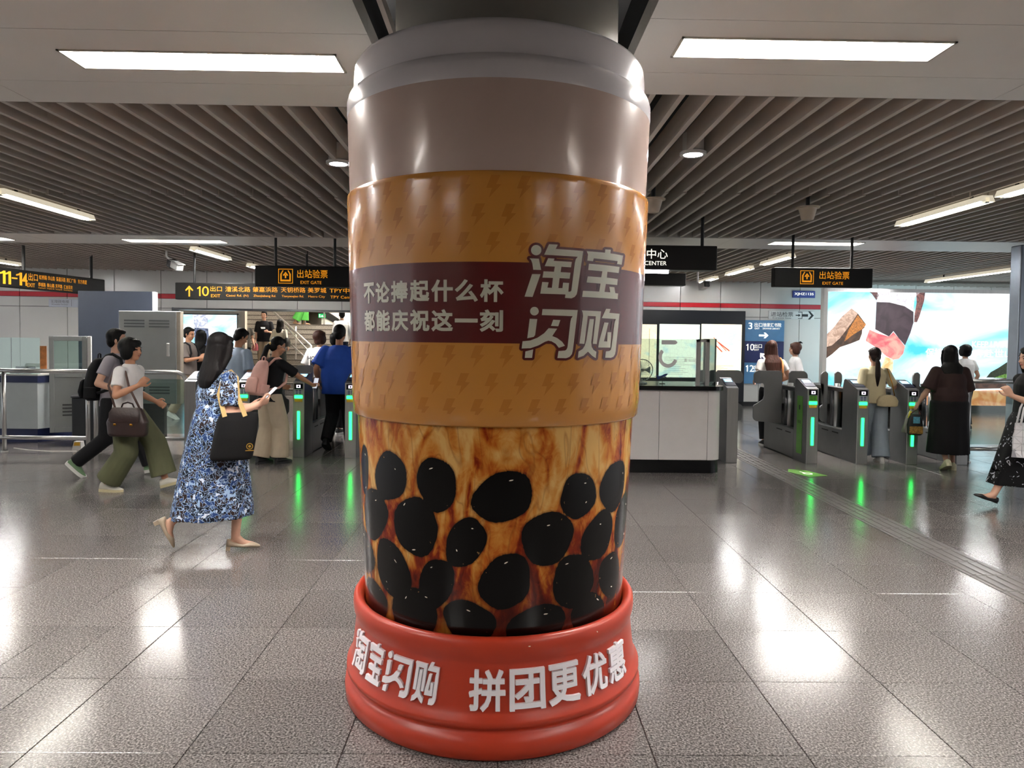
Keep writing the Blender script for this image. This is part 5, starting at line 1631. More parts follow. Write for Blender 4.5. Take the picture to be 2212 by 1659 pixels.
M_skin = mat('skin', '#c79d86', 0.5, var=0.05, vscale=12, spec=0.35)
M_skin2 = mat('skin_tan', '#b98769', 0.5, var=0.05, vscale=12, spec=0.35)
M_hairb = mat('hair_black', '#080707', 0.55, spec=0.18, var=0.4, vscale=60, bump=0.4, bscale=70, stretch=(1, 1, 0.06))
M_hairn = mat('hair_brown', '#3a1f17', 0.5, spec=0.25, var=0.4, vscale=60, bump=0.6, bscale=70, stretch=(1, 1, 0.06))
M_eye = mat('eye_dark', '#140f0d', 0.2, var=0)
M_lip = mat('lips', '#a8605a', 0.45, var=0)


def fabric_print(name, base, cols, scale, dist=1.5):
    m = bpy.data.materials.new(name); m.use_nodes = True
    nt = m.node_tree; N = nt.nodes; L = nt.links; b = N['Principled BSDF']; b.inputs['Roughness'].default_value = 0.8; b.inputs['Specular IOR Level'].default_value = 0.2
    tc = N.new('ShaderNodeTexCoord'); cur = None
    for i, (c, th, sc, of) in enumerate(cols):
        mp = N.new('ShaderNodeMapping'); mp.inputs['Location'].default_value = (of, of * 1.7, of * 0.6); L.new(tc.outputs['Object'], mp.inputs[0])
        n = N.new('ShaderNodeTexNoise'); n.inputs['Scale'].default_value = scale * sc; n.inputs['Detail'].default_value = 1.2; n.inputs['Distortion'].default_value = dist
        L.new(mp.outputs[0], n.inputs['Vector'])
        r = N.new('ShaderNodeValToRGB'); r.color_ramp.elements[0].position = th - 0.012; r.color_ramp.elements[1].position = th + 0.012
        L.new(n.outputs[0], r.inputs[0])
        mx = N.new('ShaderNodeMix'); mx.data_type = 'RGBA'; L.new(r.outputs[0], mx.inputs[0])
        if cur is None: mx.inputs[6].default_value = lin(base) + (1,)
        else: L.new(cur, mx.inputs[6])
        mx.inputs[7].default_value = lin(c) + (1,); cur = mx.outputs[2]
    L.new(cur, b.inputs['Base Color'])
    MATS[name] = m
    return m


PEOPLE = {}


def person(key, label, px_or_xy, heading, H, sp, z=0.0):
    """sp: pose and clothes. local frame: x forward, y to the person's left, z up, for a 1.65 m figure"""
    k = H / 1.65
    root = empty('person', (px_or_xy[0], px_or_xy[1], z), math.radians(heading), label, 'person')
    root.scale = (k, k, k)
    vox = sp.get('vox', 0.010)
    lean = sp.get('lean', 0.03); drop = sp.get('drop', 0.0); broad = sp.get('broad', 1.0); tw = sp.get('twist', 0.0)
    Pv = Vector((0, 0, 0.90 - drop))
    Rl = Matrix.Rotation(lean, 3, 'Y'); Rt = Matrix.Rotation(tw, 3, 'Z')

    def sp_(u, f=0.0, s=0.0): return Pv + Rl @ (Rt @ Vector((f, s, 0)) + Vector((0, 0, u)))
    Sx = (Rl @ Rt @ Vector((0, 1, 0))); Fx = (Rl @ Rt @ Vector((1, 0, 0)))
    skin = sp.get('skin', M_skin)
    # legs
    hipL, hipR = Pv + Vector((0, 0.088, -0.03)), Pv + Vector((0, -0.088, -0.03))
    feet = sp.get('feet', {'L': (0.02, 0.09, 0.0, 0.0), 'R': (0.0, -0.09, 0.0, 0.0)})
    legs = {}
    for sd, hip in (('L', hipL), ('R', hipR)):
        f_, s_, u_, pt = feet[sd]
        kn, an = ik(hip, (f_ - 0.02, s_, 0.075 + u_), 0.405, 0.405, (1, 0, 0))
        legs[sd] = (hip, kn, an, pt)
    # arms
    sw = 0.165 * broad
    shL, shR = sp_(0.412, -0.005, sw), sp_(0.412, -0.005, -sw)
    wr = sp.get('wrists', {})
    arms = {}
    for sd, sh, sg2 in (('L', shL, 1), ('R', shR, -1)):
        w = wr.get(sd, (0.05, sg2 * (sw + 0.06), 0.86)); hint = sp.get('elbow', {}).get(sd, (-0.8, sg2 * 0.35, -0.6))
        el, wi = ik(sh, w, 0.265, 0.235, hint); arms[sd] = (sh, el, wi)
    # head
    N0 = sp_(0.495); hd = N0 + Vector((0.018 + sp.get('headf', 0.0), 0, 0.140))
    HR = Matrix.Rotation(sp.get('hyaw', 0.0), 3, 'Z') @ Matrix.Rotation(sp.get('hpitch', 0.0), 3, 'Y')

    def hp(f, s, u): return hd + HR @ Vector((f, s, u))
    B = []
    ring = lambda u, a, b, f=0.0: (sp_(u, f), Sx * a * broad, Fx * b)
    fat = sp.get('fat', 1.0)
    B.append(loft([ring(-0.11, 0.09, 0.075), ring(-0.03, 0.158 * fat, 0.105 * fat), ring(0.06, 0.145 * fat, 0.098 * fat), ring(0.17, 0.118 * fat, 0.08 * fat), ring(0.29, 0.135 * fat, 0.092 * fat), ring(0.38, 0.145, 0.088), ring(0.435, 0.105, 0.066), ring(0.475, 0.06, 0.05)], 20))
    B += limb([N0 - Vector((0.005, 0, 0.05)), hp(-0.012, 0, -0.05)], [0.052, 0.048], 12)
    B.append(ellip(hp(-0.012, 0, 0.032), (0.092, 0.074, 0.088), 18, 12, HR))
    B.append(ellip(hp(0.018, 0, -0.035), (0.066, 0.058, 0.078), 16, 10, HR))
    B.append(ellip(hp(0.045, 0, -0.082), (0.030, 0.032, 0.026), 12, 8, HR))
    B.append(ellip(hp(0.086, 0, -0.012), (0.012, 0.011, 0.026), 10, 8, HR)); B.append(ellip(hp(0.094, 0, -0.030), (0.014, 0.015, 0.011), 10, 8, HR))
    B.append(ellip(hp(0.066, 0, 0.022), (0.020, 0.052, 0.012), 12, 8, HR))
    for s_ in (-1, 1): B.append(ellip(hp(-0.010, s_ * 0.075, -0.008), (0.018, 0.010, 0.032), 10, 8, HR)); B.append(ellip(hp(0.05, s_ * 0.036, -0.03), (0.028, 0.022, 0.026), 10, 8, HR))
    for sd, sg2 in (('L', 1), ('R', -1)):
        sh, el, wi = arms[sd]
        B += limb([sp_(0.405, 0, sg2 * 0.09 * broad), sh, sh.lerp(el, 0.5), el, el.lerp(wi, 0.35), wi], [0.05, 0.047 * fat, 0.043 * fat, 0.036, 0.037 * fat, 0.024], 12)
        hdir = (wi - el).normalized() + Vector(sp.get('hdir', {}).get(sd, (0, 0, 0)))
        palm = Vector(sp.get('palm', {}).get(sd, (0.15, -sg2, 0.0)))
        c = sp.get('curl', {}).get(sd, 0.45)
        hs = 1
        dd = hdir.normalized(); nn = (palm - dd * palm.dot(dd)).normalized(); ww = dd.cross(nn)
        want = Vector(sp.get('thumb', {}).get(sd, (1, 0, 0.4)))
        if ww.dot(want) < 0: hs = -1
        B += hand(wi, hdir, palm, hs, c, fr=0.0085 if vox < 0.008 else 0.0095)
    legr = sp.get('legr', 1.0)
    for sd in 'LR':
        hip, kn, an, pt = legs[sd]
        B += limb([hip, hip.lerp(kn, 0.5), kn, kn.lerp(an, 0.3), kn.lerp(an, 0.75), an], [0.085 * legr, 0.072 * legr, 0.052 * legr, 0.052 * legr, 0.036, 0.033], 14)
        Rp = Matrix.Rotation(pt, 3, 'Y')
        B += limb([an, an + Rp @ Vector((0.06, 0, -0.045)), an + Rp @ Vector((0.135, 0, -0.053))], [0.033, 0.03, 0.02], 10)
        B.append(ellip(an + Rp @ Vector((-0.022, 0, -0.045)), (0.028, 0.026, 0.028), 10, 8))
    fuse('body', B, vox, skin, root, 3)
    for s_ in (-1, 1):
        v, f = ellip(hp(0.0735, s_ * 0.031, 0.004), (0.007, 0.013, 0.0065), 10, 8, HR); MB().add(v, f).build('eye', M_eye, root, True)
        v, f = ellip(hp(0.079, s_ * 0.033, 0.027), (0.006, 0.019, 0.0035), 10, 6, HR); MB().add(v, f).build('eyebrow', M_hairb, root, True)
    v, f = ellip(hp(0.080, 0, -0.060), (0.009, 0.020, 0.007), 12, 8, HR); MB().add(v, f).build('mouth', M_lip, root, True)
    # hair
    hs_, hm = sp.get('hair', ('short', M_hairb)); Hh = []
    vox_h = max(0.007, vox * 0.9)
    Hh.append(ellip(hp(-0.024, 0, 0.046), (0.092, 0.083, 0.088), 20, 12, HR))
    Hh.append(ellip(hp(0.035, 0, 0.088), (0.050, 0.060, 0.030), 14, 8, HR))
    Hh.append(ellip(hp(-0.055, 0, -0.010), (0.055, 0.070, 0.075), 16, 10, HR))
    if hs_ in ('bob', 'long', 'medium', 'pony'):
        Hh.append(ellip(hp(0.052, 0.018, 0.070), (0.034, 0.052, 0.034), 14, 8, HR))
    if hs_ == 'bob':
        for s_ in (-1, 1): Hh.append(ellip(hp(-0.012, s_ * 0.076, -0.012), (0.072, 0.034, 0.092), 14, 10, HR))
        Hh.append(ellip(hp(-0.050, 0, -0.045), (0.060, 0.082, 0.068), 16, 10, HR))
        Hh.append(ellip(hp(-0.030, 0, 0.040), (0.112, 0.103, 0.102), 18, 12, HR))
    if hs_ in ('long', 'medium'):
        L_ = sp.get('hairlen', 0.36 if hs_ == 'long' else 0.2); bw_ = sp.get('hairw', 0.088); hb_ = sp.get('hairb', 0.0); ht_ = sp.get('hairt', 0.0)
        Hh.append(loft([(hp(-0.030, 0, 0.02), HR @ Vector((0, 0.088, 0)), HR @ Vector((0.080, 0, 0))), (hp(-0.045, 0, -0.10), HR @ Vector((0, 0.092, 0)), HR @ Vector((0.062, 0, 0))),
                        (hp(-0.080 - hb_, 0, -0.10 - (L_ - 0.06) * 0.45), HR @ Vector((0, bw_ + 0.012, 0)), HR @ Vector((0.045 + ht_, 0, 0))), (hp(-0.110 - hb_, 0, -0.04 - L_), HR @ Vector((0, bw_ - 0.012, 0)), HR @ Vector((0.030, 0, 0))), (hp(-0.112 - hb_, 0, -0.09 - L_), HR @ Vector((0, bw_ * 0.55, 0)), HR @ Vector((0.016, 0, 0)))], 18,
                       wave=lambda j, t: 1 + 0.035 * math.sin(7 * t + j)))
        for s_ in (-1, 1): Hh += limb([hp(0.022, s_ * 0.066, 0.045), hp(0.018, s_ * 0.080, -0.05), hp(-0.010, s_ * 0.085, -0.14)], [0.030, 0.026, 0.018], 10)
    if hs_ == 'pony':
        L_ = sp.get('hairlen', 0.32); pu = sp.get('ponyu', 0.02)
        Hh += limb([hp(-0.100, 0, pu), hp(-0.135, 0, pu - 0.05), hp(-0.140, 0, pu - 0.05 - L_ * 0.5), hp(-0.125, 0, pu - 0.05 - L_)], [0.026, 0.034, 0.038, 0.012], 12)
    if hs_ == 'top':
        pass
    if hs_ in ('short', 'crop'):
        for s_ in (-1, 1): Hh.append(ellip(hp(-0.018, s_ * 0.066, 0.015), (0.045, 0.016, 0.050), 12, 8, HR))
    fuse('hair', Hh, vox_h, hm, root, 2)
    if hs_ == 'pony': v, f = ellip(hp(-0.112, 0, sp.get('ponyu', 0.02)), (0.018, 0.03, 0.03), 12, 8, HR); MB().add(v, f).build('hair_tie', sp.get('tie', M_black), root, True)
    # top
    g = sp.get('ease', 0.016); hem = sp.get('hem', -0.09); tm_ = sp['top']
    T_ = []
    hw0 = sp.get('hemw', 0.165); fd = sp.get('hemd', 0.115)
    rings = [ring(hem, hw0 + g, fd + g), ring(hem * 0.4, (hw0 * 0.98) + g, fd * 0.98 + g), ring(0.10, (hw0 * 0.93) * fat + g, fd * 0.92 * fat + g), ring(0.20, 0.142 * fat + g, 0.098 * fat + g), ring(0.30, 0.148 * fat + g, 0.102 * fat + g), ring(0.375, 0.150 + g, 0.096 + g), ring(0.43, 0.112 + g, 0.072 + g), ring(0.472, 0.070 + g, 0.054 + g * 0.7), ring(0.492, 0.056 + g * 0.5, 0.05 + g * 0.4)]
    if 'skirt' in sp and sp['skirt'].get('dress'): rings = rings[3:]
    T_.append(loft(rings, 22))
    sl = sp.get('sleeve', 0.62); sr = sp.get('sleever', 0.062)
    for sd, sg2 in (('L', 1), ('R', -1)):
        sh, el, wi = arms[sd]
        pts = [sp_(0.40, 0, sg2 * 0.085 * broad), sh + Vector((0, 0, 0.002))]
        rr_ = [0.060, 0.053 * fat + g * 0.4]
        if sl <= 1: pts.append(sh.lerp(el, sl)); rr_.append(sr * fat)
        else: pts += [el, el.lerp(wi, sl - 1)]; rr_ += [sr * 0.85, sr * 0.62]
        T_ += limb(pts, rr_, 14, flat=True)
    vc = sp.get('voxc', max(0.009, vox * 1.05))
    if 'skirt' in sp:
        sk = sp['skirt']; hz = sk['hem']; wz = sk.get('waist', 1.02) - drop; ow = sk.get('w', 0.26); od = sk.get('d', 0.22); sh_ = sk.get('shift', (0.0, 0.0))
        am = sk.get('amp', 0.06); nf = sk.get('folds', 9)
        base_w, base_d = 0.142 * fat + g, 0.100 * fat + g
        rs = []
        steps = [0, 0.12, 0.25, 0.45, 0.7, 0.9, 1.0]
        for q in steps:
            e = q ** sk.get('flare', 0.8)
            zz = wz + (hz - wz) * q
            wq = base_w + (ow - base_w) * e; dq = base_d + (od - base_d) * e
            if 0.08 < q < 0.5: wq = max(wq, 0.185 * fat + g); dq = max(dq, 0.135 * fat + g)
            rs.append(((sh_[0] * q * q + (sp_(wz - Pv.z).x if q < 0.3 else 0) * (1 - q), sh_[1] * q * q, zz), Vector((0, wq, 0)), Vector((dq, 0, 0))))
        # turn the hem in so that the skirt is hollow
        c, A, Bx = rs[-1]
        rs.append((Vector(c) + Vector((0, 0, 0.012)), A * 0.93, Bx * 0.93)); rs.append((Vector(c) + Vector((0, 0, 0.16)), A * 0.82, Bx * 0.82))
        ph = sk.get('ph', 0.0)
        S_ = [loft(rs, 72, wave=lambda j, t: 1 + am * min(1, j / 4) * math.sin(nf * t + ph) + am * 0.5 * min(1, j / 5) * math.sin((nf * 0.6 // 1 + 2) * t + 1.3))]
        if sk.get('dress'):
            fuse('dress', T_ + S_, vc, tm_, root, 3)
        else:
            fuse('shirt', T_, vc, tm_, root, 3); fuse('skirt', S_, vc, sk['mat'], root, 3)
    else:
        fuse('shirt', T_, vc, tm_, root, 3)
        pn = sp['pants']; G_ = []
        G_.append(loft([ring(-0.12, 0.08, 0.07), ring(-0.05, 0.172 * fat, 0.122 * fat), ring(0.05, 0.158 * fat, 0.112 * fat), ring(0.13, 0.142 * fat, 0.10 * fat)], 20))
        hr_, kr_, er_ = pn.get('r', (0.098, 0.078, 0.07)); cut = pn.get('cut', 0.93)
        for sd in 'LR':
            hip, kn, an, pt = legs[sd]
            en = kn.lerp(an, cut)
            G_ += limb([hip, hip.lerp(kn, 0.5), kn], [hr_, (hr_ + kr_) / 2, kr_], 16)
            G_ += limb([kn, kn.lerp(en, 0.55), en], [kr_, (kr_ + er_) / 2, er_], 16, flat=True)
        fuse('trousers', G_, vc, pn['mat'], root, 3)
    # shoes
    sh = sp.get('shoes', {'mat': M_black})
    for sd in 'LR':
        hip, kn, an, pt = legs[sd]; Rp = Matrix.Rotation(pt, 3, 'Y')
        kind = sh.get('kind', 'sneaker')

        def q(f, s, u): return an + Rp @ Vector((f, s, u))
        ax = lambda w: Vector((0, w, 0)); az = lambda h: Rp @ Vector((0, 0, h))
        hl = sh.get('heel', 0.0)
        if kind == 'sneaker':
            up = fuse('shoe', [loft([(q(-0.062, 0, -0.035), ax(0.026), az(0.026)), (q(-0.05, 0, -0.02), ax(0.036), az(0.046)), (q(0.0, 0, -0.018), ax(0.040), az(0.05)), (q(0.06, 0, -0.032), ax(0.044), az(0.036)), (q(0.12, 0, -0.045), ax(0.044), az(0.024)), (q(0.165, 0, -0.05), ax(0.034), az(0.016)), (q(0.182, 0, -0.053), ax(0.016), az(0.008))], 16)], max(0.006, vox * 0.8), sh['mat'], root, 2)
            P2 = [(-0.072, 0.0), (-0.06, 0.032), (0.0, 0.042), (0.06, 0.048), (0.12, 0.048), (0.17, 0.034), (0.19, 0.0), (0.17, -0.034), (0.12, -0.048), (0.06, -0.048), (0.0, -0.042), (-0.06, -0.032)]
            n_ = len(P2); th_ = sh.get('sole', 0.028)
            MB().add([q(a, b, -0.075) for a, b in P2] + [q(a, b, -0.075 + th_) for a, b in P2], [tuple(range(n_))[::-1], tuple(range(n_, 2 * n_))] + [(i, (i + 1) % n_, n_ + (i + 1) % n_, n_ + i) for i in range(n_)]).build('sole', sh.get('solem', M_white), up, True, 40)
        else:   # slip-on pump
            up = fuse('shoe', [loft([(q(-0.060, 0, -0.045), ax(0.022), az(0.028)), (q(-0.045, 0, -0.045), ax(0.034), az(0.032)), (q(0.0, 0, -0.056), ax(0.036), az(0.020)), (q(0.06, 0, -0.06), ax(0.041), az(0.018)), (q(0.12, 0, -0.052), ax(0.040), az(0.022)), (q(0.165, 0, -0.058), ax(0.026), az(0.014)), (q(0.19, 0, -0.062), ax(0.009), az(0.007))], 16)], max(0.006, vox * 0.8), sh['mat'], root, 2)
            MB().add([q(-0.06, -0.02, -0.07), q(-0.025, -0.02, -0.07), q(-0.025, 0.02, -0.07), q(-0.06, 0.02, -0.07), q(-0.057, -0.017, -0.078 - hl), q(-0.028, -0.017, -0.078 - hl), q(-0.028, 0.017, -0.078 - hl), q(-0.057, 0.017, -0.078 - hl)], [(0, 1, 2, 3), (7, 6, 5, 4), (0, 4, 5, 1), (1, 5, 6, 2), (2, 6, 7, 3), (3, 7, 4, 0)]).build('heel', sh['mat'], up)
    info = dict(root=root, sp_=sp_, arms=arms, legs=legs, hp=hp, Sx=Sx, Fx=Fx, k=k)
    PEOPLE[key] = info
    return info


def carried(name, info, label, cat):
    r = info['root']; o = empty(name, r.location, r.rotation_euler.z, label, cat); o.scale = r.scale
    return o


def fl(px, py): p = atZ(px, py); return (p.x, p.y)


def ray_at(px, Y): return (atY(px, 900, Y).x, Y)


def phone(info, sd, label, m, off=(0.09, 0, 0.03), tilt=0.6, yaw=0.0):
    wi = info['arms'][sd][2]; el = info['arms'][sd][1]; d = (wi - el).normalized()
    o = carried('phone', info, label, 'phone')
    M_ = Matrix.Translation(wi + d * off[0] + Vector((0, off[1], off[2]))) @ Matrix.Rotation(yaw, 4, 'Z') @ Matrix.Rotation(-tilt, 4, 'Y')
    b = MB().rbox(-0.075, 0.075, -0.036, 0.036, -0.004, 0.004, 0.003, 2, M_).build('case', m, o)
    MB().box(-0.07, 0.07, -0.033, 0.033, 0.0041, 0.0046, M_).build('screen', mat('phone_screen', '#cfd6e6', 0.2, emit='#dfe6f4', es=0.5, var=0.05), o)
    mb = MB()
    for q in ((0.055, 0.02), (0.055, -0.002), (0.035, 0.02)): mb.lathe([(0.0, 0.0), (0.008, 0.0)], 10, (0, 0, 0)) if False else mb.box(q[0] - 0.007, q[0] + 0.007, q[1] - 0.007, q[1] + 0.007, -0.0065, -0.004, M_)
    tag(mb.build('camera_lenses', M_blackg, o), kind='stuff')
    return o


def backpack(info, label, m, sc=1.0, pocket=True, straps=True):
    sp_ = info['sp_']; o = carried('backpack', info, label, 'backpack')
    Sx, Fx = info['Sx'], info['Fx']
    b = -0.115
    fuse('bag_body', [loft([(sp_(-0.03, b - 0.075), Sx * 0.125 * sc, Fx * 0.06 * sc), (sp_(0.0, b - 0.085), Sx * 0.150 * sc, Fx * 0.085 * sc), (sp_(0.16, b - 0.085), Sx * 0.152 * sc, Fx * 0.085 * sc), (sp_(0.32, b - 0.07), Sx * 0.135 * sc, Fx * 0.07 * sc), (sp_(0.41, b - 0.05), Sx * 0.095 * sc, Fx * 0.045 * sc), (sp_(0.43, b - 0.045), Sx * 0.06 * sc, Fx * 0.03 * sc)], 22)], 0.010, m, o, 3)
    if pocket:
        fuse('front_pocket', [loft([(sp_(0.0, b - 0.165 * sc), Sx * 0.11 * sc, Fx * 0.03), (sp_(0.06, b - 0.175 * sc), Sx * 0.12 * sc, Fx * 0.04), (sp_(0.17, b - 0.165 * sc), Sx * 0.11 * sc, Fx * 0.03), (sp_(0.20, b - 0.15 * sc), Sx * 0.09 * sc, Fx * 0.02)], 18)], 0.010, m, o, 3)
        for s_ in (-1, 1):
            fuse('side_pocket', [loft([(sp_(0.0, b - 0.07, s_ * 0.14 * sc), Sx * 0.025, Fx * 0.06), (sp_(0.12, b - 0.07, s_ * 0.15 * sc), Sx * 0.03, Fx * 0.065)], 14)], 0.010, m, o, 2)
    if straps:
        for s_ in (-1, 1):
            MB().tube([sp_(0.37, b - 0.02, s_ * 0.07), sp_(0.465, -0.06, s_ * 0.085), sp_(0.485, 0.0, s_ * 0.09), sp_(0.44, 0.09, s_ * 0.105), sp_(0.30, 0.135, s_ * 0.12), sp_(0.18, 0.10, s_ * 0.155), sp_(0.10, 0.0, s_ * 0.165), sp_(0.06, b, s_ * 0.14)], 0.017, 8).build('strap', m, o, True)
    MB().tube([sp_(0.42, b - 0.05, -0.035), sp_(0.47, b - 0.05, -0.03), sp_(0.48, b - 0.05, 0.0), sp_(0.47, b - 0.05, 0.03), sp_(0.42, b - 0.05, 0.035)], 0.008, 8).build('carry_loop', m, o, True)
    return o


def rounded_bag(o, c, ax, ay, az_, m, name='bag_body', vox=0.009, top=0.8, mid=1.06):
    c, ax, ay, az_ = Vector(c), Vector(ax), Vector(ay), Vector(az_)
    return fuse(name, [loft([(c - az_, ax * 0.9, ay * 0.8), (c - az_ * 0.85, ax, ay), (c, ax * mid, ay * 1.05), (c + az_ * 0.7, ax * (top + 0.1), ay * 0.8), (c + az_, ax * top, ay * 0.45)], 28,
                            wave=lambda j, t: (abs(math.cos(t)) ** 3.2 + abs(math.sin(t)) ** 3.2) ** (-1 / 3.2))], vox, m, o, 2)


C = cloth
# -- 1 man with black backpack
p1 = person('backpack', 'person in grey tee with black backpack walking behind the woman in green trousers', ray_at(246, 7.95), 8, 1.66,
            dict(vox=0.009, top=C('tee_grey', '#8d8890'), pants=dict(mat=C('trousers_black', '#141417', 0.8), r=(0.10, 0.082, 0.075), cut=0.98), hair=('short', M_hairb), skin=M_skin,
                 feet={'R': (-0.34, -0.08, 0.09, 0.75), 'L': (0.36, 0.08, 0.02, -0.2)}, drop=0.045, lean=0.05, wrists={'L': (0.1, 0.24, 0.9), 'R': (0.15, -0.2, 0.95)}, hyaw=0.25,
                 shoes=dict(mat=C('canvas_green', '#6e8a68', 0.8), solem=M_white, sole=0.034)))
backpack(p1, 'black backpack worn by the person in the grey tee', C('pack_black', '#0f1013', 0.75, 0.5, 14), 1.08)
# -- 2 woman in white tee and olive trousers
p2 = person('olive', 'woman in white tee and wide olive trousers striding with a brown handbag', ray_at(276, 7.2), -4, 1.57,
            dict(vox=0.0075, top=C('tee_white', '#dcdad8', 0.8), pants=dict(mat=C('trousers_olive', '#55573f', 0.8, 0.6, 7), r=(0.112, 0.115, 0.128), cut=0.86), hair=('bob', M_hairb), skin=M_skin2,
                 feet={'R': (-0.17, -0.08, 0.0, 0.03), 'L': (0.38, 0.08, 0.03, -0.28)}, drop=0.055, lean=0.06, hemw=0.16, ease=0.022, hem=-0.03,
                 wrists={'R': (0.24, -0.20, 1.125), 'L': (0.16, 0.26, 0.92)}, elbow={'R': (-0.7, -0.5, -0.8)}, curl={'R': 1.25, 'L': 0.6}, palm={'R': (-0.3, 1, 0.2)}, hdir={'R': (0.1, 0, 0.5)},
                 shoes=dict(mat=C('canvas_white', '#c9c6ba', 0.7, 0.2), solem=mat('sole_cream', '#b9ad8a', 0.6), sole=0.03)))
hb = carried('handbag', p2, 'dark brown flap handbag on the shoulder of the woman in olive trousers', 'handbag')
M_lea = mat('leather_brown', '#2a1a17', 0.42, var=0.15, vscale=20, bump=0.2, bscale=60)
cb = Vector((0.16, -0.26, 0.755))
rounded_bag(hb, cb, (0.20, 0, 0), (0, 0.07, 0), (0, 0, 0.145), M_lea, top=0.72)
MB().add(*loft([(cb + Vector((0, -0.074, 0.0)), Vector((0.135, 0, 0)), Vector((0, 0.006, 0))), (cb + Vector((0, -0.079, 0.02)), Vector((0.155, 0, 0)), Vector((0, 0.006, 0))), (cb + Vector((0, -0.070, 0.10)), Vector((0.155, 0, 0)), Vector((0, 0.008, 0))), (cb + Vector((0, -0.03, 0.15)), Vector((0.14, 0, 0)), Vector((0, 0.012, 0)))], 18)).build('flap', M_lea, hb, True, 40)
M_gold = mat('brass', '#a8782c', 0.3, metal=1.0, var=0)
for s_ in (-1, 1):
    MB().rbox(cb.x + s_ * 0.085 - 0.014, cb.x + s_ * 0.085 + 0.014, cb.y - 0.092, cb.y - 0.082, cb.z - 0.028, cb.z - 0.008, 0.003, 1).build('clasp', M_gold, hb)
MB().tube([cb + Vector((-0.07, 0, 0.14)), cb + Vector((-0.05, 0, 0.185)), cb + Vector((0.0, 0, 0.2)), cb + Vector((0.05, 0, 0.185)), cb + Vector((0.07, 0, 0.14))], 0.008, 8).build('carry_handle', M_lea, hb, True)
sh = p2['arms']['R'][0]
MB().tube([cb + Vector((-0.13, 0, 0.13)), sh + Vector((-0.10, -0.035, -0.14)), sh + Vector((-0.05, -0.01, 0.02)), sh + Vector((0.0, 0.02, 0.065)), sh + Vector((0.06, 0.0, 0.0)), sh + Vector((0.13, -0.055, -0.15)), cb + Vector((0.13, 0, 0.13))], 0.011, 8).build('shoulder_strap', mat('leather_strap', '#4a342c', 0.5), hb, True)
# -- 3 woman in the floral dress
def floral():
    m = bpy.data.materials.new('floral_dress'); m.use_nodes = True
    nt = m.node_tree; N = nt.nodes; L = nt.links; b = N['Principled BSDF']; b.inputs['Roughness'].default_value = 0.8; b.inputs['Specular IOR Level'].default_value = 0.2
    tc = N.new('ShaderNodeTexCoord')
    wn = N.new('ShaderNodeTexNoise'); wn.inputs['Scale'].default_value = 22; wn.inputs['Detail'].default_value = 2; L.new(tc.outputs['Object'], wn.inputs['Vector'])
    mx = N.new('ShaderNodeMix'); mx.data_type = 'RGBA'; mx.blend_type = 'LINEAR_LIGHT'; mx.inputs[0].default_value = 0.055
    L.new(tc.outputs['Object'], mx.inputs[6]); L.new(wn.outputs['Color'], mx.inputs[7])
    ve = N.new('ShaderNodeTexVoronoi'); ve.feature = 'DISTANCE_TO_EDGE'; ve.inputs['Scale'].default_value = 36; L.new(mx.outputs[2], ve.inputs['Vector'])
    vc = N.new('ShaderNodeTexVoronoi'); vc.inputs['Scale'].default_value = 36; L.new(mx.outputs[2], vc.inputs['Vector'])
    sp = N.new('ShaderNodeSeparateColor'); L.new(vc.outputs['Color'], sp.inputs[0])
    rc_ = N.new('ShaderNodeValToRGB'); rc_.color_ramp.interpolation = 'CONSTANT'; e = rc_.color_ramp.elements
    e[0].position = 0.0; e[0].color = lin('#131722') + (1,); e[1].position = 0.3; e[1].color = lin('#233c6c') + (1,)
    for p_, c_ in ((0.55, '#2b201f'), (0.88, '#8ea7c6'), (0.95, '#c9cfd8')):
        k = e.new(p_); k.color = lin(c_) + (1,)
    L.new(sp.outputs[0], rc_.inputs[0])
    re_ = N.new('ShaderNodeValToRGB'); re_.color_ramp.elements[0].position = 0.035; re_.color_ramp.elements[1].position = 0.06; L.new(ve.outputs['Distance'], re_.inputs[0])
    m2 = N.new('ShaderNodeMix'); m2.data_type = 'RGBA'; L.new(re_.outputs[0], m2.inputs[0]); m2.inputs[6].default_value = lin('#93abca') + (1,); L.new(rc_.outputs[0], m2.inputs[7])
    L.new(m2.outputs[2], b.inputs['Base Color'])
    return m


M_flor = floral()
p3 = person('dress', 'woman in blue floral dress walking past with phone and black tote', ray_at(466, 5.24), 20, 1.57,
            dict(vox=0.007, voxc=0.0085, top=M_flor, hair=('long', mat('hair_dark_brown', '#0c0808', 0.55, spec=0.15, var=0.4, vscale=60, bump=0.4, bscale=70, stretch=(1, 1, 0.06))), hairlen=0.22, hairw=0.105, hairb=-0.03, hairt=0.015, skin=M_skin,
                 feet={'R': (0.16, -0.07, 0.022, 0.12), 'L': (-0.30, 0.07, 0.14, 1.15)}, drop=0.0, lean=0.04, hpitch=0.2, hyaw=0.62, twist=0.5, broad=1.1, fat=1.14, sleeve=0.78, sleever=0.068, ease=0.022,
                 skirt=dict(dress=True, hem=0.26, waist=1.12, w=0.25, d=0.30, shift=(-0.025, 0.0), amp=0.045, folds=8, flare=0.7),
                 wrists={'R': (0.30, -0.14, 1.12), 'L': (0.24, 0.16, 1.08)}, curl={'R': 1.1, 'L': 0.9}, palm={'R': (0.2, 0.7, 0.7), 'L': (0.2, -0.7, 0.7)}, elbow={'R': (-0.5, -0.5, -0.9), 'L': (-0.5, 0.5, -0.9)},
                 shoes=dict(mat=mat('pump_beige', '#a3937e', 0.35), kind='pump', heel=0.03)))
phone(p3, 'R', 'white phone held by the woman in the floral dress', mat('phone_white', '#dcdde4', 0.3), (0.10, 0.03, 0.045), 0.75, 0.2)
tb = carried('tote_bag', p3, 'black tote with tan straps on the shoulder of the woman in the dress', 'tote bag')
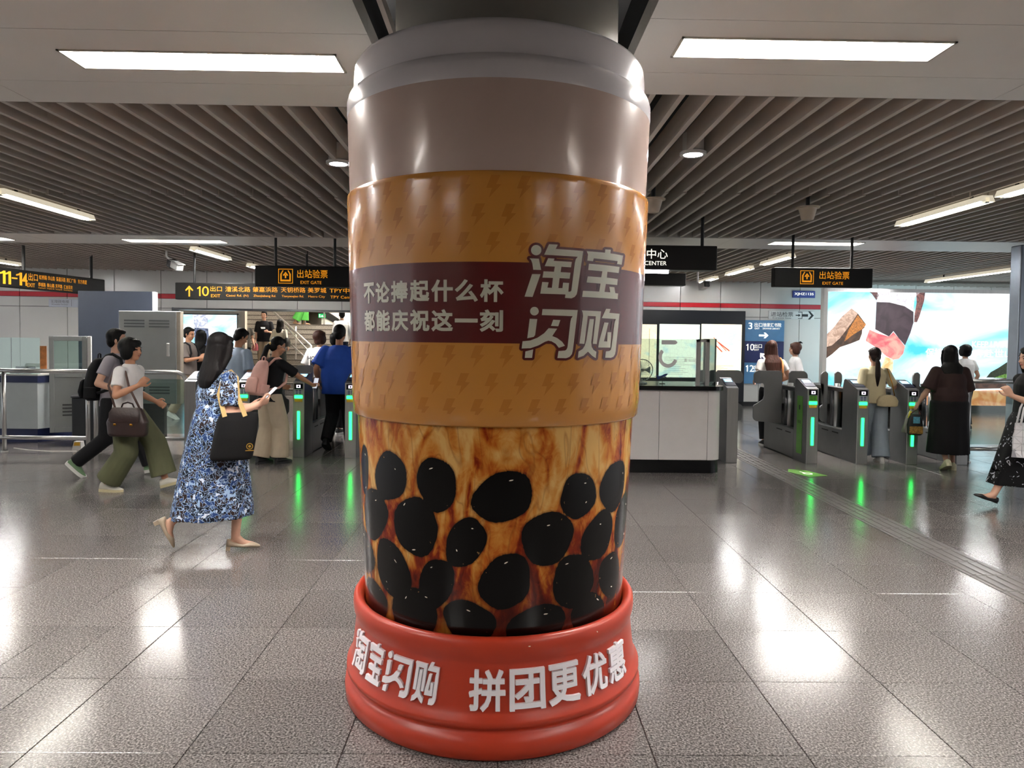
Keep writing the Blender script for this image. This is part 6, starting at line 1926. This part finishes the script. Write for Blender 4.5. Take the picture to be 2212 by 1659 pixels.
M_canv = C('canvas_black', '#0b0b0d', 0.85, 0.3, 12); M_tan = mat('strap_tan', '#a58a52', 0.6)
cb = Vector((0.14, -0.27, 0.90))
rounded_bag(tb, cb, (0.15, 0.0, 0), (0, 0.05, 0), (0.03, 0, 0.175), M_canv, top=0.86, mid=1.0)
sh = p3['arms']['R'][0]
for s_ in (-1, 1):
    yo = s_ * 0.035
    mbs = MB()
    path = [cb + Vector((-0.07, yo, 0.15)), sh + Vector((-0.07, -0.05 + yo * 0.4, -0.10)), sh + Vector((-0.03, -0.005 + yo * 0.3, 0.05)), sh + Vector((0.01, 0.01 + yo * 0.3, 0.066)), sh + Vector((0.05, -0.02 + yo * 0.3, 0.02)), sh + Vector((0.06, -0.06 + yo * 0.5, -0.12)), cb + Vector((0.07, yo, 0.15))]
    v = []; f = []
    for i, q in enumerate(path):
        d = (path[min(i + 1, 6)] - path[max(i - 1, 0)]).normalized(); a = Vector((0, 1, 0)).cross(d).normalized() if abs(d.y) < 0.9 else Vector((1, 0, 0))
        v += [q + a * 0.016 + Vector((0, 0.003, 0)), q - a * 0.016 + Vector((0, 0.003, 0)), q - a * 0.016 - Vector((0, 0.003, 0)), q + a * 0.016 - Vector((0, 0.003, 0))]
    for i in range(6):
        for j in range(4): f.append((i * 4 + j, i * 4 + (j + 1) % 4, i * 4 + 4 + (j + 1) % 4, i * 4 + 4 + j))
    f += [(3, 2, 1, 0), (24, 25, 26, 27)]
    mbs.add(v, f).build('strap', M_tan, tb)
em = MB(); T_ = Matrix.Translation(cb + Vector((0.10, -0.062, -0.07))) @ Matrix.Rotation(PI / 2, 4, 'X')
em.lathe([(0.018, 0), (0.024, 0)], 20); em.lathe([(0.0, 0), (0.01, 0)], 12); em.box(-0.03, 0.03, -0.034, -0.028, -0.0005, 0.0005)
eo = em.build('gold_emblem', mat('emblem_gold', '#b08c3c', 0.4, metal=0.6), tb); eo.matrix_local = T_
# -- 7 woman with the pink backpack
p7 = person('pinkpack', 'woman in black tee with pink backpack tapping her phone at the gate', ray_at(583, 8.8), 52, 1.55,
            dict(vox=0.008, top=C('tee_black', '#111114', 0.85), pants=dict(mat=C('trousers_cream', '#b3a58f', 0.8, 0.5, 7), r=(0.108, 0.108, 0.115), cut=0.97), hair=('pony', M_hairb), hairlen=0.34, ponyu=0.0, tie=mat('hair_tie_sand', '#b08e4a', 0.5), skin=M_skin2,
                 feet={'R': (0.10, -0.10, 0.0, 0.0), 'L': (-0.06, 0.09, 0.0, 0.0)}, lean=0.16, headf=0.03, hpitch=0.3, hyaw=-0.35, ease=0.022, sleeve=0.85, sleever=0.068,
                 wrists={'R': (0.50, -0.22, 1.02), 'L': (0.25, 0.16, 1.0)}, curl={'R': 1.0}, palm={'R': (0.2, 0.4, 0.9)}, elbow={'R': (-0.2, -0.6, -0.8)}, shoes=dict(mat=M_black, solem=M_black)))
backpack(p7, 'pale pink backpack on the woman at the ticket gate', C('pack_pink', '#e0b0a3', 0.75, 0.5, 12), 1.02)
phone(p7, 'R', 'lilac phone held to the gate reader', mat('phone_lilac', '#b9a3ae', 0.3), (0.09, 0.0, 0.05), 1.2, 0.3)
gl_ = carried('eyeglasses', p7, 'thin glasses on the woman with the pink backpack', 'glasses')
hp = p7['hp']
for s_ in (-1, 1): MB().tube([hp(0.098, s_ * 0.033 + 0.024 * math.cos(2 * PI * q / 14), 0.0 + 0.020 * math.sin(2 * PI * q / 14)) for q in range(15)], 0.002, 5).build('rim', M_steel, gl_)
for s_ in (-1, 1): MB().tube([hp(0.095, s_ * 0.057, 0.005), hp(0.0, s_ * 0.078, 0.008)], 0.002, 5).build('temple', M_steel, gl_)
# -- 13 man in blue tee
p13 = person('blue', 'man in bright blue tee and black trousers walking through the gate', (-2.27, 10.0), 84, 1.72,
             dict(top=C('tee_blue', '#2a52b4', 0.8, 0.45), pants=dict(mat=C('trousers_black2', '#101013', 0.8), r=(0.108, 0.088, 0.078), cut=0.98), hair=('crop', M_hairb), skin=M_skin2, broad=1.16, fat=1.16, ease=0.035, hem=-0.16, sleeve=0.85, sleever=0.08,
                  feet={'L': (-0.18, 0.10, 0.06, 0.5), 'R': (0.2, -0.10, 0.0, 0.0)}, wrists={'R': (0.25, -0.25, 1.0), 'L': (0.05, 0.3, 0.9)}, hpitch=0.2, shoes=dict(mat=M_black, solem=M_black)))
# -- 6 man in light blue shirt
p6 = person('lightblue', 'man in light blue short sleeved shirt looking down at the gate', (-3.74, 10.1), 62, 1.66,
            dict(top=C('shirt_pale_blue', '#a9bcd2', 0.7, 0.45), pants=dict(mat=C('trousers_grey', '#3a3c42'), r=(0.10, 0.08, 0.075)), hair=('crop', M_hairb), skin=M_skin2, broad=1.12, fat=1.06, ease=0.025, hpitch=0.45, headf=0.035, lean=0.1, hyaw=-0.3, sleeve=0.9, sleever=0.07,
                 wrists={'R': (0.25, -0.2, 1.02), 'L': (0.22, 0.2, 0.98)}))
# -- 12 person in white printed tee and the one in black beside
p12 = person('whitetee', 'person with brown hair in white tee with black print past the gates', ray_at(690, 12.0), 75, 1.65,
             dict(top=C('tee_white2', '#e4e2e0', 0.8), pants=dict(mat=MATS['trousers_black2'], r=(0.10, 0.09, 0.085)), hair=('bob', M_hairn), ease=0.04, sleeve=0.9, sleever=0.085, broad=1.05, hyaw=-0.5, wrists={'R': (0.2, -0.22, 1.0)}))
pb_ = carried('back_print', p12, 'black lettering print on the back of the white tee', 'print')
sp_ = p12['sp_']
bx_ = MB(); Fx, Sx = p12['Fx'], p12['Sx']
Mb = Matrix.Translation(sp_(0.30, -0.158)) @ Matrix((tuple(-Sx), tuple(Vector((0, 0, 1))), tuple(-Fx))).transposed().to_4x4()
bx_.box(-0.09, 0.09, -0.16, -0.03, -0.004, 0.0, Mb); bx_.build('print_block', M_black, pb_)
me_ = text_mesh('HOMIE', 0.09, 0.02); me_.transform(Mb); link('lettering', me_, M_black, pb_)
p12b = person('black', 'person in black top standing between the white tee and the blue tee', ray_at(722, 11.6), 75, 1.62, dict(top=C('top_black', '#0e0e10'), pants=dict(mat=MATS['trousers_black2']), ease=0.04, broad=1.1, hair=('short', M_hairb)))
# -- 4 man in grey tee, 5 person in black
p4 = person('greytee', 'man in dark grey tee looking at his phone beside the sky poster', ray_at(406, 13.4), -8, 1.70,
            dict(top=C('tee_taupe', '#6a625e'), pants=dict(mat=C('trousers_sand', '#b5a48e'), r=(0.10, 0.085, 0.08)), hair=('crop', M_hairb), skin=M_skin2, ease=0.03, sleeve=0.85, sleever=0.075, hpitch=0.15, wrists={'R': (0.32, -0.15, 1.12), 'L': (0.30, 0.15, 1.1)}, curl={'R': 0.9, 'L': 0.9},
                 feet={'R': (-0.25, -0.08, 0.05, 0.4), 'L': (0.22, 0.08, 0.0, 0.0)}, shoes=dict(mat=M_white)))
backpack(p4, 'dark backpack worn by the man in the dark grey tee', MATS['pack_black'], 0.9, False)
p5 = person('darkhair', 'person with long dark hair in black behind the man in dark grey tee', ray_at(433, 13.9), 80, 1.66, dict(top=MATS['top_black'], pants=dict(mat=MATS['trousers_black2']), hair=('medium', M_hairb)))
pk = carried('shopping_bag', p5, 'pink carrier bag hanging low behind the railing end', 'bag')
rounded_bag(pk, (-0.05, 0.32, 0.78), (0.10, 0, 0), (0, 0.05, 0), (0, 0, 0.17), mat('bag_pink', '#d8468c', 0.4), top=0.7); MB().tube([(-0.12, 0.32, 0.93), (-0.07, 0.32, 1.02), (-0.03, 0.32, 1.02), (0.02, 0.32, 0.93)], 0.006, 6).build('carry_handle', MATS['bag_pink'], pk)


# -- people on the stairs
def stair_z(step): return 0.15 * step, 19.2 + 0.3 * (step - 1) + 0.17


z_, y_ = stair_z(4)
p8 = person('stairman', 'young man in black tee coming down the granite stairs', ray_at(571, y_), -88, 1.66, dict(top=C('tee_ink', '#101117'), pants=dict(mat=C('trousers_sand2', '#9a8c78')), hair=('crop', M_hairb), ease=0.035, broad=1.05, sleeve=0.9, sleever=0.075, wrists={'R': (0.12, -0.2, 0.86), 'L': (0.26, 0.18, 1.08)}), z=z_)
tp = carried('tee_print', p8, 'small white print on the black tee of the man on the stairs', 'print')
sp_ = p8['sp_']; c_ = sp_(0.30, 0.150)
MB().box(c_.x, c_.x + 0.003, -0.05, 0.07, c_.z - 0.004, c_.z + 0.012).build('print_line', M_signw, tp)
MB().box(c_.x, c_.x + 0.003, -0.04, 0.07, c_.z - 0.03, c_.z - 0.015).build('print_line', M_signw, tp)
rb = carried('red_bag', p8, 'translucent pink bag in the hand of the man on the stairs', 'bag')
rounded_bag(rb, p8['arms']['R'][2] + Vector((0.03, 0, -0.2)), (0.05, 0, 0), (0, 0.08, 0), (0, 0, 0.11), mat('bag_rose', '#c8707c', 0.3), top=0.4)
z_, y_ = stair_z(3)
p9 = person('stairwoman', 'woman in cream knit and dark trousers climbing the stairs', ray_at(604, y_), 86, 1.58, dict(top=C('knit_cream', '#cfc9b6'), pants=dict(mat=C('trousers_slate', '#3b403e'), r=(0.1, 0.095, 0.1)), hair=('medium', M_hairb), sleeve=1.9, sleever=0.055, ease=0.012, hem=-0.02, feet={'L': (0.15, 0.08, 0.1, 0.0), 'R': (-0.02, -0.08, 0, 0)}), z=z_)
sb = carried('shoulder_bag', p9, 'black shoulder bag on the woman climbing the stairs', 'bag')
rounded_bag(sb, (-0.05, -0.24, 1.0), (0.13, 0, 0), (0, 0.07, 0), (0, 0, 0.13), mat('bag_black', '#101114', 0.4), top=0.6); q_ = p9['arms']['R'][0]
MB().tube([(-0.14, -0.24, 1.1), (-0.09, q_.y - 0.04, q_.z - 0.1), (-0.03, q_.y, q_.z + 0.06), (0.06, q_.y - 0.04, q_.z - 0.1), (0.05, -0.24, 1.1)], 0.009, 6).build('strap', MATS['bag_black'], sb, True)
p10 = person('greenlegs', 'person in bright green trousers crossing the stair landing', ray_at(648, 22.95), 5, 1.62, dict(top=C('top_white3', '#d8d5d0'), pants=dict(mat=C('trousers_green', '#4fa348'), r=(0.11, 0.12, 0.14), cut=0.85), feet={'L': (0.14, 0.08, 0.0, 0), 'R': (-0.12, -0.08, 0.02, 0.2)}, drop=0.01, shoes=dict(mat=mat('sandal_tan', '#c09a7a', 0.5), kind='pump'), hair=('bob', M_hairb)), z=1.95)
z_, y_ = stair_z(4)
p11 = person('whiteshirt', 'man in white shirt going up the stairs next to the cup edge', ray_at(738, y_), 110, 1.70, dict(top=C('shirt_white', '#dfe3e6'), pants=dict(mat=C('trousers_navy', '#1d2740')), hair=('crop', M_hairb), sleeve=1.85, sleever=0.06, ease=0.04), z=z_)
z_, y_ = stair_z(3)
p14 = person('greyman', 'person in dark grey tee half hidden by the stair wall', ray_at(527, y_), -60, 1.62, dict(top=C('tee_charcoal', '#45433f'), pants=dict(mat=MATS['trousers_black2']), hair=('short', M_hairb), ease=0.03, wrists={'L': (0.12, 0.25, 0.88)}), z=z_)
# -- right side
p16 = person('longhair', 'woman with long brown hair and orange bag strap beyond the wide gate', ray_at(1664, 10.75), 88, 1.58, dict(vox=0.009, top=C('top_white4', '#dedbd6'), pants=dict(mat=MATS['trousers_black2']), hair=('long', M_hairn), hairlen=0.33, hairw=0.125, hairb=0.03, ease=0.006, wrists={'R': (0.22, -0.16, 1.0), 'L': (0.2, 0.2, 1.0)}, sleeve=0.5, elbow={'R': (-0.4, -0.9, -0.5)}))
ob = carried('sling_bag', p16, 'orange strapped bag of the woman with long brown hair', 'bag')
M_or = mat('strap_orange', '#b5743c', 0.5); q_ = p16['arms']['R'][0]
MB().tube([(-0.13, -0.12, 1.02), (-0.135, -0.13, 1.2), (-0.09, q_.y + 0.03, q_.z + 0.02), (0.0, q_.y + 0.03, q_.z + 0.07), (0.1, q_.y + 0.02, q_.z - 0.08), (0.14, -0.16, 1.1), (0.10, -0.2, 0.95)], 0.018, 8).build('strap', M_or, ob, True)
rounded_bag(ob, (0.02, -0.22, 0.85), (0.12, 0, 0), (0, 0.05, 0), (0, 0, 0.1), M_or)
p17 = person('shorthair', 'woman in white tee with tied-up brown hair facing left', ray_at(1716, 13.0), 172, 1.55, dict(top=C('tee_white5', '#e2e2e2'), pants=dict(mat=C('skirt_red', '#7a3438')), hair=('bob', M_hairn), ease=0.03, sleeve=0.85, sleever=0.075, wrists={'L': (0.2, 0.2, 1.05), 'R': (0.2, -0.2, 1.05)}))
hp = p17['hp']; mb = MB(); [mb.add(*q) for q in limb([hp(-0.05, 0, 0.11), hp(-0.11, 0.0, 0.135), hp(-0.15, 0, 0.12)], [0.022, 0.02, 0.006], 10)]
mb.build('hair_tuft', M_hairb, p17['root'], True)
p18 = person('cream', 'woman in cream blouse and pale jeans tapping the right-hand gates', (4.93, 9.42), 84, 1.50,
             dict(vox=0.009, top=C('blouse_cream', '#cfc4a2'), pants=dict(mat=C('jeans_pale', '#8b97a3', 0.8, 0.5, 8), r=(0.105, 0.105, 0.125), cut=0.98), hair=('pony', mat('hair_pony', '#1c1110', 0.5, spec=0.25, var=0.4, vscale=60, bump=0.4, bscale=70, stretch=(1, 1, 0.06))), hairlen=0.36, ponyu=-0.05, skin=M_skin, ease=0.02, broad=0.95, fat=0.96, sleeve=0.9, sleever=0.066, hem=-0.05,
                  wrists={'R': (0.22, -0.46, 1.02), 'L': (0.1, 0.2, 0.95)}, elbow={'R': (-0.3, -0.2, -1)}, feet={'R': (-0.12, -0.06, 0.0, 0.0), 'L': (0.18, 0.09, 0.0, 0.0)}, shoes=dict(mat=M_white)))
cbg = carried('quilted_bag', p18, 'cream quilted bag at the hip of the woman in the cream blouse', 'handbag')
M_q = mat('quilt_cream', '#c8b894', 0.5, bump=0.7, bscale=50)
rounded_bag(cbg, (-0.16, -0.12, 0.90), (0.05, 0, 0), (0, 0.14, 0), (0, 0, 0.085), M_q, top=0.95)
MB().tube([(-0.15, -0.22, 0.97), (-0.16, -0.18, 1.15), (-0.06, -0.15, 1.36), (0.05, -0.14, 1.36), (0.14, -0.1, 1.2)], 0.008, 6).build('chain_strap', M_gold, cbg, True)
p19 = person('skirt', 'woman in dark brown tee and long black skirt with cream clogs', (5.56, 8.82), 80, 1.54,
             dict(vox=0.009, top=C('tee_brown', '#2e201f'), hair=('medium', M_hairb), hairlen=0.2, hairw=0.13, skin=M_skin, broad=1.06, fat=1.1, ease=0.028, hem=-0.10, hemw=0.18, hemd=0.14, sleeve=1.0, sleever=0.085,
                  skirt=dict(mat=C('skirt_black', '#121113'), hem=0.22, waist=1.0, w=0.255, d=0.22, amp=0.03, folds=10, flare=0.7), feet={'R': (0.05, -0.07, 0.0, 0.0), 'L': (-0.10, 0.06, 0.05, 0.45)},
                  wrists={'L': (0.1, 0.34, 0.88), 'R': (0.3, -0.22, 1.02)}, shoes=dict(mat=mat('clog_cream', '#c9c4a6', 0.5), solem=mat('clog_cream2', '#bdb798', 0.5), sole=0.04)))
tb2 = carried('printed_tote', p19, 'dark tote with yellow lettering hanging from the hand of the woman in the black skirt', 'tote bag')
q_ = p19['arms']['L'][2]; cb = q_ + Vector((0.03, 0.03, -0.30))
rounded_bag(tb2, cb, (0.04, 0, 0), (0, 0.095, 0), (0, 0, 0.145), mat('tote_dark', '#16181a', 0.7), top=0.9, mid=1.0)
MB().tube([cb + Vector((0, -0.06, 0.14)), q_ + Vector((0.03, 0.0, -0.08)), cb + Vector((0, 0.06, 0.14))], 0.007, 6).build('carry_handle', mat('strap_maroon', '#5a2a2a', 0.6), tb2)
MB().rbox(cb.x - 0.052, cb.x - 0.046, cb.y - 0.045, cb.y + 0.04, cb.z + 0.02, cb.z + 0.11, 0.002, 1).build('print_blue', mat('print_teal', '#4a8aa0', 0.6, var=0.3, vscale=40), tb2)
MB().rbox(cb.x - 0.052, cb.x - 0.046, cb.y - 0.085, cb.y + 0.085, cb.z - 0.12, cb.z - 0.02, 0.002, 1).build('print_yellow', mat('print_ochre', '#8a6a2c', 0.6, var=0.6, vscale=60), tb2)
wb_ = carried('umbrella_bag', p19, 'grey folded umbrella with a yellow tie beside the printed tote', 'umbrella')
MB().tube([q_ + Vector((0.08, 0.06, -0.1)), q_ + Vector((0.08, 0.1, -0.2)), q_ + Vector((0.08, 0.14, -0.42))], [0.012, 0.03, 0.045], 12).build('folded_cloth', mat('umbrella_grey', '#8a8884', 0.6, bump=0.5), wb_, True)
MB().tube([q_ + Vector((0.07, 0.075, -0.12)), q_ + Vector((0.06, 0.09, -0.22))], [0.014, 0.03], 10).build('yellow_tie', mat('tie_yellow', '#c9c22e', 0.5), wb_, True)
p21 = person('farwhite', 'person in white top half hidden behind the woman in dark brown', ray_at(2082, 13.0), 100, 1.55, dict(top=MATS['tee_white5'], pants=dict(mat=MATS['trousers_black2']), hair=('bob', M_hairb), ease=0.03))
# -- 20 woman at the right edge
M_leaf = fabric_print('leaf_skirt', '#0b0b0d', [('#b9bcc4', 0.665, 1.0, 2.0)], 16, 2.0)
p20 = person('edge', 'woman in black with leaf print skirt and white bag entering at the right edge', ray_at(2226, 6.9), 178, 1.58,
             dict(vox=0.0075, top=C('top_black2', '#0c0c0e'), hair=('medium', M_hairb), skin=M_skin, ease=0.03, sleeve=0.7, sleever=0.07,
                  skirt=dict(mat=M_leaf, hem=0.21, waist=1.0, w=0.22, d=0.33, shift=(0.06, 0.0), amp=0.03, folds=7, flare=0.7), feet={'L': (0.40, 0.05, 0.03, -0.3), 'R': (-0.30, -0.07, 0.06, 0.5)}, drop=0.04,
                  wrists={'L': (0.33, 0.20, 1.13), 'R': (-0.15, -0.24, 0.86)}, hdir={'L': (0, 0, 1.0)}, palm={'L': (0.2, -0.6, 0.5)}, curl={'L': 1.2}, elbow={'L': (-0.5, 0.4, -1)}, shoes=dict(mat=mat('flat_black', '#121214', 0.4), kind='pump', heel=0.0)))
wb = carried('white_handbag', p20, 'white geometric panelled handbag on the arm of the woman at the right edge', 'handbag')
el_ = p20['arms']['L'][1].lerp(p20['arms']['L'][2], 0.35); cb = Vector((el_.x + 0.03, el_.y + 0.03, 0.70))
M_wb = mat('bag_white', '#d5d4d6', 0.35)
rows_, cols_ = 5, 4
gw, gh = 0.26, 0.34
for sgn in (1, -1):
    pts = {}
    for i in range(rows_ + 1):
        for j in range(cols_ + 1):
            u_ = j / cols_ - 0.5; v_ = i / rows_ - 0.5
            wq = gw * (1 - 0.18 * abs(v_) - 0.12 * (v_ + 0.5))
            pts[i, j] = cb + Vector((u_ * wq, sgn * (0.055 * (1 - (2 * u_) ** 4) * (1 - 0.5 * (v_ + 0.5)) + 0.012 * random.uniform(-1, 1)), v_ * gh))
    for i in range(rows_):
        for j in range(cols_):
            a, b, c, d = pts[i, j], pts[i, j + 1], pts[i + 1, j + 1], pts[i + 1, j]
            tr_ = ((a, b, c), (a, c, d)) if (i + j) % 2 else ((a, b, d), (b, c, d))
            for t3 in tr_:
                ce = (t3[0] + t3[1] + t3[2]) / 3
                q3 = [ce + (p_ - ce) * 0.93 for p_ in t3]
                n_ = Vector((0, sgn * 0.004, 0))
                MB().add([p_ + n_ for p_ in q3] + [p_ - n_ for p_ in q3], [(0, 1, 2), (5, 4, 3), (0, 3, 4, 1), (1, 4, 5, 2), (2, 5, 3, 0)]).build('facet', M_wb, wb)
MB().add(*loft([(cb - Vector((0, 0, gh / 2)), Vector((gw * 0.5, 0, 0)), Vector((0, 0.035, 0))), (cb + Vector((0, 0, gh / 2 - 0.01)), Vector((gw * 0.36, 0, 0)), Vector((0, 0.02, 0)))], 20)).build('lining', mat('bag_lining', '#8f8f93', 0.6), wb, True, 40)
for s_ in (-1, 1):
    MB().tube([cb + Vector((-0.06, s_ * 0.03, gh / 2 - 0.02)), el_ + Vector((-0.035, s_ * 0.025, -0.10)), el_ + Vector((0.0, s_ * 0.03, 0.045)), el_ + Vector((0.05, s_ * 0.025, -0.06)), cb + Vector((0.07, s_ * 0.03, gh / 2 - 0.02))], 0.010, 8).build('carry_handle', M_wb, wb, True)
# lanyard hanging from the hand at the right-hand gate
ln_ = carried('lanyard', p18, 'thin blue and orange lanyard hanging over the lit gate at right', 'lanyard')
q_ = p18['arms']['R'][2] + Vector((0.02, -0.06, -0.03))
MB().tube([q_, q_ + Vector((-0.03, -0.02, -0.12)), q_ + Vector((-0.04, 0.0, -0.36)), q_ + Vector((-0.04, 0.02, -0.52)), q_ + Vector((-0.04, 0.045, -0.54)), q_ + Vector((-0.04, 0.06, -0.50))], 0.005, 6).build('blue_strap', mat('lanyard_blue', '#6f93b8', 0.6), ln_)
MB().tube([q_, q_ + Vector((-0.03, 0.02, -0.12)), q_ + Vector((-0.04, 0.04, -0.30)), q_ + Vector((-0.04, 0.06, -0.50))], 0.006, 6).build('orange_strap', mat('lanyard_orange', '#c9764e', 0.6), ln_)
bpy.data.scenes.remove(SCRATCH)
